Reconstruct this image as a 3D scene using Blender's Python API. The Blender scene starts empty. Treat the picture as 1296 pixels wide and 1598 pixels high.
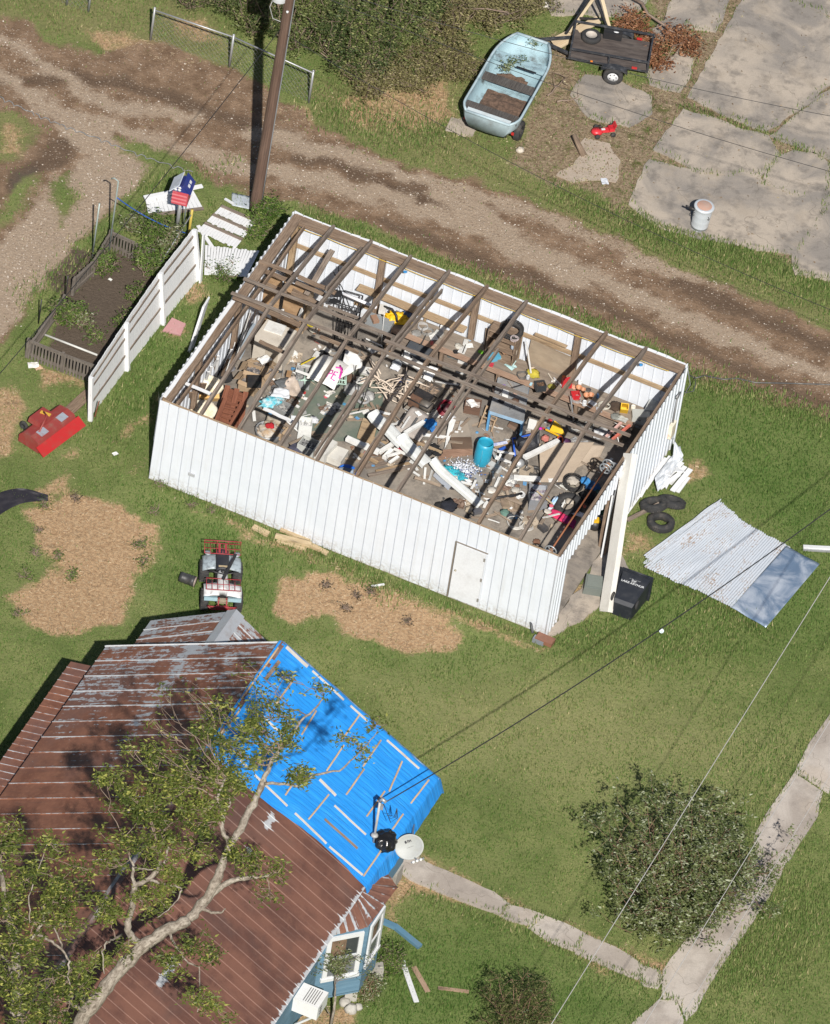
# Scene built from the photograph: camera and light, ground, shed, house, outdoor things, things in the shed, plants.
import bpy,math,random
import numpy as np
from math import sin,cos,pi,radians
from mathutils import Vector,Matrix,noise as mnoise
random.seed(7)
RNG=np.random.default_rng(11)
SC=bpy.context.scene
COL=SC.collection
FPX,PITCH,ROLL,DIST,TX,TY=18000.0,radians(42.8597),radians(9.2805),293.4879,6.8124,0.3636
FW=Vector((0,cos(PITCH),-sin(PITCH)))
_r0=Vector((1,0,0));_u0=_r0.cross(FW)
RT=_r0*cos(ROLL)+_u0*sin(ROLL)
UP=_u0*cos(ROLL)-_r0*sin(ROLL)
CAMP=Vector((TX,TY,0))-FW*DIST
cam_d=bpy.data.cameras.new('camera')
cam=bpy.data.objects.new('camera',cam_d);COL.objects.link(cam)
cam_d.sensor_fit='HORIZONTAL';cam_d.sensor_width=36.0
cam_d.lens=FPX/1296*36.0
cam_d.clip_start=1.0;cam_d.clip_end=3000.0
m=Matrix.Identity(4)
for i in range(3):
 m[i][0]=RT[i];m[i][1]=UP[i];m[i][2]=-FW[i];m[i][3]=CAMP[i]
cam.matrix_world=m
SC.camera=cam
SUN_EL,SHADOW_AZ=radians(42.7),radians(96.7)
sund=bpy.data.lights.new('sun','SUN');sund.energy=5.0;sund.angle=radians(0.5)
sund.color=(1.0,0.955,0.89)
sun=bpy.data.objects.new('sun',sund);COL.objects.link(sun)
sdir=Vector((cos(SHADOW_AZ)*cos(SUN_EL),sin(SHADOW_AZ)*cos(SUN_EL),-sin(SUN_EL)))
sun.rotation_euler=sdir.to_track_quat('-Z','Y').to_euler()
sun.location=(0,-20,40)
W=bpy.data.worlds.new('World');SC.world=W;W.use_nodes=True
wn=W.node_tree
for n in list(wn.nodes):wn.nodes.remove(n)
sky=wn.nodes.new('ShaderNodeTexSky');sky.sky_type='NISHITA';sky.sun_disc=False
sky.sun_elevation=SUN_EL
sky.sun_rotation=math.atan2(-sdir.x,-sdir.y)
bg=wn.nodes.new('ShaderNodeBackground');bg.inputs[1].default_value=0.052
wo=wn.nodes.new('ShaderNodeOutputWorld')
wn.links.new(sky.outputs[0],bg.inputs[0]);wn.links.new(bg.outputs[0],wo.inputs[0])
SC.view_settings.view_transform='Standard';SC.view_settings.look='None'
SC.view_settings.exposure=0.27;SC.view_settings.gamma=1.0
SC.render.engine='CYCLES'
SC.cycles.max_bounces=6;SC.cycles.diffuse_bounces=3;SC.cycles.transparent_max_bounces=8
def P(px,py,z=0.0):
 d=FW+RT*((px-648)/FPX)-UP*((py-799)/FPX)
 t=(z-CAMP.z)/d.z
 return CAMP+d*t
TH=radians(-17.6539)
UU=Vector((cos(TH),sin(TH),0));VV=Vector((-sin(TH),cos(TH),0));ZZ=Vector((0,0,1))
SL,SW,SH=11.107,8.277,2.75
A0=P(232.5,747.2)
def S(a,b,z=0.0):return A0+UU*a+VV*b+ZZ*z
_M={}
def _new(name):
 m=bpy.data.materials.new(name);m.use_nodes=True
 nt=m.node_tree
 for n in list(nt.nodes):nt.nodes.remove(n)
 out=nt.nodes.new('ShaderNodeOutputMaterial');b=nt.nodes.new('ShaderNodeBsdfPrincipled')
 nt.links.new(b.outputs[0],out.inputs[0])
 return m,nt,b
def N(nt,typ,**kw):
 n=nt.nodes.new(typ)
 for k,v in kw.items():
  if k.startswith('i_'):n.inputs[int(k[2:])].default_value=v
  else:setattr(n,k,v)
 return n
def c4(c):return(c[0],c[1],c[2],1.0)
def noise(nt,vec,scale,detail=5,rough=.6,dist=0.0):
 n=N(nt,'ShaderNodeTexNoise');n.inputs['Scale'].default_value=scale
 n.inputs['Detail'].default_value=detail;n.inputs['Roughness'].default_value=rough
 n.inputs['Distortion'].default_value=dist
 if vec is not None:nt.links.new(vec,n.inputs['Vector'])
 return n.outputs['Fac']
def ramp(nt,fac,stops):
 r=N(nt,'ShaderNodeValToRGB')
 while len(r.color_ramp.elements)>1:r.color_ramp.elements.remove(r.color_ramp.elements[0])
 r.color_ramp.elements[0].position=stops[0][0];r.color_ramp.elements[0].color=c4(stops[0][1])
 for p,c in stops[1:]:
  e=r.color_ramp.elements.new(p);e.color=c4(c)
 nt.links.new(fac,r.inputs[0]);return r.outputs[0]
def mixc(nt,fac,a,b,typ='MIX'):
 n=N(nt,'ShaderNodeMix',data_type='RGBA',blend_type=typ)
 for s,v in((0,fac),(6,a),(7,b)):
  if isinstance(v,(int,float)):n.inputs[s].default_value=v
  elif isinstance(v,tuple):n.inputs[s].default_value=c4(v)
  else:nt.links.new(v,n.inputs[s])
 return n.outputs[2]
def mth(nt,op,a,b=0.0,clamp=False):
 n=N(nt,'ShaderNodeMath',operation=op);n.use_clamp=clamp
 for s,v in((0,a),(1,b)):
  if isinstance(v,(int,float)):n.inputs[s].default_value=v
  else:nt.links.new(v,n.inputs[s])
 return n.outputs[0]
def sstep(nt,x,lo,hi):
 n=N(nt,'ShaderNodeMapRange',interpolation_type='SMOOTHSTEP')
 nt.links.new(x,n.inputs[0]);n.inputs[1].default_value=lo;n.inputs[2].default_value=hi
 return n.outputs[0]
def bump(nt,b,h,strength=.3,dist=.02):
 n=N(nt,'ShaderNodeBump');n.inputs['Strength'].default_value=strength;n.inputs['Distance'].default_value=dist
 nt.links.new(h,n.inputs['Height']);nt.links.new(n.outputs[0],b.inputs['Normal']);return n
def gcv(nt,sc=(1,1,1)):
 a=N(nt,'ShaderNodeAttribute',attribute_name='gc')
 mp=N(nt,'ShaderNodeMapping');mp.inputs['Scale'].default_value=sc
 nt.links.new(a.outputs['Vector'],mp.inputs['Vector']);return mp.outputs[0]
def rnd(nt):
 return N(nt,'ShaderNodeObjectInfo').outputs['Random']
def paint(col,dirt=(.18,.14,.10),amt=.35,rough=.5,metal=0.0,scale=3.0,name=None,bumps=.1):
 """painted / plastic / metal surface with dirt and small wear"""
 key=('p',col,dirt,amt,rough,metal,scale,bumps)
 if key in _M:return _M[key]
 m,nt,b=_new(name or 'worn_paint')
 v=gcv(nt)
 n1=noise(nt,v,scale,8,.65);n2=noise(nt,v,scale*9,4,.6)
 f=mth(nt,'MULTIPLY',sstep(nt,n1,.45,.78),amt)
 dark=tuple(c*.82 for c in col)
 base=mixc(nt,n2,dark,tuple(min(c*1.08,.92)for c in col))
 nt.links.new(mixc(nt,f,base,dirt),b.inputs['Base Color'])
 b.inputs['Roughness'].default_value=rough;b.inputs['Metallic'].default_value=metal
 bump(nt,b,n2,bumps,.01)
 _M[key]=m;return m
def wood(c1=(.18,.125,.085),c2=(.36,.28,.20),rough=.85,name='old_timber',streak=(3,40,40),dark=(.06,.045,.035)):
 key=('w',c1,c2,streak,dark)
 if key in _M:return _M[key]
 m,nt,b=_new(name)
 v=gcv(nt,streak);v2=gcv(nt,(1.2,5,5));v3=gcv(nt,(.5,.8,.8))
 n1=noise(nt,v,1.0,6,.65,.3);n2=noise(nt,v2,1.0,4,.6)
 base=mixc(nt,sstep(nt,n1,.3,.7),c1,c2)
 f2=mth(nt,'MULTIPLY',sstep(nt,n2,.56,.76),.75)
 base=mixc(nt,f2,base,dark)
 tint=ramp(nt,noise(nt,v3,2.0,2),[(.3,(.82,.78,.76)),(.7,(1.0,1.0,1.0))])
 nt.links.new(mixc(nt,1.0,base,tint,'MULTIPLY'),b.inputs['Base Color'])
 b.inputs['Roughness'].default_value=rough
 bump(nt,b,n1,.4,.01)
 _M[key]=m;return m
def whitewood():
 key='whitewood'
 if key in _M:return _M[key]
 m,nt,b=_new('flaking_white_paint')
 v=gcv(nt,(2.5,22,22));n1=noise(nt,v,1.0,7,.7,.4)
 n2=noise(nt,gcv(nt,(1,2,2)),2.0,4)
 f=mth(nt,'MULTIPLY',sstep(nt,n1,.60,.66),sstep(nt,n2,.35,.6))
 base=mixc(nt,n2,(.62,.63,.64),(.74,.74,.74))
 nt.links.new(mixc(nt,f,base,(.27,.24,.21)),b.inputs['Base Color'])
 b.inputs['Roughness'].default_value=.7
 bump(nt,b,n1,.3,.01)
 _M[key]=m;return m
def cloth(c1,c2=None,scale=4,rough=.95):
 c2=c2 or tuple(c*.6 for c in c1)
 key=('c',c1,c2,scale)
 if key in _M:return _M[key]
 m,nt,b=_new('fabric');v=gcv(nt)
 n1=noise(nt,v,scale,5,.6);n2=noise(nt,v,scale*14,3)
 nt.links.new(mixc(nt,sstep(nt,n1,.35,.65),c1,c2),b.inputs['Base Color'])
 b.inputs['Roughness'].default_value=rough;bump(nt,b,mth(nt,'ADD',n1,n2),.4,.02)
 _M[key]=m;return m
ORG={}
def mat_axes(p,x,z):
 x=Vector(x).normalized();z=Vector(z)
 y=z.cross(x)
 if y.length<1e-6:z=Vector((0,1,0));y=z.cross(x)
 y.normalize();z=x.cross(y)
 M=Matrix.Identity(4)
 for i in range(3):M[i][0]=x[i];M[i][1]=y[i];M[i][2]=z[i];M[i][3]=p[i]
 return M
class MB:
 def __init__(s):s.v=[];s.f=[];s.g=[];s.sm=[]
 def add(s,vs,fs,M=None,g=None,smooth=False):
  o=len(s.v);off=Vector((random.uniform(0,20),random.uniform(0,20),random.uniform(0,20)))
  vs=[Vector(v)for v in vs]
  gg=[Vector(q)for q in g]if g else vs
  s.g+=[tuple(q+off)for q in gg]
  s.v+=[tuple(M@v)if M is not None else tuple(v)for v in vs]
  for f in fs:s.f.append(tuple(i+o for i in f));s.sm.append(smooth)
  return s
 def box(s,c,size,rot=0.0,M=None,taper=1.0):
  x,y,z=size[0]/2,size[1]/2,size[2]/2
  vs=[(-x,-y,-z),(x,-y,-z),(x,y,-z),(-x,y,-z),(-x*taper,-y*taper,z),(x*taper,-y*taper,z),(x*taper,y*taper,z),(-x*taper,y*taper,z)]
  fs=[(0,3,2,1),(4,5,6,7),(0,1,5,4),(1,2,6,5),(2,3,7,6),(3,0,4,7)]
  if isinstance(rot,(tuple,list)):R=Matrix.Rotation(rot[2],4,'Z')@Matrix.Rotation(rot[1],4,'Y')@Matrix.Rotation(rot[0],4,'X')
  else:R=Matrix.Rotation(rot,4,'Z')
  T=Matrix.Translation(Vector(c))@R
  if M is not None:T=M@T
  return s.add(vs,fs,T)
 def beam(s,p,q,w,h,up=(0,0,1),seg=1,sag=0.0,jit=0.0,off=(0,0)):
  """timber from p to q, w across, h along 'up'"""
  p=Vector(p);q=Vector(q);L=(q-p).length
  M=mat_axes(p,q-p,up)
  vs=[];fs=[]
  for i in range(seg+1):
   x=L*i/seg;dz=-sag*4*(i/seg)*(1-i/seg)
   jy=random.uniform(-jit,jit);jz=random.uniform(-jit,jit)
   for y,z in((-w/2,-h/2),(w/2,-h/2),(w/2,h/2),(-w/2,h/2)):
    vs.append((x,y+jy+off[0],z+jz+dz+off[1]))
  for i in range(seg):
   a=4*i
   for k in range(4):fs.append((a+k,a+(k+1)%4,a+4+(k+1)%4,a+4+k))
  fs.append((3,2,1,0));e=4*seg;fs.append((e,e+1,e+2,e+3))
  fs=[tuple(reversed(f))for f in fs]
  return s.add(vs,fs,M)
 def tube(s,pts,r,n=8,caps=True,smooth=True):
  pts=[Vector(p)for p in pts];k=len(pts)
  rs=r if isinstance(r,(list,tuple))else[r]*k
  vs=[];fs=[];g=[];up=None;acc=0.0
  for i,p in enumerate(pts):
   t=(pts[min(i+1,k-1)]-pts[max(i-1,0)])
   if t.length<1e-9:t=Vector((0,0,1))
   t.normalize()
   if up is None:up=t.orthogonal().normalized()
   else:
    up=up-t*up.dot(t)
    if up.length<1e-6:up=t.orthogonal()
    up.normalize()
   b=t.cross(up)
   if i:acc+=(pts[i]-pts[i-1]).length
   for j in range(n):
    a=2*pi*j/n;d=up*cos(a)+b*sin(a)
    vs.append(p+d*rs[i]);g.append(Vector((acc,cos(a)*rs[i],sin(a)*rs[i])))
  for i in range(k-1):
   for j in range(n):
    a=i*n+j;b2=i*n+(j+1)%n
    fs.append((a,b2,b2+n,a+n))
  if caps:fs.append(tuple(reversed(range(n))));fs.append(tuple(range((k-1)*n,k*n)))
  return s.add(vs,fs,None,g,smooth)
 def lathe(s,prof,n=24,M=None,smooth=True,arc=2*pi,close=False):
  """prof = [(r,z)...] about local z"""
  vs=[];fs=[];k=len(prof);full=arc>6.28
  m_=n if full else n+1
  for j in range(m_):
   a=arc*j/n
   for r,z in prof:vs.append((r*cos(a),r*sin(a),z))
  for j in range(n):
   j2=(j+1)%m_
   for i in range(k-1):fs.append((j*k+i,j2*k+i,j2*k+i+1,j*k+i+1))
   if close:fs.append((j*k+k-1,j2*k+k-1,j2*k,j*k))
  return s.add(vs,fs,M,None,smooth)
 def torus(s,R,r,M=None,n=28,k=10,flat=1.0):
  prof=[(R+r*cos(2*pi*i/k),r*flat*sin(2*pi*i/k))for i in range(k)]
  return s.lathe(prof,n,M,True,close=True)
 def prism(s,poly,z0,z1,M=None,smooth=False):
  n=len(poly)
  vs=[(x,y,z0)for x,y in poly]+[(x,y,z1)for x,y in poly]
  ar=sum(poly[i][0]*poly[(i+1)%n][1]-poly[(i+1)%n][0]*poly[i][1]for i in range(n))
  fs=[tuple(reversed(range(n))),tuple(range(n,2*n))]+[(i,(i+1)%n,n+(i+1)%n,n+i)for i in range(n)]
  if ar<0:fs=[tuple(reversed(f))for f in fs]
  return s.add(vs,fs,M)
 def grid(s,fn,nx,ny,M=None,smooth=True,thick=0.0):
  """fn(u,v)->(x,y,z) for u,v in 0..1"""
  vs=[Vector(fn(i/nx,j/ny))for i in range(nx+1)for j in range(ny+1)]
  fs=[(i*(ny+1)+j,(i+1)*(ny+1)+j,(i+1)*(ny+1)+j+1,i*(ny+1)+j+1)for i in range(nx)for j in range(ny)]
  if thick:
   o=len(vs);vs+=[v-Vector((0,0,thick))for v in vs]
   fs+=[tuple(o+i for i in reversed(f))for f in fs]
   b=[i*(ny+1)for i in range(nx+1)]+[nx*(ny+1)+j for j in range(1,ny+1)]+[i*(ny+1)+ny for i in range(nx-1,-1,-1)]+[j for j in range(ny-1,0,-1)]
   for i in range(len(b)):
    a,c=b[i],b[(i+1)%len(b)];fs.append((a,o+a,o+c,c))
  return s.add(vs,fs,M,None,smooth)
 def build(s,name,mat,parent=None,**props):
  me=bpy.data.meshes.new(name)
  off=Vector((0,0,0))
  if parent is not None:off=ORG.get(parent.name,off)
  elif 'at' in props:
   off=Vector(props.pop('at'))
  else:
   xs=[v[0]for v in s.v];ys=[v[1]for v in s.v];zs=[v[2]for v in s.v]
   off=Vector(((min(xs)+max(xs))/2,(min(ys)+max(ys))/2,min(zs)))
  vs=[(v[0]-off.x,v[1]-off.y,v[2]-off.z)for v in s.v]
  me.from_pydata(vs,[],s.f);me.polygons.foreach_set('use_smooth',s.sm)
  at=me.attributes.new('gc','FLOAT_VECTOR','POINT')
  at.data.foreach_set('vector',np.array(s.g,dtype=np.float32).ravel())
  me.update()
  if mat is not None:
   for mm in(mat if isinstance(mat,(list,tuple))else[mat]):me.materials.append(mm)
  o=bpy.data.objects.new(name,me);COL.objects.link(o)
  if parent is not None:o.parent=parent;ORG[o.name]=off
  else:o.location=off;ORG[o.name]=off
  for k,v in props.items():o[k]=v
  return o
def thing(name,label,cat,loc,group=None,rot=None,tilt=None):
 """Empty at a thing's base. rot=None: parts are given in world coordinates; else in the thing's own."""
 o=bpy.data.objects.new(name,None);COL.objects.link(o);o.empty_display_size=.2
 o.location=loc;o['label']=label;o['category']=cat
 if group:o['group']=group
 if rot is None:ORG[o.name]=Vector(loc)
 else:
  o.rotation_euler=(tilt[0],tilt[1],rot)if tilt else(0,0,rot)
  ORG[o.name]=Vector((0,0,0))
 return o
def solo(mb,name,mat,label,cat,group=None,**kw):
 o=mb.build(name,mat,None,**kw);o['label']=label;o['category']=cat
 if group:o['group']=group
 return o
def struct(mb,name,mat):
 o=mb.build(name,mat,None,at=(0,0,0));o['kind']='structure';return o
def copy_tree(o,loc,rotz,label,parent=None):
 c=o.copy();COL.objects.link(c)
 if parent is None:
  c.location=loc;c.rotation_euler=rotz if isinstance(rotz,(tuple,list))else(0,0,rotz);c['label']=label
 else:c.parent=parent
 for ch in list(o.children):copy_tree(ch,None,None,None,c)
 return c
def scatter(name,bv,bf,pos,rot,scale,mat,kind=None,parent=None,tilt=0.0,rndattr=None,nrm=None,props=None):
 n=len(pos);bv=np.array(bv,dtype=np.float64);k=len(bv)
 ca,sa=np.cos(rot),np.sin(rot)
 sc=np.asarray(scale,dtype=np.float64)
 if sc.ndim==1:sc=np.repeat(sc[:,None],3,1)
 V=bv[None,:,:]*sc[:,None,:]
 if nrm is not None or(np.ndim(tilt)>0 or tilt):
  t=RNG.uniform(-1,1,n)*tilt if np.ndim(tilt)==0 else tilt
  ct,st=np.cos(t),np.sin(t)
  y=V[:,:,1]*ct[:,None]-V[:,:,2]*st[:,None]
  z=V[:,:,1]*st[:,None]+V[:,:,2]*ct[:,None]
  V=np.stack([V[:,:,0],y,z],-1)
 X=V[:,:,0]*ca[:,None]-V[:,:,1]*sa[:,None]
 Y=V[:,:,0]*sa[:,None]+V[:,:,1]*ca[:,None]
 V=np.stack([X,Y,V[:,:,2]],-1)+np.asarray(pos)[:,None,:]
 off=np.zeros(3)
 if parent is not None:off=np.array(ORG.get(parent.name,Vector((0,0,0))))
 V=(V-off).reshape(-1,3).astype(np.float32)
 me=bpy.data.meshes.new(name);me.vertices.add(n*k);me.vertices.foreach_set('co',V.ravel())
 lens=[len(f)for f in bf];fl=np.concatenate([np.array(f)for f in bf]);nl=len(fl)
 loops=(np.arange(n)[:,None]*k+fl[None,:]).ravel().astype(np.int32)
 me.loops.add(n*nl);me.loops.foreach_set('vertex_index',loops)
 me.polygons.add(n*len(bf))
 st=np.concatenate([[0],np.cumsum(lens)[:-1]])
 starts=(np.arange(n)[:,None]*nl+st[None,:]).ravel().astype(np.int32)
 me.polygons.foreach_set('loop_start',starts)
 me.polygons.foreach_set('loop_total',np.tile(lens,n).astype(np.int32))
 me.update(calc_edges=True)
 r=RNG.uniform(0,1,n)if rndattr is None else rndattr
 at=me.attributes.new('rn','FLOAT','POINT');at.data.foreach_set('value',np.repeat(r,k).astype(np.float32))
 me.materials.append(mat)
 o=bpy.data.objects.new(name,me);COL.objects.link(o)
 if parent is not None:o.parent=parent;ORG[o.name]=Vector(off)
 if kind:o['kind']=kind
 for a,b in(props or{}).items():o[a]=b
 return o
def wpoly(pts,z=0.0):return np.array([P(x,y,z)[:2]for x,y in pts])
def sdist(X,Y,poly):
 """signed distance (positive inside) of points to polygon, metres"""
 d=np.full(X.shape,1e9);ins=np.zeros(X.shape,bool);n=len(poly)
 for i in range(n):
  ax,ay=poly[i];bx,by=poly[(i+1)%n]
  ex,ey=bx-ax,by-ay
  t=np.clip(((X-ax)*ex+(Y-ay)*ey)/(ex*ex+ey*ey+1e-12),0,1)
  d=np.minimum(d,np.hypot(X-ax-t*ex,Y-ay-t*ey))
  c=((ay>Y)!=(by>Y))&(X<(bx-ax)*(Y-ay)/(by-ay+1e-12)+ax)
  ins^=c
 return np.where(ins,d,-d)
def ldist(X,Y,pts):
 d=np.full(X.shape,1e9)
 for i in range(len(pts)-1):
  ax,ay=pts[i];bx,by=pts[i+1];ex,ey=bx-ax,by-ay
  t=np.clip(((X-ax)*ex+(Y-ay)*ey)/(ex*ex+ey*ey+1e-12),0,1)
  d=np.minimum(d,np.hypot(X-ax-t*ex,Y-ay-t*ey))
 return d
def area(X,Y,pts,soft=.4):return np.clip(.5+sdist(X,Y,wpoly(pts))/(2*soft),0,1)
def streak(X,Y,pts,w,soft=.4):return np.clip(.5+(w-ldist(X,Y,wpoly(pts)))/(2*soft),0,1)
DIRT=[[(-200,-20),(0,22),(90,50),(170,60),(240,66),(350,100),(430,140),(480,185),(600,245),(760,285),(900,345),(1060,415),(1296,510),(1500,590),(1500,760),(1296,655),(1080,588),(1065,562),(900,492),(750,428),(600,362),(470,318),(400,305),(310,272),(240,262),(205,300),(170,330),(120,385),(75,440),(30,500),(-20,560),(-200,700)]]
DIRT_GREEN=[[(-60,160),(20,172),(62,200),(45,225),(15,250),(-60,290)],[(60,10),(120,28),(200,60),(150,85),(70,60)],[(180,215),(260,235),(300,262),(240,258),(190,240)],[(20,275),(50,262),(60,290),(20,340),(-20,370)],[(75,300),(105,270),(120,300),(90,350)]]
STRAW=[[(40,800),(110,765),(180,790),(245,822),(240,880),(215,900),(195,975),(120,992),(75,985),(20,960),(15,930),(90,890),(60,850)],[(436,905),(480,893),(560,905),(640,935),(705,965),(722,1000),(700,1022),(640,1020),(560,1000),(520,965),(455,975),(430,945)]]
STRAW_SOFT=[[(100,30),(240,60),(330,95),(300,110),(160,75)],[(240,20),(330,30),(360,80),(260,50)],[(400,150),(480,165),(520,210),(440,190)],[(0,190),(50,200),(30,240),(0,240)],[(690,950),(770,965),(820,985),(760,990)],[(1055,715),(1100,715),(1115,745),(1070,760)],[(980,825),(1020,830),(1020,862),(975,870)],[(655,1325),(760,1380),(850,1420),(960,1475),(1050,1495),(1060,1540),(1010,1545),(900,1492),(760,1420),(640,1395),(600,1370)],[(590,1380),(640,1345),(680,1370),(630,1420),(600,1470)],[(440,1570),(580,1560),(600,1530),(560,1598),(480,1620),(420,1620)],[(250,700),(215,745),(300,790),(430,835),(560,890),(700,945),(840,1000),(870,1010),(830,1015),(690,965),(520,893),(380,838),(260,775),(205,740)],[(880,920),(935,900),(940,930),(880,980),(860,990)],[(180,668),(230,640),(260,600),(240,660),(180,690)],[(60,560),(110,575),(140,600),(60,620)],[(-20,590),(30,600),(45,640),(20,720),(-20,730)],[(95,700),(130,690),(140,712),(100,725)],[(255,505),(300,500),(300,530),(262,535)],[(40,770),(110,735),(130,765),(60,800)],[(270,440),(330,430),(325,470),(285,480)],[(520,150),(700,120),(720,190),(620,215),(540,190)],[(240,700),(250,690),(240,740),(228,745)],[(925,860),(945,870),(935,900),(915,895)]]
MUDDY=[[(40,380),(150,395),(235,385),(260,420),(200,530),(140,590),(60,545),(110,480)]]
LEAFY=[[(1000,-40),(1440,-40),(1440,480),(1296,436),(1180,388),(1030,352),(975,320),(1020,230),(1060,150)],[(840,55),(890,60),(900,110),(1010,130),(1080,60),(1130,0),(1175,0),(1120,90),(1075,160),(1200,205),(1290,250),(1290,262),(1200,240),(1090,200),(1020,245),(985,330),(1030,365),(960,340),(930,300),(870,290),(790,250),(815,200),(850,120)]]
OLIVE=[[(-60,-40),(330,-40),(360,100),(200,80),(0,40),(-60,60)],[(-60,150),(80,180),(60,260),(-60,330)],[(480,130),(740,110),(730,200),(800,250),(900,290),(990,340),(1060,390),(1200,440),(1296,475),(1500,560),(1500,610),(1296,515),(1060,420),(900,348),(760,292),(600,240),(480,190)]]
LUSH=[[(215,760),(420,830),(470,900),(420,960),(300,960),(245,900),(250,810)],[(200,480),(300,430),(320,520),(240,650),(150,690),(190,560)],[(1060,590),(1296,650),(1296,900),(1100,760),(1060,680)],[(560,1420),(1010,1560),(980,1620),(560,1620)],[(590,1010),(900,1000),(1296,1000),(1296,830),(1000,900),(880,1000),(700,1050)]]
PALE=[[(600,1070),(800,1040),(1050,1080),(1190,1150),(1180,1260),(1000,1210),(850,1240),(700,1180)]]
GRAVEL_LINES=[([(395,205),(560,245),(700,290),(840,330),(960,375),(1100,425),(1296,470)],.30),([(160,190),(350,255),(520,285),(640,320),(800,375),(950,440),(1120,520),(1296,590)],.30),([(0,55),(80,110),(170,165),(300,180)],.2),([(230,250),(120,310),(60,400),(-20,480)],1.1),([(700,300),(800,380),(900,430)],.5),([(1000,400),(1150,440)],.5),([(120,200),(190,240),(160,300)],.6),([(0,110),(60,160),(160,200)],.25)]
MUD_LINES=[([(-20,130),(120,120),(200,130),(330,175),(450,215),(600,290),(760,340),(820,385)],.35),([(600,345),(760,410),(900,460),(1080,540),(1296,630)],.28),([(470,245),(600,265),(760,330)],.3),([(1050,440),(1200,500),(1296,545)],.35)]
DARKDIRT=[[(60,230),(110,205),(135,215),(100,255),(40,280),(0,310),(0,280)]]
def spaced(lo,hi,step,far,grow=1.35):
 c=list(np.arange(lo,hi+step/2,step));s=step;a=c[0];b=c[-1];L=[];R_=[]
 while a>-far:
  s*=grow;a-=s;L.append(a);b+=s;R_.append(b)
 return np.array(L[::-1]+c+R_)
gx=spaced(-11,24,.09,900);gy=spaced(-24,25,.09,900)
GX,GY=np.meshgrid(gx,gy,indexing='ij');nx_,ny_=GX.shape
def edge_noise(X,Y,s,seed):
 rr=np.random.default_rng(seed);out=np.zeros(X.shape)
 for k in range(7):
  a=rr.uniform(0,2*pi);f=s*rr.uniform(.6,2.4)
  out+=np.sin((X*cos(a)+Y*sin(a))*f+rr.uniform(0,6.28)+1.5*np.sin((Y*cos(a)-X*sin(a))*f*.7+rr.uniform(0,6)))
 return out/7
wx=GX+.28*edge_noise(GX,GY,2.2,1)+.10*edge_noise(GX,GY,7,3);wy=GY+.28*edge_noise(GX,GY,2.2,2)+.10*edge_noise(GX,GY,7,4)
def many(polys,soft,X=None,Y=None):
 X=wx if X is None else X;Y=wy if Y is None else Y
 o=np.zeros(X.shape)
 for p in polys:o=np.maximum(o,area(X,Y,p,soft))
 return o
def masks(X,Y):
 dirt=many(DIRT,.35,X,Y)*(1-many(DIRT_GREEN,.5,X,Y))
 straw=np.maximum(many(STRAW,.34,X,Y),.62*many(STRAW_SOFT,.3,X,Y))
 mud=many(MUDDY,.25,X,Y)*.95
 gr=np.zeros(X.shape)
 for l,w in GRAVEL_LINES:gr=np.maximum(gr,streak(X,Y,l,w,.45))
 gr*=dirt
 mu=np.zeros(X.shape)
 for l,w in MUD_LINES:mu=np.maximum(mu,streak(X,Y,l,w,.35))
 mu=np.maximum(mu*dirt*.8,mud);mu=np.maximum(mu,many(DARKDIRT,.3,X,Y)*.85)
 leaf=many(LEAFY,.35,X,Y)*.9
 olive=many(OLIVE,.5,X,Y)*(1-dirt*.6)
 lush=many(LUSH,1.0,X,Y);pale=many(PALE,1.3,X,Y)
 return dirt,straw,gr,mu,leaf,olive,lush,pale
MK=masks(wx,wy)
V=np.stack([GX,GY,np.zeros_like(GX)],-1)
inner=(np.abs(GX)<60)&(np.abs(GY)<60)
V[...,2]=np.where(inner,.012*edge_noise(GX,GY,3.0,9)*(1)-.014,-.014)
me=bpy.data.meshes.new('ground')
me.vertices.add(nx_*ny_);me.vertices.foreach_set('co',V.reshape(-1,3).astype(np.float32).ravel())
ii,jj=np.meshgrid(np.arange(nx_-1),np.arange(ny_-1),indexing='ij');a=(ii*ny_+jj).ravel()
q=np.stack([a,a+ny_,a+ny_+1,a+1],-1).ravel().astype(np.int32);nf=len(a)
me.loops.add(nf*4);me.loops.foreach_set('vertex_index',q);me.polygons.add(nf)
me.polygons.foreach_set('loop_start',np.arange(nf,dtype=np.int32)*4);me.polygons.foreach_set('loop_total',np.full(nf,4,np.int32))
me.polygons.foreach_set('use_smooth',np.ones(nf,bool));me.update(calc_edges=True)
for nm,(r,g,b,al)in(('ma',MK[:4]),('mb',MK[4:8])):
 at=me.attributes.new(nm,'FLOAT_COLOR','POINT');at.data.foreach_set('color',np.stack([r,g,b,al],-1).astype(np.float32).ravel())
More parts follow.
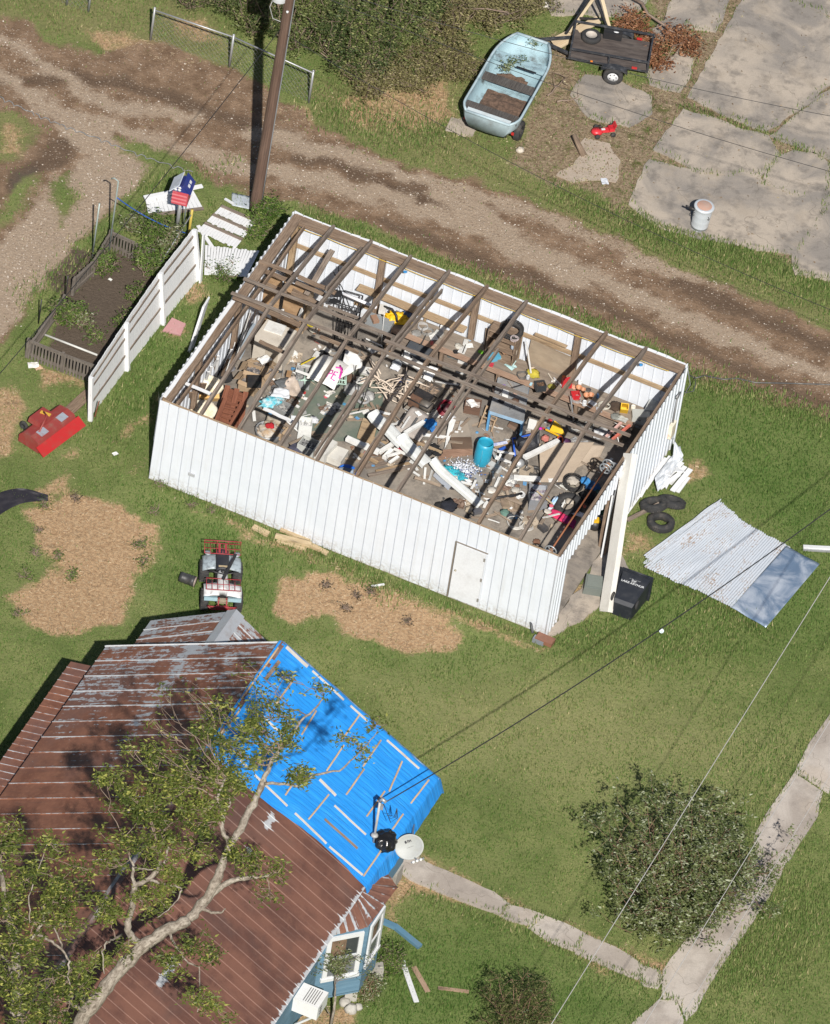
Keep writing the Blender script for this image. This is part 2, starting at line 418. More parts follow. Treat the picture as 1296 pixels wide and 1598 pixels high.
def ground_mat():
 m,nt,b=_new('ground_cover')
 geo=N(nt,'ShaderNodeNewGeometry').outputs['Position']
 A=N(nt,'ShaderNodeAttribute',attribute_name='ma');B=N(nt,'ShaderNodeAttribute',attribute_name='mb')
 sa=N(nt,'ShaderNodeSeparateColor');nt.links.new(A.outputs['Color'],sa.inputs[0])
 sb=N(nt,'ShaderNodeSeparateColor');nt.links.new(B.outputs['Color'],sb.inputs[0])
 dirt,straw,grav,mud=sa.outputs[0],sa.outputs[1],sa.outputs[2],A.outputs['Alpha']
 leaf,olive,lush,pale=sb.outputs[0],sb.outputs[1],sb.outputs[2],B.outputs['Alpha']
 nb=noise(nt,geo,.45,4,.6);nm_=noise(nt,geo,2.2,6,.65);nf_=noise(nt,geo,11,6,.7);nx=noise(nt,geo,45,4,.7)
 grass=mixc(nt,sstep(nt,nb,.3,.7),(.132,.172,.054),(.225,.245,.095))
 grass=mixc(nt,mth(nt,'MULTIPLY',sstep(nt,nm_,.48,.72),.5),grass,(.095,.145,.038))
 grass=mixc(nt,mth(nt,'MULTIPLY',lush,.5),grass,(.095,.165,.038))
 grass=mixc(nt,mth(nt,'MULTIPLY',pale,.6),grass,(.30,.285,.135))
 grass=mixc(nt,mth(nt,'MULTIPLY',olive,.6),grass,(.22,.195,.095))
 grass=mixc(nt,mth(nt,'MULTIPLY',sstep(nt,nf_,.55,.75),.5),grass,(.27,.24,.13))
 fine=ramp(nt,nx,[(.3,(.55,.55,.55)),(.7,(1.25,1.25,1.2))])
 grass=mixc(nt,.8,grass,fine,'MULTIPLY')
 def edge(mask,amp=.7):
  n2=mth(nt,'MULTIPLY',mth(nt,'SUBTRACT',mth(nt,'ADD',mth(nt,'MULTIPLY',nm_,.6),mth(nt,'MULTIPLY',nf_,.4)),.5),amp)
  return sstep(nt,mth(nt,'ADD',mask,n2),.32,.68)
 dc=mixc(nt,sstep(nt,nm_,.3,.72),(.165,.106,.068),(.30,.205,.138))
 dc=mixc(nt,mth(nt,'MULTIPLY',edge(mud,1.3),.72),dc,(.105,.072,.051))
 vor=N(nt,'ShaderNodeTexVoronoi');vor.inputs['Scale'].default_value=17;nt.links.new(geo,vor.inputs['Vector'])
 vd=vor.outputs['Distance'];sc=N(nt,'ShaderNodeSeparateColor');nt.links.new(vor.outputs['Color'],sc.inputs[0])
 peb=mth(nt,'MULTIPLY',mth(nt,'LESS_THAN',vd,.40),mth(nt,'GREATER_THAN',mth(nt,'ADD',sc.outputs[0],mth(nt,'MULTIPLY',mth(nt,'ADD',grav,mth(nt,'SUBTRACT',nm_,.5)),.45)),.84))
 gcol=mixc(nt,edge(grav,1.1),dc,mixc(nt,nf_,(.28,.21,.155),(.46,.36,.27)))
 stone=mixc(nt,sc.outputs[1],(.30,.23,.175),(.56,.47,.39))
 dcol=mixc(nt,mth(nt,'MULTIPLY',peb,.5),gcol,stone)
 dcol=mixc(nt,.7,dcol,fine,'MULTIPLY')
 st=mixc(nt,sstep(nt,nf_,.3,.7),(.33,.205,.115),(.53,.37,.225))
 st=mixc(nt,mth(nt,'MULTIPLY',sstep(nt,nm_,.62,.70),.6),st,(.13,.10,.06))
 st=mixc(nt,.8,st,fine,'MULTIPLY')
 lf=mixc(nt,sstep(nt,nf_,.35,.65),(.20,.145,.095),(.34,.265,.18))
 lf=mixc(nt,sstep(nt,nm_,.52,.68),lf,(.12,.12,.045));lf=mixc(nt,.8,lf,fine,'MULTIPLY')
 mdc=mixc(nt,nf_,(.065,.050,.038),(.145,.112,.085))
 c=mixc(nt,edge(leaf),grass,lf)
 c=mixc(nt,edge(straw,1.25),c,st)
 c=mixc(nt,edge(mud),c,mdc)
 c=mixc(nt,edge(dirt,.9),c,dcol)
 nt.links.new(c,b.inputs['Base Color']);b.inputs['Roughness'].default_value=.95
 b.inputs['Specular IOR Level'].default_value=.15
 h=mth(nt,'ADD',mth(nt,'MULTIPLY',nf_,1.0),mth(nt,'MULTIPLY',nx,.5));h=mth(nt,'ADD',h,mth(nt,'MULTIPLY',peb,.4))
 bump(nt,b,h,.8,.05)
 return m
me.materials.append(ground_mat())
ground=bpy.data.objects.new('ground',me);COL.objects.link(ground);ground['kind']='structure'
def concrete_mat(name,c1,c2,stain=.5,warm=(.34,.285,.225)):
 m,nt,b=_new(name);geo=N(nt,'ShaderNodeNewGeometry').outputs['Position']
 n0=noise(nt,geo,.5,4,.6,.8);n1=noise(nt,geo,2.0,7,.7);n2=noise(nt,geo,30,5,.75)
 c=mixc(nt,sstep(nt,n0,.38,.62),c1,c2)
 c=mixc(nt,mth(nt,'MULTIPLY',sstep(nt,n1,.46,.68),stain*1.3),c,tuple(x*.55 for x in c1))
 c=mixc(nt,mth(nt,'MULTIPLY',sstep(nt,noise(nt,geo,1.1,5,.6),.52,.7),.6),c,warm)
 c=mixc(nt,.6,c,ramp(nt,n2,[(.3,(.72,.72,.72)),(.7,(1.15,1.15,1.15))]),'MULTIPLY')
 vor=N(nt,'ShaderNodeTexVoronoi');vor.feature='DISTANCE_TO_EDGE';vor.inputs['Scale'].default_value=.33
 d=N(nt,'ShaderNodeVectorMath',operation='ADD');nt.links.new(geo,d.inputs[0])
 nz=N(nt,'ShaderNodeTexNoise');nz.inputs['Scale'].default_value=1.5;nt.links.new(geo,nz.inputs['Vector'])
 nt.links.new(nz.outputs['Color'],d.inputs[1]);nt.links.new(d.outputs[0],vor.inputs['Vector'])
 cr=mth(nt,'LESS_THAN',vor.outputs['Distance'],.0025)
 c=mixc(nt,mth(nt,'MULTIPLY',cr,.4),c,(.10,.085,.065))
 nt.links.new(c,b.inputs['Base Color']);b.inputs['Roughness'].default_value=.9
 bump(nt,b,n2,.25,.01);return m
def smooth_poly(pts,step=.25,jit=.03,seed=0):
 rr=random.Random(seed);out=[]
 n=len(pts)
 for i in range(n):
  a=Vector(pts[i]);b=Vector(pts[(i+1)%n]);k=max(1,int((b-a).length/step))
  for j in range(k):
   p=a.lerp(b,j/k);jj=jit if j else jit*.4
   out.append((p.x+rr.uniform(-jj,jj),p.y+rr.uniform(-jj,jj)))
 return out
def slab(name,pts,mat,z1=.03,z0=-.15,seed=1,jit=.03,step=.25,grow=.0):
 q=[Vector(P(x,y,z1)[:2])for x,y in pts];n=len(q);ar=sum(q[i].x*q[(i+1)%n].y-q[(i+1)%n].x*q[i].y for i in range(n));g=grow if ar<0 else-grow;q2=[]
 for i in range(n):
  a,b,c=q[i-1],q[i],q[(i+1)%n];e1,e2=(b-a).normalized(),(c-b).normalized();nn=Vector((-e1.y-e2.y,e1.x+e2.x));nn=nn.normalized()if nn.length>.01 else nn;q2.append(tuple(b+nn*g))
 poly=smooth_poly(q2,step,jit,seed)
 mb=MB();mb.prism(poly,z0,z1);return struct(mb,name,mat)
conc=concrete_mat('old_concrete',(.24,.215,.19),(.41,.35,.285))
walkm=concrete_mat('walk_concrete',(.34,.295,.255),(.47,.42,.37),.3,(.45,.38,.31))
SLABS=[[(1077,150),(1165,-5),(1180,-40),(1240,-40),(1232,2),(1296,29),(1420,70),(1420,60),(1296,128),(1251,165),(1195,202),(1140,180)],[(1207,211),(1254,174),(1296,142),(1420,80),(1420,290),(1296,245)],[(1068,172),(1120,187),(1160,204),(1197,213),(1214,238),(1205,255),(1186,271),(1140,270),(1090,267),(1060,248),(1024,232)],[(1016,251),(1040,257),(1090,270),(1130,276),(1184,274),(1192,290),(1286,320),(1282,335),(1238,395),(1182,387),(1140,376),(1080,366),(1030,352),(985,318),(1000,282)],[(1200,268),(1217,244),(1240,236),(1270,240),(1294,258),(1292,280),(1289,316),(1195,288)],[(1284,337),(1292,320),(1298,262),(1440,320),(1440,470),(1296,435),(1245,425),(1240,400)],[(1244,-40),(1440,-40),(1440,60),(1300,22),(1240,0)],[(1000,66),(1040,30),(1060,-40),(1150,-40),(1136,2),(1118,48),(1085,44),(1070,36),(1060,60)],[(1010,112),(1060,80),(1084,92),(1078,118),(1062,142),(1040,138),(1016,130)],[(892,147),(914,116),(960,122),(1016,150),(1018,176),(983,196),(950,190),(919,181)],[(860,-30),(1000,-30),(1010,0),(990,20),(960,24),(900,20),(862,22),(850,0)]]
for i,s_ in enumerate(SLABS):slab('pavement',s_,conc,.03+.004*(i%3),seed=i,jit=.045,grow=(.075 if i<7 else .03))
sandm=concrete_mat('pale_earth',(.36,.29,.225),(.42,.35,.28),.25)
slab('pavement',[(868,274),(900,250),(915,215),(950,222),(968,250),(960,285),(920,280),(895,284)],sandm,.008,seed=40,jit=.09)
slab('pavement',[(706,190),(722,183),(745,200),(735,213),(712,210)],sandm,.02,seed=41,jit=.05)
WALK=[[(1296,1120),(1400,960),(1500,960),(1420,1150),(1300,1238),(1252,1207),(1243,1205),(1262,1168)],[(1241,1208),(1282,1236),(1274,1272),(1230,1342),(1182,1328),(1180,1305),(1205,1262)],[(1178,1330),(1226,1345),(1200,1396),(1166,1446),(1105,1535),(1085,1575),(1072,1590),(1060,1560),(1035,1555),(1038,1515),(1100,1430)],[(1030,1562),(1055,1563),(1065,1592),(1050,1700),(940,1700),(990,1598)],[(620,1336),(650,1334),(662,1346),(770,1393),(795,1412),(780,1425),(722,1404),(640,1370),(615,1352)],[(797,1414),(822,1420),(848,1428),(828,1442),(795,1434),(783,1427)],[(850,1430),(880,1442),(911,1457),(898,1482),(860,1468),(828,1448)],[(913,1459),(960,1480),(985,1494),(1003,1508),(995,1526),(960,1512),(901,1486)],[(1008,1510),(1028,1516),(1033,1530),(1026,1540),(1004,1536),(998,1524)]]
for i,s_ in enumerate(WALK):slab('sidewalk',s_,walkm,.035+.004*(i%2),seed=60+i,jit=.018,grow=.05)
floorm=concrete_mat('shed_slab',(.185,.165,.145),(.30,.26,.215),.6)
mb=MB();mb.prism([tuple(S(*q)[:2])for q in((.02,.02),(SL-.02,.02),(SL-.02,SW-.02),(.02,SW-.02))],-.1,.05);struct(mb,'floor',floorm)
apr=smooth_poly([tuple(S(*q)[:2])for q in((SL+.03,-.05),(SL+.25,.2),(SL+.75,1.6),(SL+1.0,2.7),(SL+.95,3.2),(SL+.5,3.7),(SL+.03,3.9))],.2,.06,5)
mb=MB();mb.prism(apr,-.1,.04);struct(mb,'pavement',conc)
shed_metal=None
def sheet_white():
 m,nt,b=_new('white_wall_sheet');v=gcv(nt)
 geo=N(nt,'ShaderNodeNewGeometry').outputs['Position']
 n1=noise(nt,geo,1.3,6,.6);n2=noise(nt,geo,14,4,.6)
 sx=N(nt,'ShaderNodeSeparateXYZ');nt.links.new(geo,sx.inputs[0])
 low=mth(nt,'MULTIPLY',sstep(nt,mth(nt,'MULTIPLY',sx.outputs[2],-1),-.5,-.02),sstep(nt,n2,.35,.7))
 c=mixc(nt,n1,(.60,.64,.70),(.69,.72,.77))
 mp=N(nt,'ShaderNodeMapping');mp.inputs['Scale'].default_value=(9,9,.35);nt.links.new(geo,mp.inputs['Vector']);n4=noise(nt,mp.outputs[0],1,5,.7);c=mixc(nt,mth(nt,'MULTIPLY',sstep(nt,n4,.5,.75),.35),c,(.50,.50,.49));c=mixc(nt,mth(nt,'MULTIPLY',low,.75),c,(.36,.31,.25));bump(nt,b,n1,.35,.06)
 c=mixc(nt,mth(nt,'MULTIPLY',sstep(nt,n2,.70,.74),.5),c,(.5,.47,.43))
 nt.links.new(c,b.inputs['Base Color']);b.inputs['Roughness'].default_value=.42
 return m
WHITE_SHEET=sheet_white()
TIMB=wood((.14,.095,.065),(.30,.22,.155));TIMB_L=wood((.27,.185,.105),(.44,.33,.21),name='fresh_timber')
TIMB_G=wood((.125,.097,.078),(.29,.24,.195),name='grey_timber');PLY=wood((.30,.19,.10),(.42,.28,.16),streak=(2,6,6),name='plywood',dark=(.18,.11,.06))
PLYG=wood((.27,.215,.155),(.36,.29,.21),streak=(2,5,5),name='hardboard',dark=(.16,.12,.085))
def ribbed_wall(p0,p1,z0,z1,pitch=.3,rib=.022,ribw=.05,out=None,top=None,bot=None,flip=False):
 """sheeting from p0 to p1 with ribs standing out along 'out'; top/bot: functions of the distance"""
 p0=Vector(p0);p1=Vector(p1);L=(p1-p0).length;d=(p1-p0).normalized()
 xs=[];x=0.0
 while x<L-1e-4:
  xs+=[(x,0),(x+pitch-ribw,0),(x+pitch-ribw*.72,rib),(x+pitch-ribw*.28,rib)];x+=pitch
 xs=[(min(a,L),b)for a,b in xs if a<=L+1e-6]+[(L,0)]
 if rib<0:pass
 mb=MB();vs=[];fs=[]
 for a,b in xs:
  q=p0+d*a+out*b;zb=bot(a)if bot else z0;zt=top(a)if top else z1
  for k in range(5):vs.append((q.x,q.y,zb+(zt-zb)*k/4))
 n=len(xs)
 for i in range(n-1):
  for k in range(4):fs.append((i*5+k,(i+1)*5+k,(i+1)*5+k+1,i*5+k+1))
 t=out*-.004;o=len(vs);vs+=[(v[0]+t.x,v[1]+t.y,v[2])for v in vs];fs+=[tuple(o+i for i in reversed(f))for f in fs]
 mb.add(vs,fs);return mb
shed=thing('shed','long white sheet metal shed with its roof torn off showing bare rafters','shed',S(SL/2,SW/2))
jag=lambda amp,s:(lambda a:SH+amp*mnoise.noise(Vector((a*3.1,s,0))))
ribbed_wall(S(0,0),S(SL,0),0,SH,.27,-.035,.022,out=-VV,top=jag(.012,1),bot=lambda a:.02+.03*mnoise.noise(Vector((a*1.3,4,0)))).build('wall',WHITE_SHEET,shed)
ribbed_wall(S(0,SW),S(SL,SW),0,SH,.27,-.03,.022,out=VV,top=lambda a:SH+.035*(1 if(a*10)%3<.9 else 0)+.03).build('wall',WHITE_SHEET,shed)
def leftbot(a):return .02+(.9 if(.8<a<1.1)else 0)
ribbed_wall(S(-.01,0),S(-.01,SW),0,SH,.25,.03,.09,out=-UU,top=lambda a:SH+.04).build('wall',WHITE_SHEET,shed)
ribbed_wall(S(SL+.01,.0),S(SL+.01,.62),0,SH,.21,.03,.09,out=UU).build('wall',WHITE_SHEET,shed)
ribbed_wall(S(SL+.01,.62),S(SL+.01,3.75),0,SH,.21,.03,.09,out=UU,bot=lambda a:SH-.68+.05*mnoise.noise(Vector((round(a/.21)*3.3,0,1)))).build('door_header',WHITE_SHEET,shed)
ribbed_wall(S(SL+.01,3.75),S(SL+.01,SW),0,SH,.25,.03,.09,out=UU,bot=lambda a:.05+.08*abs(mnoise.noise(Vector((a*2.1,3,1))))).build('wall',WHITE_SHEET,shed)
mb=MB();mb.grid(lambda u,v:tuple(S(-.03-.16*u*v*v,.02+.28*u,1.3+1.47*v)),6,8,thick=.0);mb.build('corner_flap',WHITE_SHEET,shed)
mb=MB();mb.box((0,0,0),(.05,.05,SH),0,Matrix.Translation(S(SL+.015,-.015,SH/2))@Matrix.Rotation(TH,4,'Z'));mb.build('corner_trim',WHITE_SHEET,shed)
def bm_(name,p,q,w,h,mat,seg=4,jit=.006,up=(0,0,1),parent=shed,**kw):
 mb=MB();mb.beam(p,q,w,h,up,seg,0,jit);return mb.build(name,mat,parent,**kw)
bm_('top_plate',S(.05,.05,SH-.04),S(SL-.05,.05,SH-.04),.06,.06,TIMB_L)
bm_('top_plate',S(.05,SW-.16,SH-.06),S(SL-.05,SW-.16,SH-.06),.30,.09,TIMB,12)
bm_('top_plate',S(.14,.10,SH-.05),S(.14,SW-.05,SH-.05),.24,.10,TIMB,10)
bm_('top_plate',S(SL-.06,.10,SH-.05),S(SL-.06,SW-.3,SH-.05),.07,.08,TIMB,10)
bm_('roof_joist',S(.42,.1,SH-.12),S(.42,SW-.2,SH-.10),.05,.15,TIMB,8,.012)
bm_('roof_joist',S(.07,.1,SH+.05),S(.07,4.3,SH+.06),.10,.03,whitewood(),8,.01)
bm_('girt',S(.1,SW-.07,1.75),S(SL-.1,SW-.07,1.72),.05,.12,TIMB_L,10)
bm_('girt',S(2.0,SW-.07,.62),S(SL-.1,SW-.07,.60),.05,.10,TIMB_L,10)
bm_('girt',S(.07,4.6,1.75),S(.07,SW-.1,1.75),.05,.12,TIMB_L,3)
bm_('girt',S(.07,.2,1.7),S(.07,4.0,1.7),.05,.12,TIMB,3)
bm_('girt',S(SL-.05,4.0,1.7),S(SL-.05,SW-.1,1.7),.05,.12,TIMB,3)
for a in(.16,2.62,5.30,8.15):bm_('post',S(a,SW-.16,.05),S(a,SW-.16,SH-.1),.15,.13,TIMB_L if a<1 else TIMB,3,.004,up=VV)
for b in(2.2,4.6):bm_('post',S(.14,b,.05),S(.14,b,SH-.1),.12,.13,TIMB,3,.004,up=VV)
for b in(.09,3.72,6.0):bm_('post',S(SL-.09,b,.05),S(SL-.09,b,SH-.1),.12,.12,TIMB,3,.004,up=VV)
for a in(2.7,5.4,7.5):bm_('post',S(a,.09,.05),S(a,.09,SH-.08),.10,.10,TIMB,3,.004,up=VV)
for a in(3.98,6.62):bm_('stud',S(a,SW-.10,.9),S(a,SW-.10,1.7),.06,.06,TIMB_L,1,.0,up=VV)
RIDGE=.52
def rafter(a,bend=0.0,w=.075,h=.15,a2=None):
 mb=MB();a2=a if a2 is None else a2
 segs=12
 vs=[];fs=[];g=[]
 for i in range(segs+1):
  t=i/segs;b=(SW-.02)*(1-t)+.03
  zz=SH+.02+RIDGE*(1-abs(2*t-1))**.9
  x=a+(a2-a)*t+bend*sin(pi*t)+random.uniform(-.008,.008)
  c=S(x,b,zz)
  for dy,dz in((-w/2,-h*.6),(w/2,-h*.6),(w/2,h*.4),(-w/2,h*.4)):
   q=c+UU*dy+ZZ*dz;vs.append(q);g.append((b,dy,dz))
 for i in range(segs):
  k=4*i
  for j in range(4):fs.append((k+j,k+(j+1)%4,k+4+(j+1)%4,k+4+j))
 fs.append((3,2,1,0));fs.append((4*segs,4*segs+1,4*segs+2,4*segs+3))
 mb.add(vs,fs,None,g);return mb.build('rafter',TIMB_G if int(a*10)%2 else TIMB,shed)
RAF=[1.10,2.19,3.30,4.38,5.47,6.58,8.83,9.95]
for i,a in enumerate(RAF):rafter(a,(.03,-.02,.04,.03,-.02,.05,.02,-.02)[i],a2=a+(.02,0,.03,-.02,0,.02,0,.03)[i],w=.075)
for a,b0,b1,dz in((2.02,5.7,7.9,.0),(4.22,.2,2.6,0),(5.35,.15,2.9,.0),(6.72,2.2,5.9,.05),(4.5,4.2,7.4,.05)):
 z=lambda b:SH+RIDGE*(1-abs(2*b/SW-1))-.03+dz
 bm_('rafter_brace',S(a,b0,z(b0)),S(a+.05,b1,z(b1)),.05,.13,TIMB_G,6)
rz=SH+RIDGE
for(b,z,a0,a1)in((3.98,rz+.10,.1,SL-.05),(4.42,rz+.06,4.2,SL-.05),(4.75,rz-.02,0.1,4.3)):
 k=6
 for s0 in(0,):bm_('ridge_board',S(a0,b+.0,z-.45 if a0<1 and b<4 and False else z),S(a1,b,z),.09,.045,TIMB_G,14,.012)
def tie(x0,y0,x1,y1,z,w=.10,h=.05,mat=TIMB,z2=None):return bm_('tie',P(x0,y0,z),P(x1,y1,z if z2 is None else z2),w,h,mat,4,.01)
tie(405,407,466,430,SH+.02);tie(466,432,524,457,SH+.12,.12);tie(405,420,452,438,SH-.2,.12);tie(462,440,512,463,SH-.05,.1)
tie(290,598,336,618,SH-.1,.07,.05,whitewood());tie(405,532,448,552,SH-.15,.09);tie(455,457,505,476,SH-.1,.08);tie(512,478,572,501,SH-.1,.07,.05,TIMB_G)
tie(412,637,462,660,SH-.2,.07,.05,whitewood());tie(365,462,480,512,SH+.35,.14,.05,TIMB);tie(500,525,560,550,SH+.2,.09)
dW,dH=.80,1.83
da=8.80
mb=MB();mb.box((0,0,0),(dW,.03,dH),0,Matrix.Translation(S(da,-.045,.10+dH/2))@Matrix.Rotation(TH,4,'Z'));dr=mb.build('door',paint((.67,.69,.72),amt=.2,rough=.45,name='door_paint'),shed)
mb=MB()
R_=Matrix.Rotation(TH,4,'Z')
mb.box((0,0,0),(.03,.03,dH+.08),0,Matrix.Translation(S(da-dW/2-.035,-.04,.1+dH/2))@R_)
mb.box((0,0,0),(dW+.1,.03,.018),0,Matrix.Translation(S(da,-.04,.14+dH))@R_)
mb.build('door_gap',paint((.20,.17,.14),amt=.3,rough=.8),shed)
mb=MB();mb.box((0,0,0),(.03,.04,dH),0,Matrix.Translation(S(da+dW/2+.02,-.04,.1+dH/2))@R_);mb.build('door_jamb',WHITE_SHEET,shed)
mb=MB()
for z in(.35,1.05,1.75):mb.box((0,0,0),(.05,.02,.11),0,Matrix.Translation(S(da+dW/2-.01,-.07,z))@R_)
mb.build('hinge',paint((.45,.44,.43),metal=.6,rough=.5),shed)
mb=MB();mb.lathe([(0,.0),(.025,.0),(.03,.03),(0,.06)],10,Matrix.Translation(S(da-dW/2+.08,-.06,1.05))@Matrix.Rotation(TH,4,'Z')@Matrix.Rotation(pi/2,4,'X'));mb.build('knob',paint((.5,.45,.35),metal=.7,rough=.4),dr)
mb=MB();mb.box((0,0,0),(.16,.03,.10),0,Matrix.Translation(P(294,727,.45)-VV*.0)@R_);mb.box((0,0,0),(.14,.03,.08),0,Matrix.Translation(S(1.12,-.035,.72))@R_)
mb=MB();mb.box((0,0,0),(.17,.03,.09),0,Matrix.Translation(S(1.13,-.03,.72))@R_);mb.build('outlet_cover',paint((.42,.43,.45),rough=.5),shed)
mb=MB();mb.tube([S(SL+.07,7.55,2.2),S(SL+.09,7.45,2.35),S(SL+.12,7.6,2.4),S(SL+.07,7.62,2.1),S(SL+.07,7.62,1.3)],.025,8);mb.build('conduit',paint((.45,.45,.46),rough=.5,metal=.4),shed)
mb=MB();mb.box((0,0,0),(.1,.28,.45),0,Matrix.Translation(S(SL+.08,7.62,1.05))@R_);mb.build('meter_box',paint((.75,.68,.55),(.40,.20,.08),.9,scale=5),shed)
def wall_panel(name,a0,a1,z0,z1,off,mat,parent=shed):
 mb=MB();mb.box((0,0,0),(a1-a0,.015,z1-z0),0,Matrix.Translation(S((a0+a1)/2,SW-off,(z0+z1)/2))@R_);return mb.build(name,mat,parent)
mb=MB();mb.box((0,0,0),(1.3,.015,1.25),(0,.05,0),Matrix.Translation(S(7.53,SW-.15,1.08))@R_);solo(mb,'hardboard_sheet',PLYG,'tall brown hardboard sheet leaning on the back wall above the bench','board')
bm_('shelf',S(2.1,SW-.25,1.35),S(5.15,SW-.25,1.30),.26,.03,TIMB_L,4)
bm_('shelf',S(7.0,SW-.2,2.02),S(7.9,SW-.2,2.0),.10,.03,TIMB_L,2)
mb=MB()
for a in np.arange(.4,10.8,.35):pass
mb.tube([S(a,SW-.33,SH-.12-.03*abs(sin(a*2.9)))for a in np.arange(.3,10.8,.18)],.010,5);mb.build('extension_cord',paint((.62,.42,.05),rough=.5),shed)
HE,HR,HH=3.2,5.6,4.5
HT=P(440,1003,HR)
HL=15.5
def Hs(c,a,z):return Vector((HT.x,HT.y,0))+UU*c-VV*a+ZZ*z
def rust_roof():
 m,nt,b=_new('rusted_roof_sheet');g=N(nt,'ShaderNodeAttribute',attribute_name='gc').outputs['Vector']
 sx=N(nt,'ShaderNodeSeparateXYZ');nt.links.new(g,sx.inputs[0])
 mp=N(nt,'ShaderNodeMapping');mp.inputs['Scale'].default_value=(1.0,7.0,1);nt.links.new(g,mp.inputs['Vector'])
 n1=noise(nt,mp.outputs[0],1.1,7,.65,.5);n0=noise(nt,g,.35,4,.6);n2=noise(nt,g,9,6,.7);n3=noise(nt,g,1.6,5,.6)
 rust=mixc(nt,sstep(nt,n3,.3,.7),(.140,.056,.034),(.225,.098,.060))
 rust=mixc(nt,mth(nt,'MULTIPLY',sstep(nt,n2,.48,.68),.65),rust,(.26,.12,.07));rust=mixc(nt,mth(nt,'MULTIPLY',sstep(nt,n0,.45,.6),.5),rust,(.13,.075,.065))
 rust=mixc(nt,mth(nt,'MULTIPLY',sstep(nt,n1,.56,.72),.55),rust,(.075,.042,.036))
 bare=mixc(nt,n2,(.30,.32,.34),(.46,.48,.51))
 fadev=N(nt,'ShaderNodeAttribute',attribute_name='bare').outputs['Fac']
 f=sstep(nt,mth(nt,'ADD',mth(nt,'ADD',mth(nt,'MULTIPLY',n1,.55),mth(nt,'ADD',mth(nt,'MULTIPLY',n0,.15),mth(nt,'MULTIPLY',n2,.30))),mth(nt,'MULTIPLY',fadev,.42)),.635,.665)
 nt.links.new(mixc(nt,f,rust,bare),b.inputs['Base Color'])
 b.inputs['Roughness'].default_value=.62
 mt=mth(nt,'MULTIPLY',f,.25);nt.links.new(mt,b.inputs['Metallic']);bump(nt,b,n2,.25,.01)
 return m
def brown_roof():
 m,nt,b=_new('brown_roof_sheet');g=N(nt,'ShaderNodeAttribute',attribute_name='gc').outputs['Vector']
 n1=noise(nt,g,.8,6,.65);n2=noise(nt,g,10,6,.7);mp=N(nt,'ShaderNodeMapping');mp.inputs['Scale'].default_value=(1.0,12,1);nt.links.new(g,mp.inputs['Vector'])
 n3=noise(nt,mp.outputs[0],.8,6,.6)
 c=mixc(nt,sstep(nt,n1,.36,.62),(.098,.044,.032),(.165,.076,.052));c=mixc(nt,mth(nt,'MULTIPLY',sstep(nt,noise(nt,g,2.3,6,.7,.6),.52,.66),.45),c,(.17,.082,.055));c=mixc(nt,mth(nt,'MULTIPLY',sstep(nt,noise(nt,g,.45,4,.6,.5),.5,.64),.4),c,(.085,.055,.048))
 c=mixc(nt,mth(nt,'MULTIPLY',sstep(nt,n3,.55,.75),.4),c,(.22,.13,.10))
 fadev=N(nt,'ShaderNodeAttribute',attribute_name='bare').outputs['Fac']
 f=sstep(nt,mth(nt,'ADD',mth(nt,'MULTIPLY',n3,.5),mth(nt,'ADD',mth(nt,'MULTIPLY',n1,.2),mth(nt,'MULTIPLY',fadev,.42))),.70,.76)
 c=mixc(nt,f,c,mixc(nt,n2,(.30,.31,.32),(.47,.48,.50)))
 nt.links.new(c,b.inputs['Base Color']);b.inputs['Roughness'].default_value=.6;bump(nt,b,n2,.2,.01);return m
ROOF_L,ROOF_R=rust_roof(),brown_roof()
def roof_plane(p_ridge,dir_ridge,dir_slope,L,wd,pitch,name,mat,parent,barefn,rib=.028,lapat=None,ribw=.035):
 """sheets laid with ribs running down the slope; gc = (down the slope, along the ridge)"""
 dn=dir_ridge.cross(dir_slope).normalized()
 if dn.z<0:dn=-dn
 xs=[];x=0.0
 while x<L-1e-4:xs+=[(x,0),(x+pitch-ribw,0),(x+pitch-ribw*.6,rib),(x+pitch-ribw*.4,rib)];x+=pitch
 xs=[q for q in xs if q[0]<L]+[(L,0)]
 ny=16;vs=[];g=[];fs=[];bare=[]
 for a,h in xs:
  for k in range(ny+1):
   s=wd*k/ny;q=p_ridge+dir_ridge*a+dir_slope*s+dn*(h+.006*mnoise.noise(Vector((a*1.7,s*1.1,2))))
   if lapat and s>lapat:q=q+dn*-.012
   vs.append(q);g.append((s,a,h*3));bare.append(barefn(a,s)+(.42 if h>0 else 0))
 for i in range(len(xs)-1):
  for k in range(ny):fs.append((i*(ny+1)+k,i*(ny+1)+k+1,(i+1)*(ny+1)+k+1,(i+1)*(ny+1)+k))
 o=len(vs);vs+=[v-dn*.02 for v in vs];g+=g[:];bare+=bare[:];fs+=[tuple(o+i for i in reversed(f))for f in fs]
 mb=MB();mb.add(vs,fs,None,g);ob=mb.build(name,mat,parent)
 at=ob.data.attributes.new('bare','FLOAT','POINT');at.data.foreach_set('value',np.array(bare,dtype=np.float32));return ob
house=thing('house','blue wooden house with a rusty brown sheet metal gable roof','house',Hs(0,6,0))
sl=math.hypot(HH,HR-HE);dR=(UU*HH-ZZ*(HR-HE)).normalized();dL=(-UU*HH-ZZ*(HR-HE)).normalized()
HTOP=HT.copy()
bl=lambda a,s:max(-.1,.34-a*.05)+(.15 if abs(s-2.55)<.12 else 0)
roof_plane(HTOP,-VV,dL,HL,sl,.62,'roof',ROOF_L,house,bl)
br=lambda a,s:(1.15 if s>sl-.2 else 0)+(1.2 if abs(s-2.3)<.17 and(4.4<a<5.1 or 5.7<a<6.2 or 10.1<a<11.2 or 12.6<a<13.2)else 0)+(.2 if s<.2 else 0)
roof_plane(HTOP,-VV,dR,HL,sl,.33,'roof',ROOF_R,house,br,rib=.02)
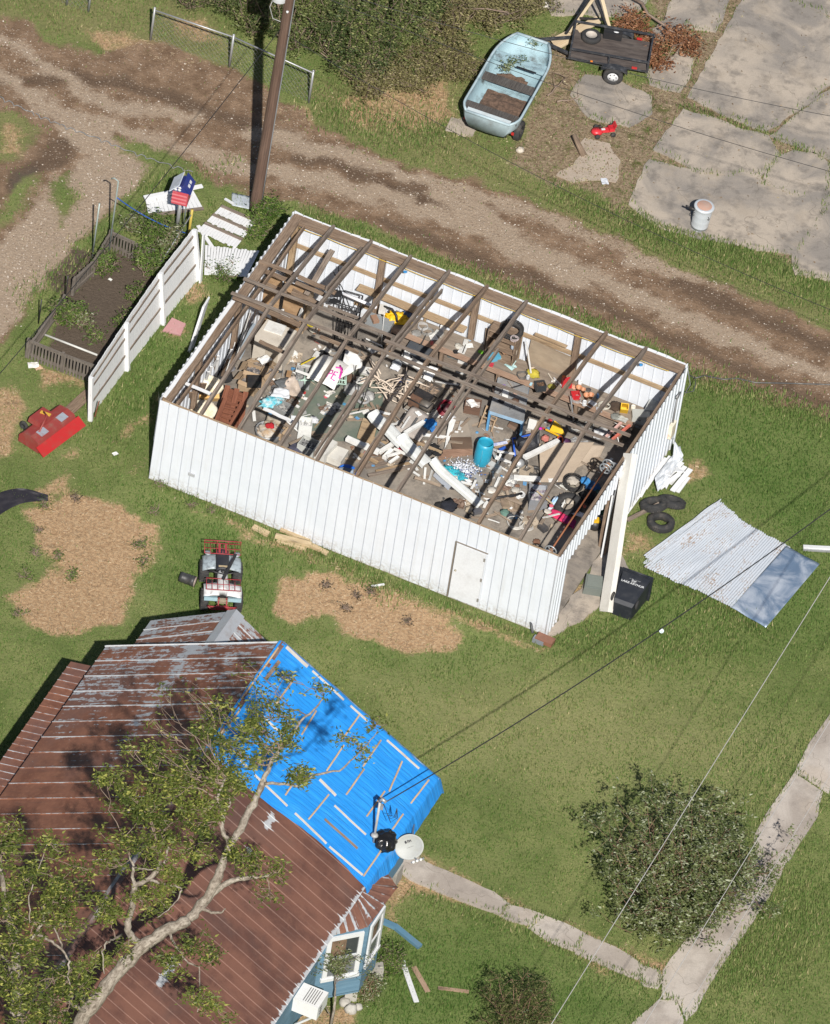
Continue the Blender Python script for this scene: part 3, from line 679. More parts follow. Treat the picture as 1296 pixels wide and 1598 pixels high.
cap_m=paint((.145,.078,.060),(.40,.42,.44),1.0,.5,.0,scale=.9,name='ridge_cap_metal')
mb=MB();
for s_,d_ in((1,dR),(-1,dL)):
 mb.grid(lambda u,v:tuple(HTOP-VV*(HL*u)+d_*(.11*v)+ZZ*.05),30,1)
mb.build('ridge_cap',cap_m,house)
mb=MB();mb.grid(lambda u,v:tuple(HTOP+VV*.02+d_*(sl*u)+ZZ*(.03-.12*v)),1,1)
for d_ in(dR,dL):mb.beam(HTOP+VV*.02+ZZ*-.06,HTOP+VV*.02+d_*sl+ZZ*-.06,.03,.14)
mb.build('rake_board',paint((.62,.64,.66),amt=.6),house)
BLUE=wood((.10,.20,.29),(.14,.255,.35),streak=(1.0,1.0,14),name='blue_siding',dark=(.10,.16,.22))
def wallbox(name,c0,c1,a0,a1,z0,z1,mat=None,parent=None):
 mb=MB();M=mat_axes(Hs((c0+c1)/2,(a0+a1)/2,(z0+z1)/2),UU,ZZ);mb.box((0,0,0),(abs(c1-c0),abs(a1-a0),z1-z0),0,M);return mb.build(name,mat or BLUE,parent or house)
wi=HH-.38
wallbox('wall',wi-.12,wi,.42,HL-.4,.5,HE+.08);wallbox('wall',-wi,-wi+.12,.42,HL-.4,.5,HE+.08)
wallbox('wall',-wi+.12,wi-.12,.42,.54,.5,HE+.1);wallbox('wall',-wi+.12,wi-.12,HL-.52,HL-.4,.5,HE+.1)
mb=MB();mb.add([Hs(-wi,.48,HE+.08),Hs(wi,.48,HE+.08),Hs(0,.48,HR-.1),Hs(-wi,.40,HE+.08),Hs(wi,.40,HE+.08),Hs(0,.40,HR-.1)],[(0,1,2),(5,4,3),(0,3,4,1),(1,4,5,2),(2,5,3,0)]);mb.build('gable',BLUE,house)
pier_m=concrete_mat('pier_concrete',(.30,.28,.25),(.42,.40,.36))
for a in np.arange(.7,HL,2.4):
 mb=MB()
 for c in(-wi+.15,wi-.15):mb.box((0,0,0),(.4,.4,.5),0,mat_axes(Hs(c,a,.25),UU,ZZ))
 mb.build('pier',pier_m,house)
WLp=P(131,1040,2.75)
mb_dir=(-UU*1.0-ZZ*.22).normalized()
q0=Vector((P(147,1040,2.86)))
roof_plane(P(146,1040,2.86),-VV,mb_dir,6.6,.62,.26,'porch_roof',ROOF_L,house,lambda a,s:.0,rib=.022)
mb=MB();
for k in range(4):
 b_=P(131,1040,2.7)-VV*(.15+2.1*k);mb.box((0,0,0),(.1,.1,2.6),0,Matrix.Translation(Vector((b_.x+.15,b_.y,1.3)))@R_)
mb.build('porch_wall',BLUE,house)
ET=P(369,953,3.85);dEL=(-UU*2.18-ZZ*1.43).normalized();dER=(UU*2.18-ZZ*1.43).normalized();es=math.hypot(2.18,1.43)
eL=2.6
roof_plane(ET,-VV,dEL,eL,es,.42,'roof',ROOF_L,house,lambda a,s:.36-.12*a/2+(.25 if s<.3 else 0))
roof_plane(ET,-VV,dER,eL,es,.31,'roof',ROOF_L,house,lambda a,s:.38-.15*s)
mb=MB()
for d_ in(dEL,dER):mb.grid(lambda u,v:tuple(ET-VV*(eL*u)+d_*(.28*v)+ZZ*.05),8,1)
mb.build('ridge_cap',paint((.50,.52,.55),(.3,.2,.15),.4,.45,.4),house)
Eg=Vector((ET.x,ET.y,0))
mb=MB();mb.box((0,0,0),(3.9,.12,2.0),0,mat_axes(Eg-VV*.35+ZZ*1.4,UU,ZZ));mb.box((0,0,0),(.12,2.2,2.0),0,mat_axes(Eg-VV*1.5-UU*1.9+ZZ*1.4,UU,ZZ));mb.box((0,0,0),(.12,2.2,2.0),0,mat_axes(Eg-VV*1.5+UU*1.9+ZZ*1.4,UU,ZZ))
mb.build('wall',BLUE,house)
mb=MB();g0=Eg-VV*.3
mb.add([g0-UU*2+ZZ*2.4,g0+UU*2+ZZ*2.4,g0+ZZ*3.72,g0-UU*2+ZZ*2.4-VV*.08,g0+UU*2+ZZ*2.4-VV*.08,g0+ZZ*3.72-VV*.08],[(0,1,2),(5,4,3),(0,3,4,1),(1,4,5,2),(2,5,3,0)]);mb.build('gable',BLUE,house)
def hc(p):
 d=p-Vector((HT.x,HT.y,0));return d.dot(UU),-d.dot(VV)
F1=P(557,1545,.5);F2=P(589,1508,.5)
c1_,a1_=hc(F1);c2_,a2_=hc(F2);co=(c1_+c2_)/2
BZ0,BZ1=.5,2.72
k1=(wi,a1_+(co-wi));k2=(wi,a2_-(co-wi))
def panel(name,A,B,z0,z1,th,mat,parent,off=0.0):
 """upright panel between plan points A,B (house c,a), offset outwards"""
 pA=Hs(A[0],A[1],0);pB=Hs(B[0],B[1],0);d=(pB-pA).normalized();n=d.cross(ZZ)
 mb=MB();mb.beam(pA+n*(off-th/2)+ZZ*((z0+z1)/2),pB+n*(off-th/2)+ZZ*((z0+z1)/2),th,z1-z0);return mb.build(name,mat,parent)
def onplane(px,py,pt,n):
 d=FW+RT*((px-648)/FPX)-UP*((py-799)/FPX)
 return CAMP+d*((pt-CAMP).dot(n)/d.dot(n))
WHITEP=paint((.66,.67,.68),amt=.15,rough=.45);WHITEW=whitewood()
GALV=paint((.42,.43,.44),(.25,.2,.16),.3,.45,.5);BLACKM=paint((.022,.022,.024),(.12,.09,.07),.25,.5,.0);RUBBER=paint((.028,.028,.029),(.14,.12,.10),.5,.85,scale=6)
REDP=paint((.46,.025,.025),(.22,.08,.06),.35,.45);GREYP=paint((.22,.23,.24),amt=.3);GLASSD=paint((.05,.055,.06),(.12,.12,.12),.3,.08)
CARD=cloth((.36,.26,.165),(.29,.205,.13),2);BLACKBAG=paint((.012,.012,.013),(.03,.03,.03),.2,.22,bumps=.6,scale=2)
def Rz(a):return Matrix.Rotation(a,4,'Z')
def text_mesh(body,size,mat,name,parent,M,align='CENTER',depth=.002):
 cu=bpy.data.curves.new('lettering','FONT');cu.body=body;cu.size=size;cu.align_x=align;cu.align_y='CENTER';cu.extrude=depth;cu.space_line=.95
 cu.offset=size*.02
 o=bpy.data.objects.new('lettering',cu);COL.objects.link(o)
 me=bpy.data.meshes.new_from_object(o.evaluated_get(bpy.context.evaluated_depsgraph_get()))
 bpy.data.objects.remove(o);me.name=name
 me.transform(M);me.materials.clear();me.materials.append(mat)
 t=bpy.data.objects.new(name,me);COL.objects.link(t);t.parent=parent;return t
panel('bay_wall',k1,(co,a1_),BZ0,BZ1,.1,BLUE,house);bw=panel('bay_wall',(co,a1_),(co,a2_),BZ0,BZ1,.1,BLUE,house);panel('bay_wall',(co,a2_),k2,BZ0,BZ1,.1,BLUE,house)
mb=MB();mb.prism([(wi,k1[1]),(co,a1_),(co,a2_),(wi,k2[1])][::-1],.45,.52,mat_axes(Vector((HT.x,HT.y,0)),UU,ZZ)@Matrix.Scale(-1,4,(0,1,0)));mb.build('bay_floor',BLUE,house)
def lerp2(A,B,t):return(A[0]+(B[0]-A[0])*t,A[1]+(B[1]-A[1])*t)
def sash_window(A,B,t0,t1,z0,z1,openpart=.0,pane=GLASSD):
 def pp(t):q=lerp2(A,B,t);return Hs(q[0],q[1],0)
 d=(pp(1)-pp(0)).normalized();n=d.cross(ZZ);W_=(pp(t1)-pp(t0)).length;fw=.12
 mb=MB()
 a,b=pp(t0)+n*.02,pp(t1)+n*.02
 mb.beam(a+ZZ*z0-d*.03,b+ZZ*z0+d*.03,.09,.10);mb.beam(a+ZZ*z1,b+ZZ*z1,.06,.12)
 mb.beam(a+ZZ*(z0+.05)+d*fw/2,a+ZZ*(z1-.06)+d*fw/2,fw,.061,up=n);mb.beam(b+ZZ*(z0+.05)-d*fw/2,b+ZZ*(z1-.06)-d*fw/2,fw,.061,up=n)
 win=mb.build('window',WHITEP,house)
 mid=(z0+z1)/2;a2,b2=a+d*fw,b-d*fw
 mb=MB();mb.beam(a2+ZZ*mid,b2+ZZ*mid,.05,.05);mb.beam(a2+ZZ*(z0+.07),b2+ZZ*(z0+.07),.05,.04);mb.build('sash',WHITEP,win)
 mb=MB();mb.beam(a2+ZZ*(z0+mid)/2-n*.005,b2+ZZ*(z0+mid)/2-n*.005,.012,mid-z0-.1);mb.build('pane',paint((.16,.17,.18),(.3,.3,.3),.3,.12),win)
 mb=MB();mb.beam(a2+ZZ*(z1+mid)/2-n*.008,b2+ZZ*(z1+mid)/2-n*.008,.012,z1-mid-.1);mb.build('pane',GLASSD,win)
 mb=MB();mb.beam(a2+d*.02+ZZ*(z1+mid)/2+n*.004,a2+d*(W_*.42)+ZZ*(z1+mid)/2+n*.004,.008,z1-mid-.16);mb.build('blind',cloth((.20,.13,.08)),win)
sash_window(k1,(co,a1_),.12,.90,1.15,2.55)
sash_window((co,a1_),(co,a2_),.10,.92,1.25,2.60)
T1,T2=P(574,1380,3.14),P(557,1407,3.14);Ea,Eb,Ec,Ed=P(594,1348,2.86),P(621,1385,2.74),P(574,1447,2.74),P(503,1464,2.80);Tm=P(510,1462,2.95)
def quadsheet(name,A,B,C_,D,mat,parent,nx=10,ny=4,rib=.02,bare=None,off=0.0):
 n=(B-A).cross(D-A).normalized()
 if n.z<0:n=-n
 mb=MB();g=[];vs=[];br_=[]
 for i in range(nx*4+1):
  h=rib if i%4==3 else 0
  for j in range(ny+1):
   u,v=i/(nx*4),j/ny
   q=(A*(1-u)+B*u)*(1-v)+(D*(1-u)+C_*u)*v
   vs.append(q+n*(h+off));g.append((v*(D-A).length,u*(B-A).length,h));br_.append((bare(u,v)if bare else .1)+(.22 if h else 0))
 fs=[(i*(ny+1)+j,i*(ny+1)+j+1,(i+1)*(ny+1)+j+1,(i+1)*(ny+1)+j)for i in range(nx*4)for j in range(ny)]
 o_=len(vs);vs+=[v-n*.012 for v in vs];g+=g[:];br_+=br_[:];fs+=[tuple(o_+i for i in reversed(f))for f in fs]
 mb.add(vs,fs,None,g);ob=mb.build(name,mat,parent)
 at=ob.data.attributes.new('bare','FLOAT','POINT');at.data.foreach_set('value',np.array(br_,dtype=np.float32));return ob
quadsheet('bay_roof',T2,T1,Eb,Ec,ROOF_L,house,5,bare=lambda u,v:.12)
quadsheet('bay_roof',Tm,T2,Ec,Ed,ROOF_L,house,5,bare=lambda u,v:.5-.5*u)
quadsheet('bay_roof',T1,P(592,1347,3.0),Ea,Eb,ROOF_L,house,2,bare=lambda u,v:.2)
mb=MB();mb.tube([T1,Eb],.02,6);mb.build('hip_cap',cap_m,house);mb=MB();mb.tube([T2,Ec],.022,6);mb.build('hip_cap',cap_m,house)
ac0=P(470,1562,1.45);ca,aa=hc(ac0)
ac=thing('air_conditioner','white window air conditioner sticking out of the blue house wall','air conditioner',Hs(wi+.1,aa,1.45))
M_=mat_axes(Hs(wi+.33,aa+.1,1.65),UU,ZZ)
mb=MB();mb.box((0,0,0),(.66,.62,.42),0,M_);mb.build('casing',paint((.74,.74,.73),(.4,.36,.3),.25,.5),ac)
mb=MB()
for k in range(3):
 mb.box((.335,-.22+.09*1,-.1+.1*k),(.012,.12,.05),0,M_)
for k in range(6):mb.box((-.0+.06*k-.1,.0,.213),(.02,.5,.008),0,M_)
mb.build('grille',paint((.16,.16,.16)),ac)
mb=MB();mb.beam(Hs(wi+.1,aa+.3,.9),Hs(wi+.55,aa+.3,1.42),.05,.05);mb.build('bracket',WHITEP,ac)
mb_=P(585,1303,3.72);mz=1.15
mast=thing('service_mast','white electric service mast rising through the blue tarp','mast',mb_)
mb=MB();mb.tube([mb_-ZZ*.3,mb_+ZZ*mz],.032,10);mb.build('pipe',paint((.44,.43,.41),amt=.5),mast)
mb=MB();mb.lathe([(0.04,.0),(.10,.0),(.08,.03),(.04,.06),(.033,.06)],14,Matrix.Translation(mb_-ZZ*.02));mb.build('flashing',paint((.36,.36,.35)),mast)
mb=MB();mb.tube([mb_+ZZ*mz,mb_+ZZ*(mz+.1)+UU*.05,mb_+ZZ*(mz+.04)+UU*.15],.05,8);mb.build('weatherhead',GALV,mast);mb=MB();mb.box((.06,.02,mz-.2),(.08,.1,.12),0,Matrix.Translation(mb_));mb.build('junction_box',GALV,mast)
mb=MB()
for k in range(3):
 c=mb_+ZZ*(mz-.05);mb.tube([c+UU*.1,c+UU*(.25+.05*k)-ZZ*(.3+.1*k),c+UU*(.42+.04*k)-ZZ*(.25),c+UU*.45+ZZ*.04],.009,5)
mb.build('drip_loop',BLACKM,mast)
def catenary(p,q,sag,n=40):return[p.lerp(q,t/n)-ZZ*(sag*4*(t/n)*(1-t/n))for t in range(n+1)]
mb=MB();ct=mb_+ZZ*(mz+.02)+UU*.12
mb.tube(catenary(ct,P(1480,655,6.8),.55),.016,5);solo(mb,'power_cable',BLACKM,'thick black service cable running from the roof mast across the lawn','cable')
for k,(x0,y0,x1,y1,z,r,lab)in enumerate([(1500,573,700,1857,6.6,.010,'pale overhead wire crossing the round bush'),(1500,792,880,1805,6.6,.009,'pale overhead wire running along above the sidewalk'),(1500,878,920,1823,6.3,.007,'thin faint overhead wire at the right edge of the sidewalk')]):
 mb=MB();mb.tube(catenary(P(x0,y0,z),P(x1,y1,z),.0),r,5);solo(mb,'overhead_wire',paint((.50,.48,.46),rough=.6),lab,'wire')
dc=P(640,1321,3.2);dish=thing('satellite_dish','pale grey satellite dish with dark logo at the house corner','satellite dish',P(612,1340,2.9))
Md=mat_axes(dc,RT*.86+UP*.32-FW*.25,(-FW*.92+ZZ*.12+UU*.3))
mb=MB();pr=[(0,0)]+[(.36*k/8,.075*(k/8)**2)for k in range(1,9)]+[(.37,.07),(.36,.055),(.2,-.0),(0,-.02)]
Ms=Md@Matrix.Diagonal((1,.86,1,1));mb.lathe(pr,36,Ms);mb.build('reflector',paint((.38,.39,.37),(.28,.26,.23),.45,.55),dish)
dz=(Md.to_3x3()@Vector((0,0,1))).normalized();dy=(Md.to_3x3()@Vector((0,1,0))).normalized()
foc=P(652,1343,3.35)
mb=MB();mb.tube([dc-dy*.30,foc],.02,6);mb.tube([dc-dz*.02,dc-dz*.2,Hs(wi+.12,.6,2.9)],.025,8);mb.build('arm',GALV,dish)
for k in range(3):
 mb=MB();c=foc+RT*(.09*(k-1))+UP*.03*(k-1);mb.tube([c-dz*-.08,c-dz*-.01,c+dz*.0],[.03,.035,.03],10);mb.box((0,0,0),(.03,.05,.03),0,Matrix.Translation(c+dz*.0));mb.build('receiver',paint((.72,.72,.70)),dish)
mb=MB();mb.beam(foc-RT*.16-UP*.06,foc+RT*.16+UP*.05,.04,.03);mb.build('bracket',GALV,dish)
dk=paint((.03,.03,.035),amt=.1)
mb=MB()
for(x,y,w_,h_,r_)in((-.06,.17,.05,.07,.1),(.005,.175,.022,.07,-.1),(.04,.165,.022,.06,.2),(.07,.18,.05,.018,.6),(.09,.155,.018,.05,0)):
 rr2=math.hypot(x,y)/.40;mb.box((x*.9,y*.78,.075*rr2**2+.006),(w_,h_,.004),r_,Md)
for k in range(7):mb.box((-.07+.025*k,-.02,.075*.04+.004),(.012,.012,.003),0,Md)
mb.build('logo',dk,dish)
def blob(r,seed,amp=.22,sq=(1,1,.7),n=22,f=2.4,M=None,mb=None,zmin=None):
 mb=mb or MB();vs=[];fs=[]
 for i in range(n+1):
  th=pi*i/n
  for j in range(2*n):
   ph=pi*j/n;d=Vector((sin(th)*cos(ph),sin(th)*sin(ph),cos(th)))
   k=r*(1+amp*mnoise.noise(d*f+Vector((seed*7.3,seed,0)))*2+amp*.5*abs(mnoise.noise(d*f*3+Vector((0,seed,3))))*2)
   v=Vector((d.x*k*sq[0],d.y*k*sq[1],d.z*k*sq[2]))
   if zmin is not None:v.z=max(v.z,zmin)
   vs.append(v)
 for i in range(n):
  for j in range(2*n):a=i*2*n+j;b=i*2*n+(j+1)%(2*n);fs.append((a,a+2*n,b+2*n,b))
 mb.add(vs,fs,M,None,True);return mb
bg_=P(601,1313,3.42);mb=blob(.29,3,.10,(1,1.1,.85),M=Matrix.Translation(bg_));mb.lathe([(0.16,.0),(.1,.14),(.02,.30)],8,Matrix.Translation(bg_+UU*.05+ZZ*.0+VV*.15));solo(mb,'plastic_bag',BLACKBAG,'shiny black plastic bag tied over the roof corner beside the dish','bag')
nR=dR.cross(-VV).normalized();nR=nR if nR.z>0 else-nR
def tarp_mat():
 m,nt,b=_new('blue_tarp');g=N(nt,'ShaderNodeAttribute',attribute_name='gc').outputs['Vector']
 mp=N(nt,'ShaderNodeMapping');mp.inputs['Scale'].default_value=(7,.5,1);mp.inputs['Rotation'].default_value=(0,0,.35);nt.links.new(g,mp.inputs['Vector'])
 n1=noise(nt,mp.outputs[0],1.4,4,.6,.4);n2=noise(nt,g,1.1,4,.5,.6)
 c=mixc(nt,sstep(nt,n1,.35,.7),(.020,.235,.66),(.030,.29,.76));nt.links.new(mixc(nt,mth(nt,'MULTIPLY',sstep(nt,n2,.55,.8),.4),c,(.06,.33,.72)),b.inputs['Base Color'])
 b.inputs['Roughness'].default_value=.34;bump(nt,b,mth(nt,'ADD',n1,mth(nt,'MULTIPLY',n2,.8)),.8,.045);return m
def tarp_pt(u,v,lift=.045):
 a=-.16+4.5*u;s=-.08+(sl+.48)*v
 a+=.10*sin(s*1.3)*u
 w=.018*mnoise.noise(Vector((a*.9+s*.8,s*3.0-a*1.2,1)))+.009*mnoise.noise(Vector((a*6+s*2,s*2.0,5)))
 q=HTOP-VV*a+nR*(lift+w)
 if s<=sl:q=q+dR*s
 else:
  e=s-sl;q=q+dR*(sl+e*.45)-ZZ*(e*.85)+UU*(.02*mnoise.noise(Vector((a*4,0,2))))
 if a<0:q=q-ZZ*(-a*.9)
 if s<0:q=q+nR*(s*.4)
 return tuple(q)
mb=MB();nx,ny=90,110;vs=[Vector(tarp_pt(i/nx,j/ny))for i in range(nx+1)for j in range(ny+1)];g=[(4.5*i/nx,sl*j/ny,0)for i in range(nx+1)for j in range(ny+1)]
mb.add(vs,[(i*(ny+1)+j,i*(ny+1)+j+1,(i+1)*(ny+1)+j+1,(i+1)*(ny+1)+j)for i in range(nx)for j in range(ny)],None,g,True)
tarp=solo(mb,'tarp',tarp_mat(),'bright blue tarp nailed with wooden battens over the house roof','tarp')
BW=wood((.42,.30,.18),(.58,.44,.29),name='batten_wood',dark=(.2,.14,.09));BWH=paint((.58,.54,.48),(.30,.22,.15),.5,.8)
BR_=wood((.20,.14,.10),(.30,.22,.16),name='brown_batten')
bats=[(460,212,398,293,.10,2),(522,302,440,415,.05,0),(630,440,563,550,.045,0),(828,460,743,580,.045,0),(757,598,678,715,.045,0),(928,575,845,695,.045,0),(1025,672,965,810,.045,0),(850,708,768,825,.045,0),(945,810,862,925,.045,0),(688,825,595,938,.045,0),(1148,757,1065,865,.045,0),(1030,915,980,985,.045,0),(930,1080,848,1200,.045,0),(568,705,488,828,.045,0),(280,435,240,490,.04,0),(440,590,360,670,.045,0),(205,520,190,548,.04,0),(335,420,475,552,.07,1),(645,755,720,830,.08,1),(713,875,858,1010,.055,1),(668,938,820,1073,.07,2),(492,146,590,237,.10,1),(612,256,757,390,.06,1),(787,416,866,488,.06,1),(955,574,1103,706,.06,1),(187,575,240,628,.06,1),(282,667,327,712,.06,1),(347,735,497,878,.06,1),(532,910,677,1050,.06,1),(690,1064,843,1195,.06,1),(455,150,350,295,.045,0),(340,310,285,385,.045,0)]
for i,(x0,y0,x1,y1,w_,k)in enumerate(bats):
 f=.3395;pl=HTOP+nR*.07
 A_,B_=onplane(280+x0*f,960+y0*f,pl,nR),onplane(280+x1*f,960+y1*f,pl,nR)
 mb=MB();mb.beam(A_,B_,w_*.92,.02,up=nR,seg=4,jit=.003);mb.build('batten',(BW,BWH,BR_)[k],tarp)
pb=P(398,328);pole=thing('utility_pole','tall brown wooden utility pole behind the shed corner','utility pole',pb)
mb=MB();mb.tube([pb+ZZ*z-ZZ*.2+RT*(.0+.012*z)for z in np.linspace(0,9.8,14)],[.165-.004*k for k in range(14)],14);mb.build('shaft',wood((.085,.052,.038),(.16,.10,.072),streak=(1,30,30),name='pole_wood'),pole)
tz=pb+ZZ*7.35
mb=MB();tc=P(437,-6,7.3);mb.lathe([(0,0),(.2,0),(.22,.03),(.22,.75),(.2,.8),(.0,.84)],18,Matrix.Translation(tc-ZZ*.1));mb.build('transformer',paint((.70,.72,.74),rough=.4),pole)
mb=MB();mb.beam(tc+ZZ*.3,pb+ZZ*7.7,.06,.06);mb.build('bracket',GALV,pole)
mb=MB();mb.tube([tc+ZZ*-.05-RT*.15,tc-ZZ*.35-RT*.22,tc-ZZ*.75-RT*.1,tc-ZZ*.85+RT*.1,pb+ZZ*6.2+RT*.2],.012,5);mb.build('wire_loop',paint((.4,.4,.4)),pole)
mb=MB();mb.tube([pb+ZZ*z+RT*(.14+.012*z)-FW*.12 for z in np.linspace(.1,9,8)],.018,5);mb.build('ground_wire',GREYP,pole)
mb=MB();mb.lathe([(0,0),(.035,0),(.035,.05),(0,.06)],8,Matrix.Translation(pb+ZZ*6.85-FW*.2+RT*.09));mb.build('bolt',WHITEP,pole)
for(p_,q_,sg,r,lab)in((pb+ZZ*6.35,P(-160,765,3.6),.35,.011,'black wire running from the pole down past the garden'),(pb+ZZ*8.1,P(1500,215,8.1),.5,.008,'upper dark wire over the concrete slabs, farther from the road'),(pb+ZZ*7.9,P(1500,320,7.9),.5,.008,'middle dark wire over the concrete slabs'),(pb+ZZ*6.2,P(1500,560,6.2),.7,.008,'lowest dark wire passing over the trash can side of the road')):
 mb=MB();mb.tube(catenary(p_,q_,sg),r,5);solo(mb,'overhead_wire',BLACKM,lab,'wire')
mb=MB();mb.tube([P(x,y,.04+.05*(i%2))for i,(x,y)in enumerate(((1074,584),(1085,590),(1100,586),(1130,592),(1150,590),(1180,597),(1230,598),(1296,600),(1400,602)))],.02,6);solo(mb,'cable',paint((.05,.05,.05),(.3,.28,.25),.6),'dark cable lying on the ground from the shed corner','cable')
mb=MB();mb.tube([P(1074,576,2.3),P(1078,600,1.4),P(1070,613,1.2),P(1083,610,1.0),P(1086,598,.6),P(1085,588,.1)],.012,5);solo(mb,'wire',GREYP,'loose grey wire dangling from the shed wall corner','wire')
def chainlink(pts,h,name,label,gap=.55):
 root=thing(name,label,'fence',pts[0])
 tot=[]
 for i in range(len(pts)-1):
  mb=MB();mb.tube([pts[i]+ZZ*h,pts[i+1]+ZZ*h],.022,8);mb.build('top_rail',GALV,root)
  d=(pts[i+1]-pts[i]);L=d.length;d.normalize();mb=MB();st=.15;r=.0022
  k=0.0
  while k<L+h:
   for s_ in(1,-1):
    x0,x1=k,k-h
    A_,B_=(max(x1,0),h-(0-x1 if x1<0 else 0)),(min(x0,L),0+(x0-L if x0>L else 0))
    if B_[0]<=A_[0]:continue
    if s_<0:A_,B_=(L-A_[0],A_[1]),(L-B_[0],B_[1])
    mb.tube([pts[i]+d*A_[0]+ZZ*A_[1],pts[i]+d*B_[0]+ZZ*B_[1]],r,3,False)
   k+=st
  mb.build('mesh',GALV,root)
 for i,p in enumerate(pts):
  mb=MB();mb.tube([p,p+ZZ*(h+.08)],.032,8);mb.lathe([(.04,0),(.035,.03),(0,.05)],8,Matrix.Translation(p+ZZ*(h+.06)));mb.build('post',GALV,root)
 return root
chainlink([P(x,y,0)for x,y in((100,-40),(235,62),(358,104),(482,160))][1:],1.05,'chain_link_fence','galvanised chain-link fence in front of the tall dark bushes')
chainlink([P(60,-22),P(104,8),P(138,18)],.9,'chain_link_fence','short galvanised chain-link fence piece at the top edge left of the gap')
mb=MB();
base=[P(x,y,.05)for x,y in((-40,118),(0,152),(55,178),(95,195),(150,215),(205,237),(260,256),(300,268))]
for k in range(len(base)-1):
 d=base[k+1]-base[k];n=int(d.length/.09)
 mb.tube([base[k]+d*(j/n)+ZZ*(.03*sin(j*2.4))+UP.cross(ZZ).normalized()*.0+VV*(.05*sin(j*1.9+1))for j in range(n+1)],.012,4,False)
solo(mb,'fallen_fence_wire',GREYP,'rolled strip of fence wire lying across the gravel drive','wire')
PICK=wood((.105,.09,.075),(.20,.175,.15),name='weathered_picket')
def picket(pts,h,label):
 root=thing('picket_fence',label,'fence',pts[0],'low picket fence sections around the garden bed')
 for i in range(len(pts)-1):
  a,b=pts[i],pts[i+1];d=b-a;L=d.length;dd=d.normalized();n=dd.cross(ZZ)
  mb=MB();k=0.02
  while k<L:
   hh=h+random.uniform(-.02,.02);mb.beam(a+dd*k+n*.03+dd*random.uniform(-.006,.006),a+dd*k+n*.03+ZZ*hh,.05,.018,up=n);k+=.092
  mb.build('pickets',PICK,root)
  mb=MB();mb.beam(a+ZZ*(h-.05),b+ZZ*(h-.05),.05,.08);mb.build('rail',PICK,root)
  mb=MB();mb.beam(a+ZZ*.14,b+ZZ*.14,.04,.07);mb.build('rail',PICK,root)
 for p in pts:
  mb=MB();mb.beam(p-dd*.05,p-dd*.05+ZZ*(h+.03),.07,.07,up=VV);mb.build('post',PICK,root)
G=lambda*q:[P(x,y,0)for x,y in q]
picket(G((172,388),(238,418)),.60,'grey picket section at the far end of the garden bed')
picket(G((170,388),(144,432),(112,462)),.60,'grey picket section on the far left side of the garden bed')
picket(G((96,488),(48,556)),.55,'leaning grey picket section on the near left side of the garden')
picket(G((44,558),(98,580),(152,600)),.62,'grey picket section across the near end of the garden')
def rod(name,cat,label,pts,r,mat,**k):mb=MB();mb.tube(pts,r,7);return solo(mb,name,mat,label,cat,**k)
PALEG=paint((.34,.40,.38),amt=.3,rough=.5,metal=.3)
rod('garden_pole','pole','tallest pale metal pole with hooked top by the garden',[P(170,392),P(181,392-0,0)+ZZ*0 if False else P(170,392)+ZZ*2.45,P(170,392)+ZZ*2.5-UU*.12,P(170,392)+ZZ*2.45-UU*.2],.022,PALEG)
rod('garden_pole','pole','shorter pale metal pole at the left side of the garden',[P(144,402),P(144,402)+ZZ*1.9],.022,PALEG)
rod('shadow_stake','stake','dark stake standing in for a post shadow left of the garden bed',[P(101,470),P(101,470)+ZZ*.9],.018,BLACKM)  # black upright modelled where only a post's shadow falls
rod('shadow_stake','stake','dark stake standing in for a post shadow at the lower left garden corner',[P(60,505),P(60,505)+ZZ*.85],.018,BLACKM)  # second black upright, also drawn in place of a post's shadow
rod('garden_pole','pole','white pipe lying inside the near end of the garden',[P(70,522,.12),P(152,554,.1)],.03,paint((.55,.55,.52)))
BLUEP=paint((.02,.09,.42),amt=.2)
rod('rope','rope','blue rope strung from the tall garden pole to the yellow post',catenary(P(170,392)+ZZ*1.9,P(294,376)+ZZ*.25,.15,16),.014,BLUEP)
rod('yellow_post','post','thin yellow post beside the white board fence',[P(293,378),P(293,378)+ZZ*1.15],.035,paint((.48,.36,.06),amt=.5))
rod('conduit','pipe','thin grey pipe leaning from the yellow post into the plants',[P(242,424,.1),P(289,330,.0)*0+P(293,378)+ZZ*1.0],.017,GREYP)
bp=P(275,364);bh=thing('birdhouse','red white and blue painted birdhouse on a grey post','birdhouse',bp)
mb=MB();mb.tube([bp,bp+ZZ*1.2],.05,8);mb.build('post',GALV,bh)
mb=MB();mb.tube([bp+UU*.17+ZZ*.4,bp+UU*.17+ZZ*1.75],.02,6);mb.build('side_rod',PALEG,bh)
bc=bp+ZZ*1.18;Mb=Matrix.Translation(bc)@Rz(-.12)
RED2=paint((.50,.07,.09),(.6,.5,.5),.3);NAVY=paint((.02,.035,.20),amt=.2)
mb=MB();mb.box((0,0,.22),(.42,.42,.44),0,Mb);bod=mb.build('box',RED2,bh)
mb=MB();mb.add([(-.21,-.212,.44),(.21,-.212,.44),(.21,.212,.44),(-.21,.212,.44),(0,-.212,.68),(0,.212,.68)],[(0,1,4),(2,3,5),(0,4,5,3),(1,2,5,4)],Mb);mb.build('gable',NAVY,bh)
mb=MB();mb.box((-.17,0,.58),(.36,.56,.025),(0,-.85,0),Mb);mb.build('roof_board',paint((.55,.60,.68)),bh)
mb=MB();mb.box((.16,0,.60),(.34,.56,.025),(0,.85,0),Mb);mb.build('roof_board',NAVY,bh)
for k in range(4):
 mb=MB();mb.lathe([(0,.0),(.05,0),(.05,.01),(0,.012)],5,Mb@Matrix.Translation((-.14+.1*(k%2),-.214,.50+.08*(k//2)))@Matrix.Rotation(pi/2,4,'X'));mb.build('star',WHITEP,bh)
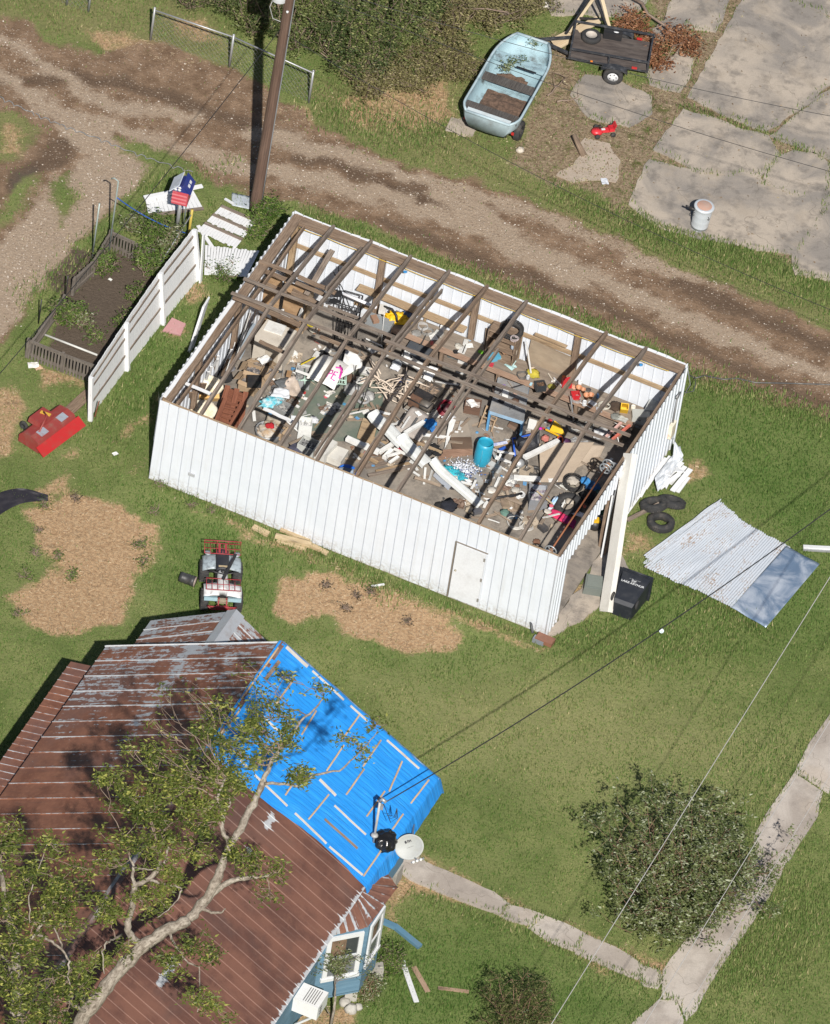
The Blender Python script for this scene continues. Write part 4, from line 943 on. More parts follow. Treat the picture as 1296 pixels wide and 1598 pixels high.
for k in range(4):mb=MB();mb.box((.08+.1*(k%2),-.02-.16*(k//2)+.1,.70-.09*(k%2)),(.08,.1,.01),(0,.85,0),Mb);mb.build('white_patch',WHITEP,bh)
for k in range(3):mb=MB();mb.box((-.02,-.214,.08+.12*k),(.4,.006,.045),0,Mb);mb.build('stripe',paint((.62,.2,.22)),bh)
def plank_sheet(mb,A,B,C_,D,n,t=.02,gap=.006,rag=.0):
 """planks running A->D, n of them from A to B"""
 nrm=(B-A).cross(D-A).normalized()
 for i in range(n):
  u0,u1=(i+.0)/n,(i+1)/n;u=(u0+u1)/2;w=((B-A).length+(C_-D).length)/2/n-gap
  p=A.lerp(B,u);q=D.lerp(C_,u);e=(q-p).normalized();r0=random.uniform(-rag,rag);r1=random.uniform(-rag,rag)
  mb.beam(p+e*r0,q+e*r1,w,t,up=nrm)
fence=thing('board_fence','long white board fence standing slanted beside the garden bed','fence',P(230,540))
fb=[P(138,655),P(196,577),P(252,505),P(308,437)];ft=[P(138,655)+ZZ*1.42-UU*.14,P(196,577)+ZZ*1.55-UU*.20,P(252,505)+ZZ*1.66-UU*.26,P(308,437)+ZZ*1.62-UU*.32]
nF=(fb[3]-fb[0]).normalized().cross(ZZ)
for k in range(3):
 for z0,z1 in((.0,.30),(.345,.66),(.70,.86),(.905,1.0)):
  mb=MB();A_,B_=fb[k].lerp(ft[k],z0),fb[k+1].lerp(ft[k+1],z0);D_,C_=fb[k].lerp(ft[k],z1),fb[k+1].lerp(ft[k+1],z1)
  plank_sheet(mb,A_,B_,C_,D_,16,.018,.004,.012);mb.build('boards',WHITEW,fence)
 for z0 in(.32,.68,.88):
  mb=MB();mb.beam(fb[k].lerp(ft[k],z0)+nF*.012,fb[k+1].lerp(ft[k+1],z0)+nF*.012,.03,.075);mb.build('rail',TIMB_G,fence)
for k in range(4):
 mb=MB();mb.beam(fb[k]+nF*.06,ft[k]+nF*.06+ZZ*.02,.11,.09,up=VV);mb.build('post',WHITEW,fence)
mb=MB();mb.beam(P(313,440),P(300,365,0)*0+fb[3]+ZZ*1.6+UU*.0,.12,.04,up=UU);mb.build('brace',WHITEW,fence)
mb=MB();mb.beam(fb[0]+nF*.07+ZZ*.2+UU*.1,fb[0]+nF*.07+ZZ*.75+UU*.15,.06,.02,up=UU);mb.build('rusty_strap',paint((.24,.09,.05)),fence)
def fallen(q,n,label,rails,z=.08,mat=WHITEW,swap=False,nb=1):
 A_,B_,C_,D_=[P(x,y,z+.02*i%.05)for i,(x,y)in enumerate(q)]
 root=thing('fallen_fence',label,'fence panel',A_-ZZ*z,'white fence panels blown flat behind the shed')
 segs=nb
 for s_ in range(segs):
  t0,t1=s_/segs+(.0 if s_==0 else .05),(s_+1)/segs-(.0 if s_==segs-1 else .05)
  mb=MB();plank_sheet(mb,A_.lerp(D_,t0),B_.lerp(C_,t0),B_.lerp(C_,t1),A_.lerp(D_,t1),n,.018,.005,.03);mb.build('boards',mat,root)
 for r_ in rails:
  mb=MB();mb.beam(A_.lerp(D_,r_)+ZZ*.012,B_.lerp(C_,r_)+ZZ*.012,.09,.045);mb.build('rail',TIMB_G,root)
fallen(((346,321),(401,345),(368,387),(308,360)),14,'fallen white fence panel with three brown rails near the utility pole',(.02,.36,.70),nb=3)
fallen(((226,306),(302,298),(318,326),(232,337)),13,'fallen white fence panel lying under the painted birdhouse',(.98,),.08)
fallen(((320,382),(405,392),(385,431),(319,428)),18,'fallen white fence panel half in the shadow of the shed',(),.1,swap=True)
def plank(x0,y0,x1,y1,z,w,t,mat,label,name='board',cat='board',z2=None,group=None,seg=3,jit=.003):
 mb=MB();mb.beam(P(x0,y0,z),P(x1,y1,z if z2 is None else z2),w,t,seg=seg,jit=jit);return solo(mb,name,mat,label,cat,group)
plank(225,308,316,290,.22,.12,.04,WHITEW,'long white board lying across the fence panel by the birdhouse')
plank(351,310,365,318,.05,.07,.03,WHITEP,'short white stick lying near the foot of the utility pole')
plank(309,352,336,392,.05,.10,.03,WHITEW,'narrow white board beside the fallen panels')
mb=MB();mb.add([P(293,548,.0),P(300,540,.0),P(326,462,.9),P(316,478,.9),P(296,550,.0),P(303,542,.0),P(328,464,.9),P(319,480,.9)],[(0,1,2,3),(7,6,5,4),(0,4,5,1),(1,5,6,2),(2,6,7,3),(3,7,4,0)])
solo(mb,'metal_sheet',WHITEP,'narrow white sheet leaning against the left shed wall','sheet')
mb=MB();mb.prism([(-.28,-.2),(.2,-.25),(.28,.15),(-.1,.28)],0,.05,Matrix.Translation(P(272,511,.06))@Matrix.Rotation(.15,4,'X'));solo(mb,'paving_stone',paint((.42,.22,.22),(.5,.4,.38),.5,.9),'pinkish paving stone in the grass near the white fence','paving stone')
mb=MB();mb.grid(lambda u,v:tuple(P(362+28*u,300+20*v+6*u,.03+.04*mnoise.noise(Vector((u*5,v*5,0))))),10,6,thick=.01);solo(mb,'plastic_sheet',paint((.42,.46,.50),rough=.3),'bluish clear plastic scrap lying at the foot of the pole','plastic sheet')
ra,rb_=P(42,700,0),P(102,655,0);ang=math.atan2((rb_-ra).y,(rb_-ra).x);Lr=(rb_-ra).length
cut=thing('rotary_cutter','red rotary cutter deck for a tractor lying in the grass','mower deck',(ra+rb_)/2,rot=ang)
REDC=paint((.26,.04,.035),(.22,.12,.09),.7,.6,scale=5);REDB=paint((.42,.022,.022),(.24,.07,.05),.5,.5,scale=5)
mb=MB();
prof=[(-.38,.05),(-.40,.25),(-.30,.42),(-.05,.48),(.22,.44),(.34,.30),(.34,.05)]
vs=[(x,y,z)for x in(-Lr*.52,-Lr*.18,Lr*.18,Lr*.52)for y,z in prof];kk=len(prof)
mb.add(vs,[(i*kk+j,(i+1)*kk+j,(i+1)*kk+j+1,i*kk+j+1)for i in range(3)for j in range(kk-1)]+[tuple(range(kk-1,-1,-1)),tuple(3*kk+j for j in range(kk))]);mb.build('deck',REDC,cut)
mb=MB();mb.box((0,-.50,.24),(Lr*1.18,.34,.03),(.55,0,0));mb.build('rear_flap',REDB,cut)
mb=MB();mb.box((-.02,.22,.50),(Lr*.42,.42,.16),0,taper=.9);mb.build('gearbox_cover',REDC,cut)
mb=MB();mb.box((.10,.18,.595),(.10,.30,.02),.3);mb.build('warning_plate',paint((.6,.36,.05)),cut)
for x in(-.42,.42):mb=MB();mb.box((x,-.16,.475),(.30,.22,.012),(.12,0,0));mb.build('worn_patch',paint((.30,.33,.38),(.3,.1,.08),.8,scale=6),cut)
mb=MB();mb.torus(.09,.05,Matrix.Translation((-.28,.58,.12))@Matrix.Rotation(pi/2,4,'Y'));mb.build('wheel',RUBBER,cut)
mb=MB();mb.tube([(-.5,-.1,.47),(0,.05,.66),(.1,.25,.6)],.03,6);mb.build('linkage',REDC,cut)
plank(98,650,140,612,.06,.30,.03,TIMB,'dark brown board lying between the red deck and the garden')
mb=MB();mb.grid(lambda u,v:tuple(P(-60+135*u,768+(55-45*u)*(v)+25*(1-u)*0+6*sin(u*7),.04+.10*abs(mnoise.noise(Vector((u*5,v*4,0)))))),30,10);solo(mb,'landscape_fabric',paint((.022,.02,.026),(.07,.06,.06),.4,.6,bumps=.5),'crumpled black fabric sheet on the grass at the left edge','sheet')
def paper(x,y,r,col,label,seed=0,z=.03,name='litter',cat='litter',group=None):
 mb=MB();k=5;a0=random.uniform(0,6)
 p=P(x,y,z);mb.grid(lambda u,v:((u-.5)*2*r,(v-.5)*1.5*r,.05*r+.5*r*abs(mnoise.noise(Vector((u*3+seed,v*3,seed))))),5,4,Matrix.Translation(p)@Rz(a0),False,.008)
 return solo(mb,name,paint(col,amt=.2),label,cat,group)
paper(52,570,.14,(.75,.73,.68),'white paper litter in front of the near garden pickets',1);paper(60,574,.10,(.55,.38,.25),'torn brown cardboard bit beside the garden',2)
paper(180,708,.07,(.78,.78,.76),'small white scrap on the grass left of the shed',3);paper(172,436,.05,(.7,.7,.66),'tiny white scrap among the garden plants',4)
cup=P(1033,984,.05);mb=MB();mb.lathe([(0,0),(.045,0),(.06,.13),(.055,.13),(.04,.01)],12,Matrix.Translation(cup)@Matrix.Rotation(.9,4,'X'));solo(mb,'paper_cup',paint((.7,.78,.82)),'pale paper cup lying on the lawn below the black bin','cup')
def atv():
 r=thing('quad_bike','white and red quad bike with luggage racks parked on the lawn','quad bike',P(343,924),rot=math.atan2((P(341,860)-P(343,940)).y,(P(341,860)-P(343,940)).x)-pi/2)
 def w(x,y,R=.29,wd=.27):
  o_=MB();Mx=Matrix.Translation((x,y,R))@Matrix.Rotation(pi/2,4,'Y')
  o_.lathe([(.14,-wd/2),(.22,-wd/2-.0),(R-.03,-wd/2+.02),(R,-wd/2+.07),(R,wd/2-.07),(R-.03,wd/2-.02),(.22,wd/2),(.14,wd/2)],28,Mx)
  for k in range(20):
   a=2*pi*k/20
   for s_ in(-1,1):o_.box((R*cos(a+.08*s_),R*sin(a+.08*s_),s_*wd*.22),(.03,.035,wd*.42),a,Mx)
  ob=o_.build('wheel',RUBBER,r)
  o_=MB();o_.lathe([(0,wd/2-.09),(.06,wd/2-.06),(.14,wd/2-.02),(.15,-wd/2+.02),(0,-wd/2+.06)],16,Mx);o_.build('rim',GALV,ob)
 for x in(-.46,.46):w(x,.50);w(x*1.02,-.62,.285,.23)
 LG=paint((.30,.35,.38),(.05,.05,.06),.9,.4,scale=9);WH=paint((.60,.60,.60),(.10,.08,.08),.75,.4,scale=7)
 for s_ in(-1,1):
  mb=MB();mb.grid(lambda u,v:(s_*(.17+.36*u),.22+.58*v,.66+.10*sin(pi*v)-.10*u*u),6,10,None,True,.02);mb.build('rear_fender',LG,r)
  mb=MB();mb.grid(lambda u,v:(s_*(.10+.42*u),-.86+.50*v,.70+.09*sin(pi*v)-.08*u*u),6,10,None,True,.02);mb.build('front_fender',WH,r)
  mb=MB();mb.box((s_*.33,-.90,.60),(.36,.10,.10),(-.3,0,0));mb.build('fender_lip',paint((.28,.42,.47)),r)
  mb=MB();mb.box((s_*.31,-.08,.30),(.22,.44,.03));mb.build('foot_rest',BLACKM,r)
  mb=MB();mb.lathe([(0,.0),(.09,0),(.09,.02),(0,.03)],16,Matrix.Translation((s_*.40,.66,.82)));mb.build('reflector_cap',LG,r)
  mb=MB();mb.tube([(s_*.0,-.28,.95),(s_*.22,-.30,1.02),(s_*.40,-.22,1.0)],.018,7);mb.build('handlebar',BLACKM,r)
 mb=MB();mb.grid(lambda u,v:((u-.5)*.36,.02+.70*v,.80+.07*sin(pi*u)+.05*(v-.4)**2*4),8,10,None,True,.10);mb.build('seat',paint((.02,.022,.028),amt=.1,rough=.55),r)
 mb=MB();mb.box((0,.10,.885),(.24,.06,.012));mb.build('seat_tear',paint((.42,.33,.2)),r)
 mb=MB();mb.grid(lambda u,v:((u-.5)*(.36-.1*v),-.75+.8*v,.74+.12*sin(pi*u)),8,10,None,True,.25);mb.build('body',WH,r)
 mb=MB();mb.box((0,0,.42),(.34,1.3,.22));mb.tube([(-.42,.50,.29),(.42,.50,.29)],.04,8);mb.tube([(-.42,-.62,.29),(.42,-.62,.29)],.035,8);mb.build('frame',BLACKM,r)
 mb=MB();mb.lathe([(0,0),(.07,0),(.07,.03),(.03,.05),(0,.05)],14,Matrix.Translation((0,-.12,.90)));mb.build('fuel_cap',BLACKM,r)
 RR=paint((.33,.035,.045),(.18,.11,.09),.5,.5)
 def rack(y0,y1,z,w_,n,name,lift=0):
  mb=MB();c=[(-w_,y0,z),(w_,y0,z),(w_,y1,z),(-w_,y1,z),(-w_,y0,z)]
  mb.tube(c,.014,6)
  for k in range(1,n):x=-w_+2*w_*k/n;mb.tube([(x,y0,z),(x,y1,z)],.010,5)
  mb.tube([(-w_,(y0+y1)/2,z),(w_,(y0+y1)/2,z)],.010,5)
  if lift:
   yy=y1 if lift>0 else y0
   for x in(-w_,-w_*.3,w_*.3,w_):mb.tube([(x,yy,z),(x,yy,z+.1)],.012,5)
   mb.tube([(-w_,yy,z+.1),(w_,yy,z+.1)],.014,6)
  mb.build(name,RR,r)
 rack(.55,.96,.92,.50,6,'rear_rack',1);rack(-.86,-.42,.90,.47,6,'front_rack')
 for s_ in(-1,1):mb=MB();mb.box((s_*.09,.77,.925),(.06,.36,.012));mb.build('rack_plate',RR,r)
 mb=MB();mb.tube([(-.40,-1.0,.42),(-.30,-1.12,.50),(.30,-1.12,.50),(.40,-1.0,.42),(.30,-1.0,.30),(-.30,-1.0,.30),(-.40,-1.0,.42)],.022,7);mb.tube([(-.12,-1.12,.5),(-.1,-.9,.65)],.018,6);mb.tube([(.12,-1.12,.5),(.1,-.9,.65)],.018,6);mb.box((0,-1.08,.44),(.34,.04,.14));mb.build('bumper',RR,r)
 mb=MB();mb.box((0,-.93,.56),(.30,.10,.12));mb.tube([(-.14,-.94,.58),(.14,-.94,.58)],.05,10);mb.build('winch',paint((.30,.25,.18)),r)
 mb=MB();mb.beam((-.02,-.52,.99),(.34,.46,1.02),.075,.05);mb.build('gun_case',BLACKM,r)
atv();bpy.data.objects['quad_bike'].scale=(.92,)*3;bpy.data.objects['rotary_cutter'].scale=(.93,)*3
bk=thing('plastic_drum','small black drum lying on its side beside the quad bike','drum',P(292,910),rot=-.25)
mb=MB();mb.lathe([(0,-.20),(.13,-.20),(.135,-.1),(.125,-.09),(.14,0),(.125,.09),(.14,.1),(.14,.2),(.0,.2)],22,Matrix.Translation((0,0,.14))@Matrix.Rotation(pi/2,4,'Y'));mb.build('barrel',paint((.035,.036,.038),amt=.3),bk)
mb=MB();mb.lathe([(0,.0),(.135,.0),(.14,.02),(0,.025)],22,Matrix.Translation((.2,0,.14))@Matrix.Rotation(pi/2,4,'Y'));mb.build('end_disc',paint((.32,.26,.23),amt=.4),bk)
for i,(x0,y0,x1,y1,w_,z)in enumerate(((395,822,420,834,.16,.05),(430,836,486,850,.14,.14),(433,842,478,857,.12,.04),(438,826,484,845,.10,.08),(486,851,512,864,.12,.05),(470,848,500,858,.08,.10))):
 plank(x0,y0,x1,y1,z,w_,.07,wood((.42,.32,.18),(.56,.45,.29),name='pale_lumber'),['split pale board farthest left beside the long shed wall','pale split board on top of the wood by the shed wall','pale board lying outermost by the shed wall','pale board tight against the shed wall','short pale board at the right end of the wood by the wall','narrow pale splinter over the wood by the wall'][i],'split_board')
plank(580,915,600,912,.04,.05,.03,WHITEP,'small white stick in the grass below the long wall')
br0=thing('broken_post','rusty broken post footing with dark pipe at the near shed corner','post',P(848,1000))
mb=MB();mb.beam(P(838,993,.12),P(864,1004,.12),.26,.12);mb.build('rusty_plate',paint((.24,.11,.07),(.12,.07,.05),.6,scale=6),br0)
mb=MB();mb.beam(P(833,996,.08),P(850,1003,.08),.16,.14);mb.build('block',paint((.20,.22,.25)),br0)
mb=MB();mb.tube([P(832,988,.1),P(827,962,.3)],.035,8);mb.build('pipe',paint((.06,.065,.075)),br0)
plank(628,1500,650,1564,.04,.13,.035,WHITEP,'long white board lying on the lawn below the blue downspout')
plank(646,1509,668,1548,.04,.13,.03,wood((.30,.20,.13),(.42,.31,.22),name='brown_board'),'brown wedge-shaped board right of the white board');plank(684,1542,732,1548,.03,.10,.025,wood((.30,.20,.13),(.42,.31,.22),name='brown_board'),'thin brown board lying level on the lawn by the small shrub')
ds=[P(598,1438,.25),P(618,1447,.10),P(656,1478,.06)];mb=MB();mb.beam(ds[0],ds[1],.15,.09);mb.beam(ds[1]-(ds[2]-ds[1]).normalized()*.04,ds[2],.15,.088);solo(mb,'downspout',paint((.10,.21,.30),amt=.3),'blue downspout broken off and lying beside the bay window','downspout')
for k,(x,y,r_)in enumerate(((538,1565,.14),(548,1575,.16),(560,1572,.10),(592,1520,.13))):
 mb=blob(r_,k,.15,(1,1,.8),8,M=Matrix.Translation(P(x,y,.04)));solo(mb,'rock',paint((.42,.40,.36),(.2,.18,.15),.5,.9),('grey rubble block under the bay corner','largest grey rubble block under the bay','small rubble block right of the bay corner','pale block beneath the far end of the bay')[k],'rock')
mb=MB();mb.box((0,0,.16),(.3,.3,.45),.2,Matrix.Translation(P(546,1556,0)));solo(mb,'foundation_pier',pier_m,'crumbling concrete pier below the bay window','pier')
mb=MB();mb.box((0,0,.2),(.3,.26,.5),.2,Matrix.Translation(P(586,1527,0)));solo(mb,'foundation_pier',pier_m,'pale concrete pier under the right corner of the bay','pier')
plank(1254,854,1330,858,.06,.10,.09,WHITEP,'white gutter length lying at the right edge beside the metal sheets','gutter','gutter')
plank(1254,858,1330,862,.04,.05,.05,GALV,'thin grey channel next to the white gutter','gutter','gutter')
mb=MB();lb,lt=P(946,955,.05),P(984,708,2.86);mb.beam(lb,lt,.36,.16,up=(-UU*.6-VV*.6+ZZ*.4),seg=6,jit=.004);solo(mb,'fascia_beam',paint((.68,.66,.61),(.4,.36,.3),.35,.6),'long white boxed beam leaning on the right shed wall','beam')
mb=MB();mb.beam(S(SL+.12,3.55,.04),S(SL+.06,3.95,2.3),.22,.05,up=UU);solo(mb,'board',TIMB,'brown board upright in the shed side opening','board')
mb=MB();mb.beam(S(SL+.25,3.75,.04),S(SL+.14,4.1,2.25),.30,.02,up=UU);solo(mb,'board',paint((.20,.25,.31),amt=.3),'bluish grey panel upright behind the leaning white beam','board')
mb=MB();mb.beam(S(SL+.08,3.35,.04),S(SL+.03,3.55,2.0),.05,.04,up=UU);solo(mb,'board',WHITEW,'thin white strip upright in the shed side opening','board')
tb=thing('bin_tub','grey square plastic bin lid lying behind the white beam','bin lid',P(930,922),rot=-.02)
mb=MB();mb.box((0,0,.16),(.66,.50,.32),(.12,0,0),taper=.9);mb.build('shell',paint((.15,.17,.155),(.2,.2,.17),.4,.55),tb)
mb=MB();mb.box((0,-.02,.335),(.50,.34,.02),(.12,0,0));mb.build('panel',paint((.17,.19,.17),(.2,.2,.17),.4,.55),tb)
wt,wbm=P(991,925,.0),P(970,962,.0)
axv=(wt-wbm);ang=math.atan2(axv.y,axv.x);wb=thing('wheeled_bin','black wheeled trash bin tipped on its side with white lettering','trash bin',P(980,945),rot=ang)
BINM=paint((.018,.021,.028),(.10,.10,.10),.35,.5,scale=3)
mb=MB();vs=[]
for x,wy,wz in((-.50,.24,.42),(-.42,.27,.50),(.30,.36,.66),(.42,.38,.68)):
 for y,z in((-wy,0),(wy,0),(wy,wz),(-wy,wz)):vs.append((x,y,z+.02))
mb.add(vs,[(4*i+j,4*i+(j+1)%4,4*i+4+(j+1)%4,4*i+4+j)for i in range(3)for j in range(4)]+[(3,2,1,0),(12,13,14,15)])
mb.f=[tuple(reversed(f))for f in mb.f];mb.build('body',BINM,wb)
mb=MB();mb.box((.46,0,.36),(.10,.84,.76));mb.build('lid',BINM,wb)
for s_ in(-.33,.33):
 mb=MB();Mx=Matrix.Translation((-.30,s_+.02,.42))@Matrix.Rotation(pi/2,4,'X');mb.lathe([(0,-.03),(.10,-.03),(.125,-.015),(.125,.015),(.10,.03),(0,.03)],20,Mx);mb.build('wheel',RUBBER,wb)
mb=MB();mb.tube([(-.30,-.3,.42),(-.30,.3,.42)],.012,6);mb.build('axle',GALV,wb)
mb=MB();mb.tube([(.44,-.25,.72),(.44,-.25,.78),(.44,.25,.78),(.44,.25,.72)],.018,6);mb.build('handle',BINM,wb)
text_mesh('TOWN\nOF\nLAKE ARTHUR',.095,WHITEP,'lettering',wb,Matrix.Translation((.20,0,.672))@Rz(-pi/2)@Matrix.Rotation(.22*0,4,'X')@Matrix.Identity(4))
def tyre(loc,label,rot=(0,0,0),R=.35,w=.2,name='tyre',group='loose tyres by the shed wall',parentrim=False):
 t=thing(name,label,'tyre',loc,group,rot=rot[2],tilt=rot);mb=MB()
 mb.lathe([(.19,-w/2+.01),(.24,-w/2),(R-.05,-w/2+.005),(R-.012,-w/2+.035),(R,-w/2+.06),(R,w/2-.06),(R-.012,w/2-.035),(R-.05,w/2-.005),(.24,w/2),(.19,w/2-.01),(.20,0)],36,Matrix.Translation((0,0,w/2)),close=True)
 mb.build('casing',RUBBER,t)
 mb=MB()
 for k in range(40):
  a=2*pi*k/40
  for z in(.05,.1,.15):mb.box((R*cos(a+z),R*sin(a+z),z),(.012,.035,.03),a)
 mb.build('tread',RUBBER,t);return t
tyre(P(1048,789,.12),'tyre at the back of the three tyres by the white rubble',(-.45,.1,0));tyre(P(1022,793,.16),'tyre with a board stuck through it, left of the three',(-.35,-.15,.3));tyre(P(1031,820,.0),'tyre lying flat in the grass nearest the metal sheets',(0,.05,1))
plank(979,812,1030,786,.10,.11,.04,TIMB_G,'grey board poking into the tyre beside the white beam',z2=.35)
for i,(x0,y0,x1,y1,z,w_)in enumerate(((1078,732,1050,766,.14,.14),(1070,728,1046,755,.10,.12),(1066,722,1040,748,.16,.09),(1040,715,1008,762,.10,.10),(1030,720,1000,775,.08,.09),(1046,712,1020,745,.08,.08),(1005,765,978,803,.06,.06),(1060,740,1030,762,.20,.12),(1075,745,1058,768,.07,.1))):
 plank(x0,y0,x1,y1,z,w_,.03,WHITEW,'broken white board in the heap along the right shed wall','broken_board','board',group='broken white boards heaped by the right wall')
for i,(x,y,s_)in enumerate(((1053,727,.2),(1038,752,.22),(1060,735,.15),(1045,738,.16))):
 mb=MB();mb.prism([(-s_,-s_*.6),(s_,-s_*.5),(s_*.4,s_*.8)],0,.02,Matrix.Translation(P(x,y,.2+.03*i))@Rz(i*1.3)@Matrix.Rotation(.2,4,'X'));solo(mb,'board_shard',WHITEP,'triangular white shard in the heap along the right shed wall','shard','white shards heaped by the right wall')
FILM=paint((.58,.61,.65),(.7,.7,.7),.4,.2,bumps=.8,scale=3)
mb=MB();mb.grid(lambda u,v:tuple(P(1022+40*u+5*v,752-50*u+22*(v-.3),.22+.12*mnoise.noise(Vector((u*6,v*5,3)))+.1*sin(pi*v))),24,12);solo(mb,'plastic_film',FILM,'crumpled clear plastic film over the white board heap','plastic sheet')
mb=MB();mb.grid(lambda u,v:tuple(P(1053+17*u*(1-abs(2*v-1.1))-4*v,684+48*v,max(.05,.8-.8*v)+.05*sin(8*u))),8,14);solo(mb,'plastic_film',FILM,'pale plastic film hanging from the bottom of the right wall','plastic sheet')
def corr_mat():
 m,nt,b=_new('galvanised_corrugated');g=gcv(nt);n1=noise(nt,g,1.2,6,.6);n2=noise(nt,g,12,5,.7)
 c=mixc(nt,n1,(.44,.48,.53),(.60,.63,.67));c=mixc(nt,mth(nt,'MULTIPLY',sstep(nt,mth(nt,'MULTIPLY',n2,mth(nt,'ADD',n1,.55)),.60,.68),.8),c,(.30,.19,.11))
 nt.links.new(c,b.inputs['Base Color']);b.inputs['Metallic'].default_value=.15;b.inputs['Roughness'].default_value=.42;return m
CM=corr_mat()
def corr(q,nr,label,z,amp=.014,rag=.05,crump=0.0,seed=0,name='corrugated_sheet'):
 (ax,ay),(bx,by),(cx,cy),(dx,dy)=q
 A_,B_,C_,D_=[P(x,y,z)for x,y in((ax,ay),(bx,by),(cx,cy),(dx,dy))]
 nx=nr*8;ny=20;mb=MB();vs=[];g=[]
 for i in range(nx+1):
  u=i/nx
  for j in range(ny+1):
   v=j/ny
   rg=rag*mnoise.noise(Vector((round(i/8)*1.7,seed,9)))
   vv=v+(rg if j==ny else(rg*.5 if j==0 else 0))/2
   q_=A_.lerp(B_,u).lerp(D_.lerp(C_,u),vv)
   h=amp*sin(2*pi*nr*u)+crump*mnoise.noise(Vector((u*4,v*3,seed)))+crump*.8*max(0,mnoise.noise(Vector((u*9,v*5,seed+3))))
   vs.append(q_+ZZ*(h+.02));g.append((u*3,v*3,0))
 mb.add(vs,[(i*(ny+1)+j,(i+1)*(ny+1)+j,(i+1)*(ny+1)+j+1,i*(ny+1)+j+1)for i in range(nx)for j in range(ny)],None,g,True)
 mb.f=mb.f
 return solo(mb,name,CM,label,'metal sheet','roofing sheets piled on the lawn')
corr(((1136,945),(1170,965),(1268,884),(1222,848)),6,'corrugated sheet lying under the flat silver sheet',.03)
corr(((1003,879),(1042,902),(1150,812),(1118,796)),12,'corrugated sheet fanned out at the left end of the pile',.03,rag=.10,crump=.05,seed=1)
corr(((1004,868),(1022,880),(1135,790),(1122,782)),7,'corrugated sheet with the raised torn corner at the far left',.10,rag=.08,crump=.08,seed=5)
corr(((1005,885),(1085,922),(1178,828),(1126,784)),22,'corrugated sheet with dents and lifted far corner',.10,rag=.06,crump=.06,seed=2)
corr(((1070,912),(1142,949),(1228,851),(1160,816)),20,'corrugated sheet in the middle next to the silver sheet',.09,rag=.03,crump=.015,seed=3)
m_,nt_,b_=_new('galvanised_painted_reflection');g_=gcv(nt_);n1_=noise(nt_,g_,1.3,5,.6,.8);nt_.links.new(mixc(nt_,sstep(nt_,n1_,.35,.65),(.24,.34,.48),(.72,.78,.86)),b_.inputs['Base Color']);b_.inputs['Metallic'].default_value=.55  # blue-grey to pale bands put the sky's reflection into the sheet's colour
nt_.links.new(mth(nt_,'ADD',mth(nt_,'MULTIPLY',n1_,.4),.16),b_.inputs['Roughness']);bump(nt_,b_,n1_,.35,.05);FLATM=m_
def flat_sheet(q,z,label,mat,seed=0,crump=.02):
 A_,B_,C_,D_=[P(x,y,z)for x,y in q];mb=MB();mb.grid(lambda u,v:tuple(A_.lerp(B_,u).lerp(D_.lerp(C_,u),v)+ZZ*crump*mnoise.noise(Vector((u*3+seed,v*4,seed)))),24,24,None,True,.004);return solo(mb,'flat_metal_sheet',mat,label,'metal sheet')
flat_sheet(((1142,948),(1196,979),(1280,880),(1228,852)),.12,'flat shiny silver sheet at the right end of the roofing pile',FLATM)
tc_=P(1091,355);can=thing('metal_trash_can','whitish metal trash can with rusty lid on the concrete','trash can',tc_,rot=.0,tilt=(.0,.06))
CANM=paint((.60,.64,.68),(.45,.42,.38),.3,.4,.2)
mb=MB();pr=[(0,0),(.215,0),(.22,.02),(.225,.1)]+[(.225+.02*k/14+(.006 if k%5==0 else 0),.1+.6*k/14)for k in range(15)]+[(.255,.72),(.255,.75),(0,.75)]
mb.lathe(pr,32);mb.build('body',CANM,can)
mb=MB();mb.lathe([(.27,.74),(.275,.77),(.255,.80),(.2,.785),(.0,.80)],32);mb.build('rim',CANM,can)
mb=MB();mb.lathe([(.20,.79),(.19,.795),(0,.80)],26,Matrix.Translation((0,0,.006)));mb.build('rusty_lid',paint((.46,.27,.2),(.42,.38,.34),.6,.7,scale=2),can)
mb=MB();mb.tube([(-.2,-.05,.62),(-.36,-.02,.64)],.04,8);mb.tube([(-.34,-.02,.64),(-.48,0,.66)],.025,8);mb.build('side_pipe',BLACKM,can)
for s_ in(.9,2.6):mb=MB();mb.torus(.045,.008,Matrix.Rotation(-s_,4,'Z')@Matrix.Translation((.26,0,.55))@Matrix.Rotation(pi/2,4,'X'),14,5);mb.build('handle',BLACKM,can)
tq=P(941,208);toy=thing('toy_car','small red toy go-kart with black wheels','toy car',tq,rot=.35)
mb=MB();mb.lathe([(0,.05),(.13,.05),(.15,.1),(.13,.16),(0,.18)],20,Matrix.Translation((-.17,-.02,0))@Matrix.Diagonal((1.1,.9,1,1)));mb.box((.02,0,.12),(.3,.14,.07),taper=.8);mb.box((.22,.02,.15),(.16,.20,.09),.1,taper=.8);mb.build('body',paint((.56,.03,.04),amt=.15,rough=.35),toy)
mb=MB();mb.box((.30,.02,.24),(.03,.20,.16),(0,.3,0));mb.build('seat_back',paint((.56,.03,.04),amt=.15,rough=.35),toy)
mb=MB();mb.box((-.02,-.04,.19),(.10,.05,.02));mb.build('decal',WHITEP,toy)
for x,y in((-.2,-.2),(-.14,.2),(.24,-.17),(.28,.2)):mb=MB();mb.lathe([(0,-.03),(.06,-.03),(.075,0),(.06,.03),(0,.03)],16,Matrix.Translation((x,y,.075))@Matrix.Rotation(pi/2,4,'X'));mb.build('wheel',RUBBER,toy)
mb=MB();mb.torus(.05,.01,Matrix.Translation((-.08,0,.26))@Matrix.Rotation(.6,4,'Y'),16,6);mb.tube([(-.08,0,.26),(-.12,0,.15)],.01,5);mb.build('steering_wheel',BLACKM,toy)
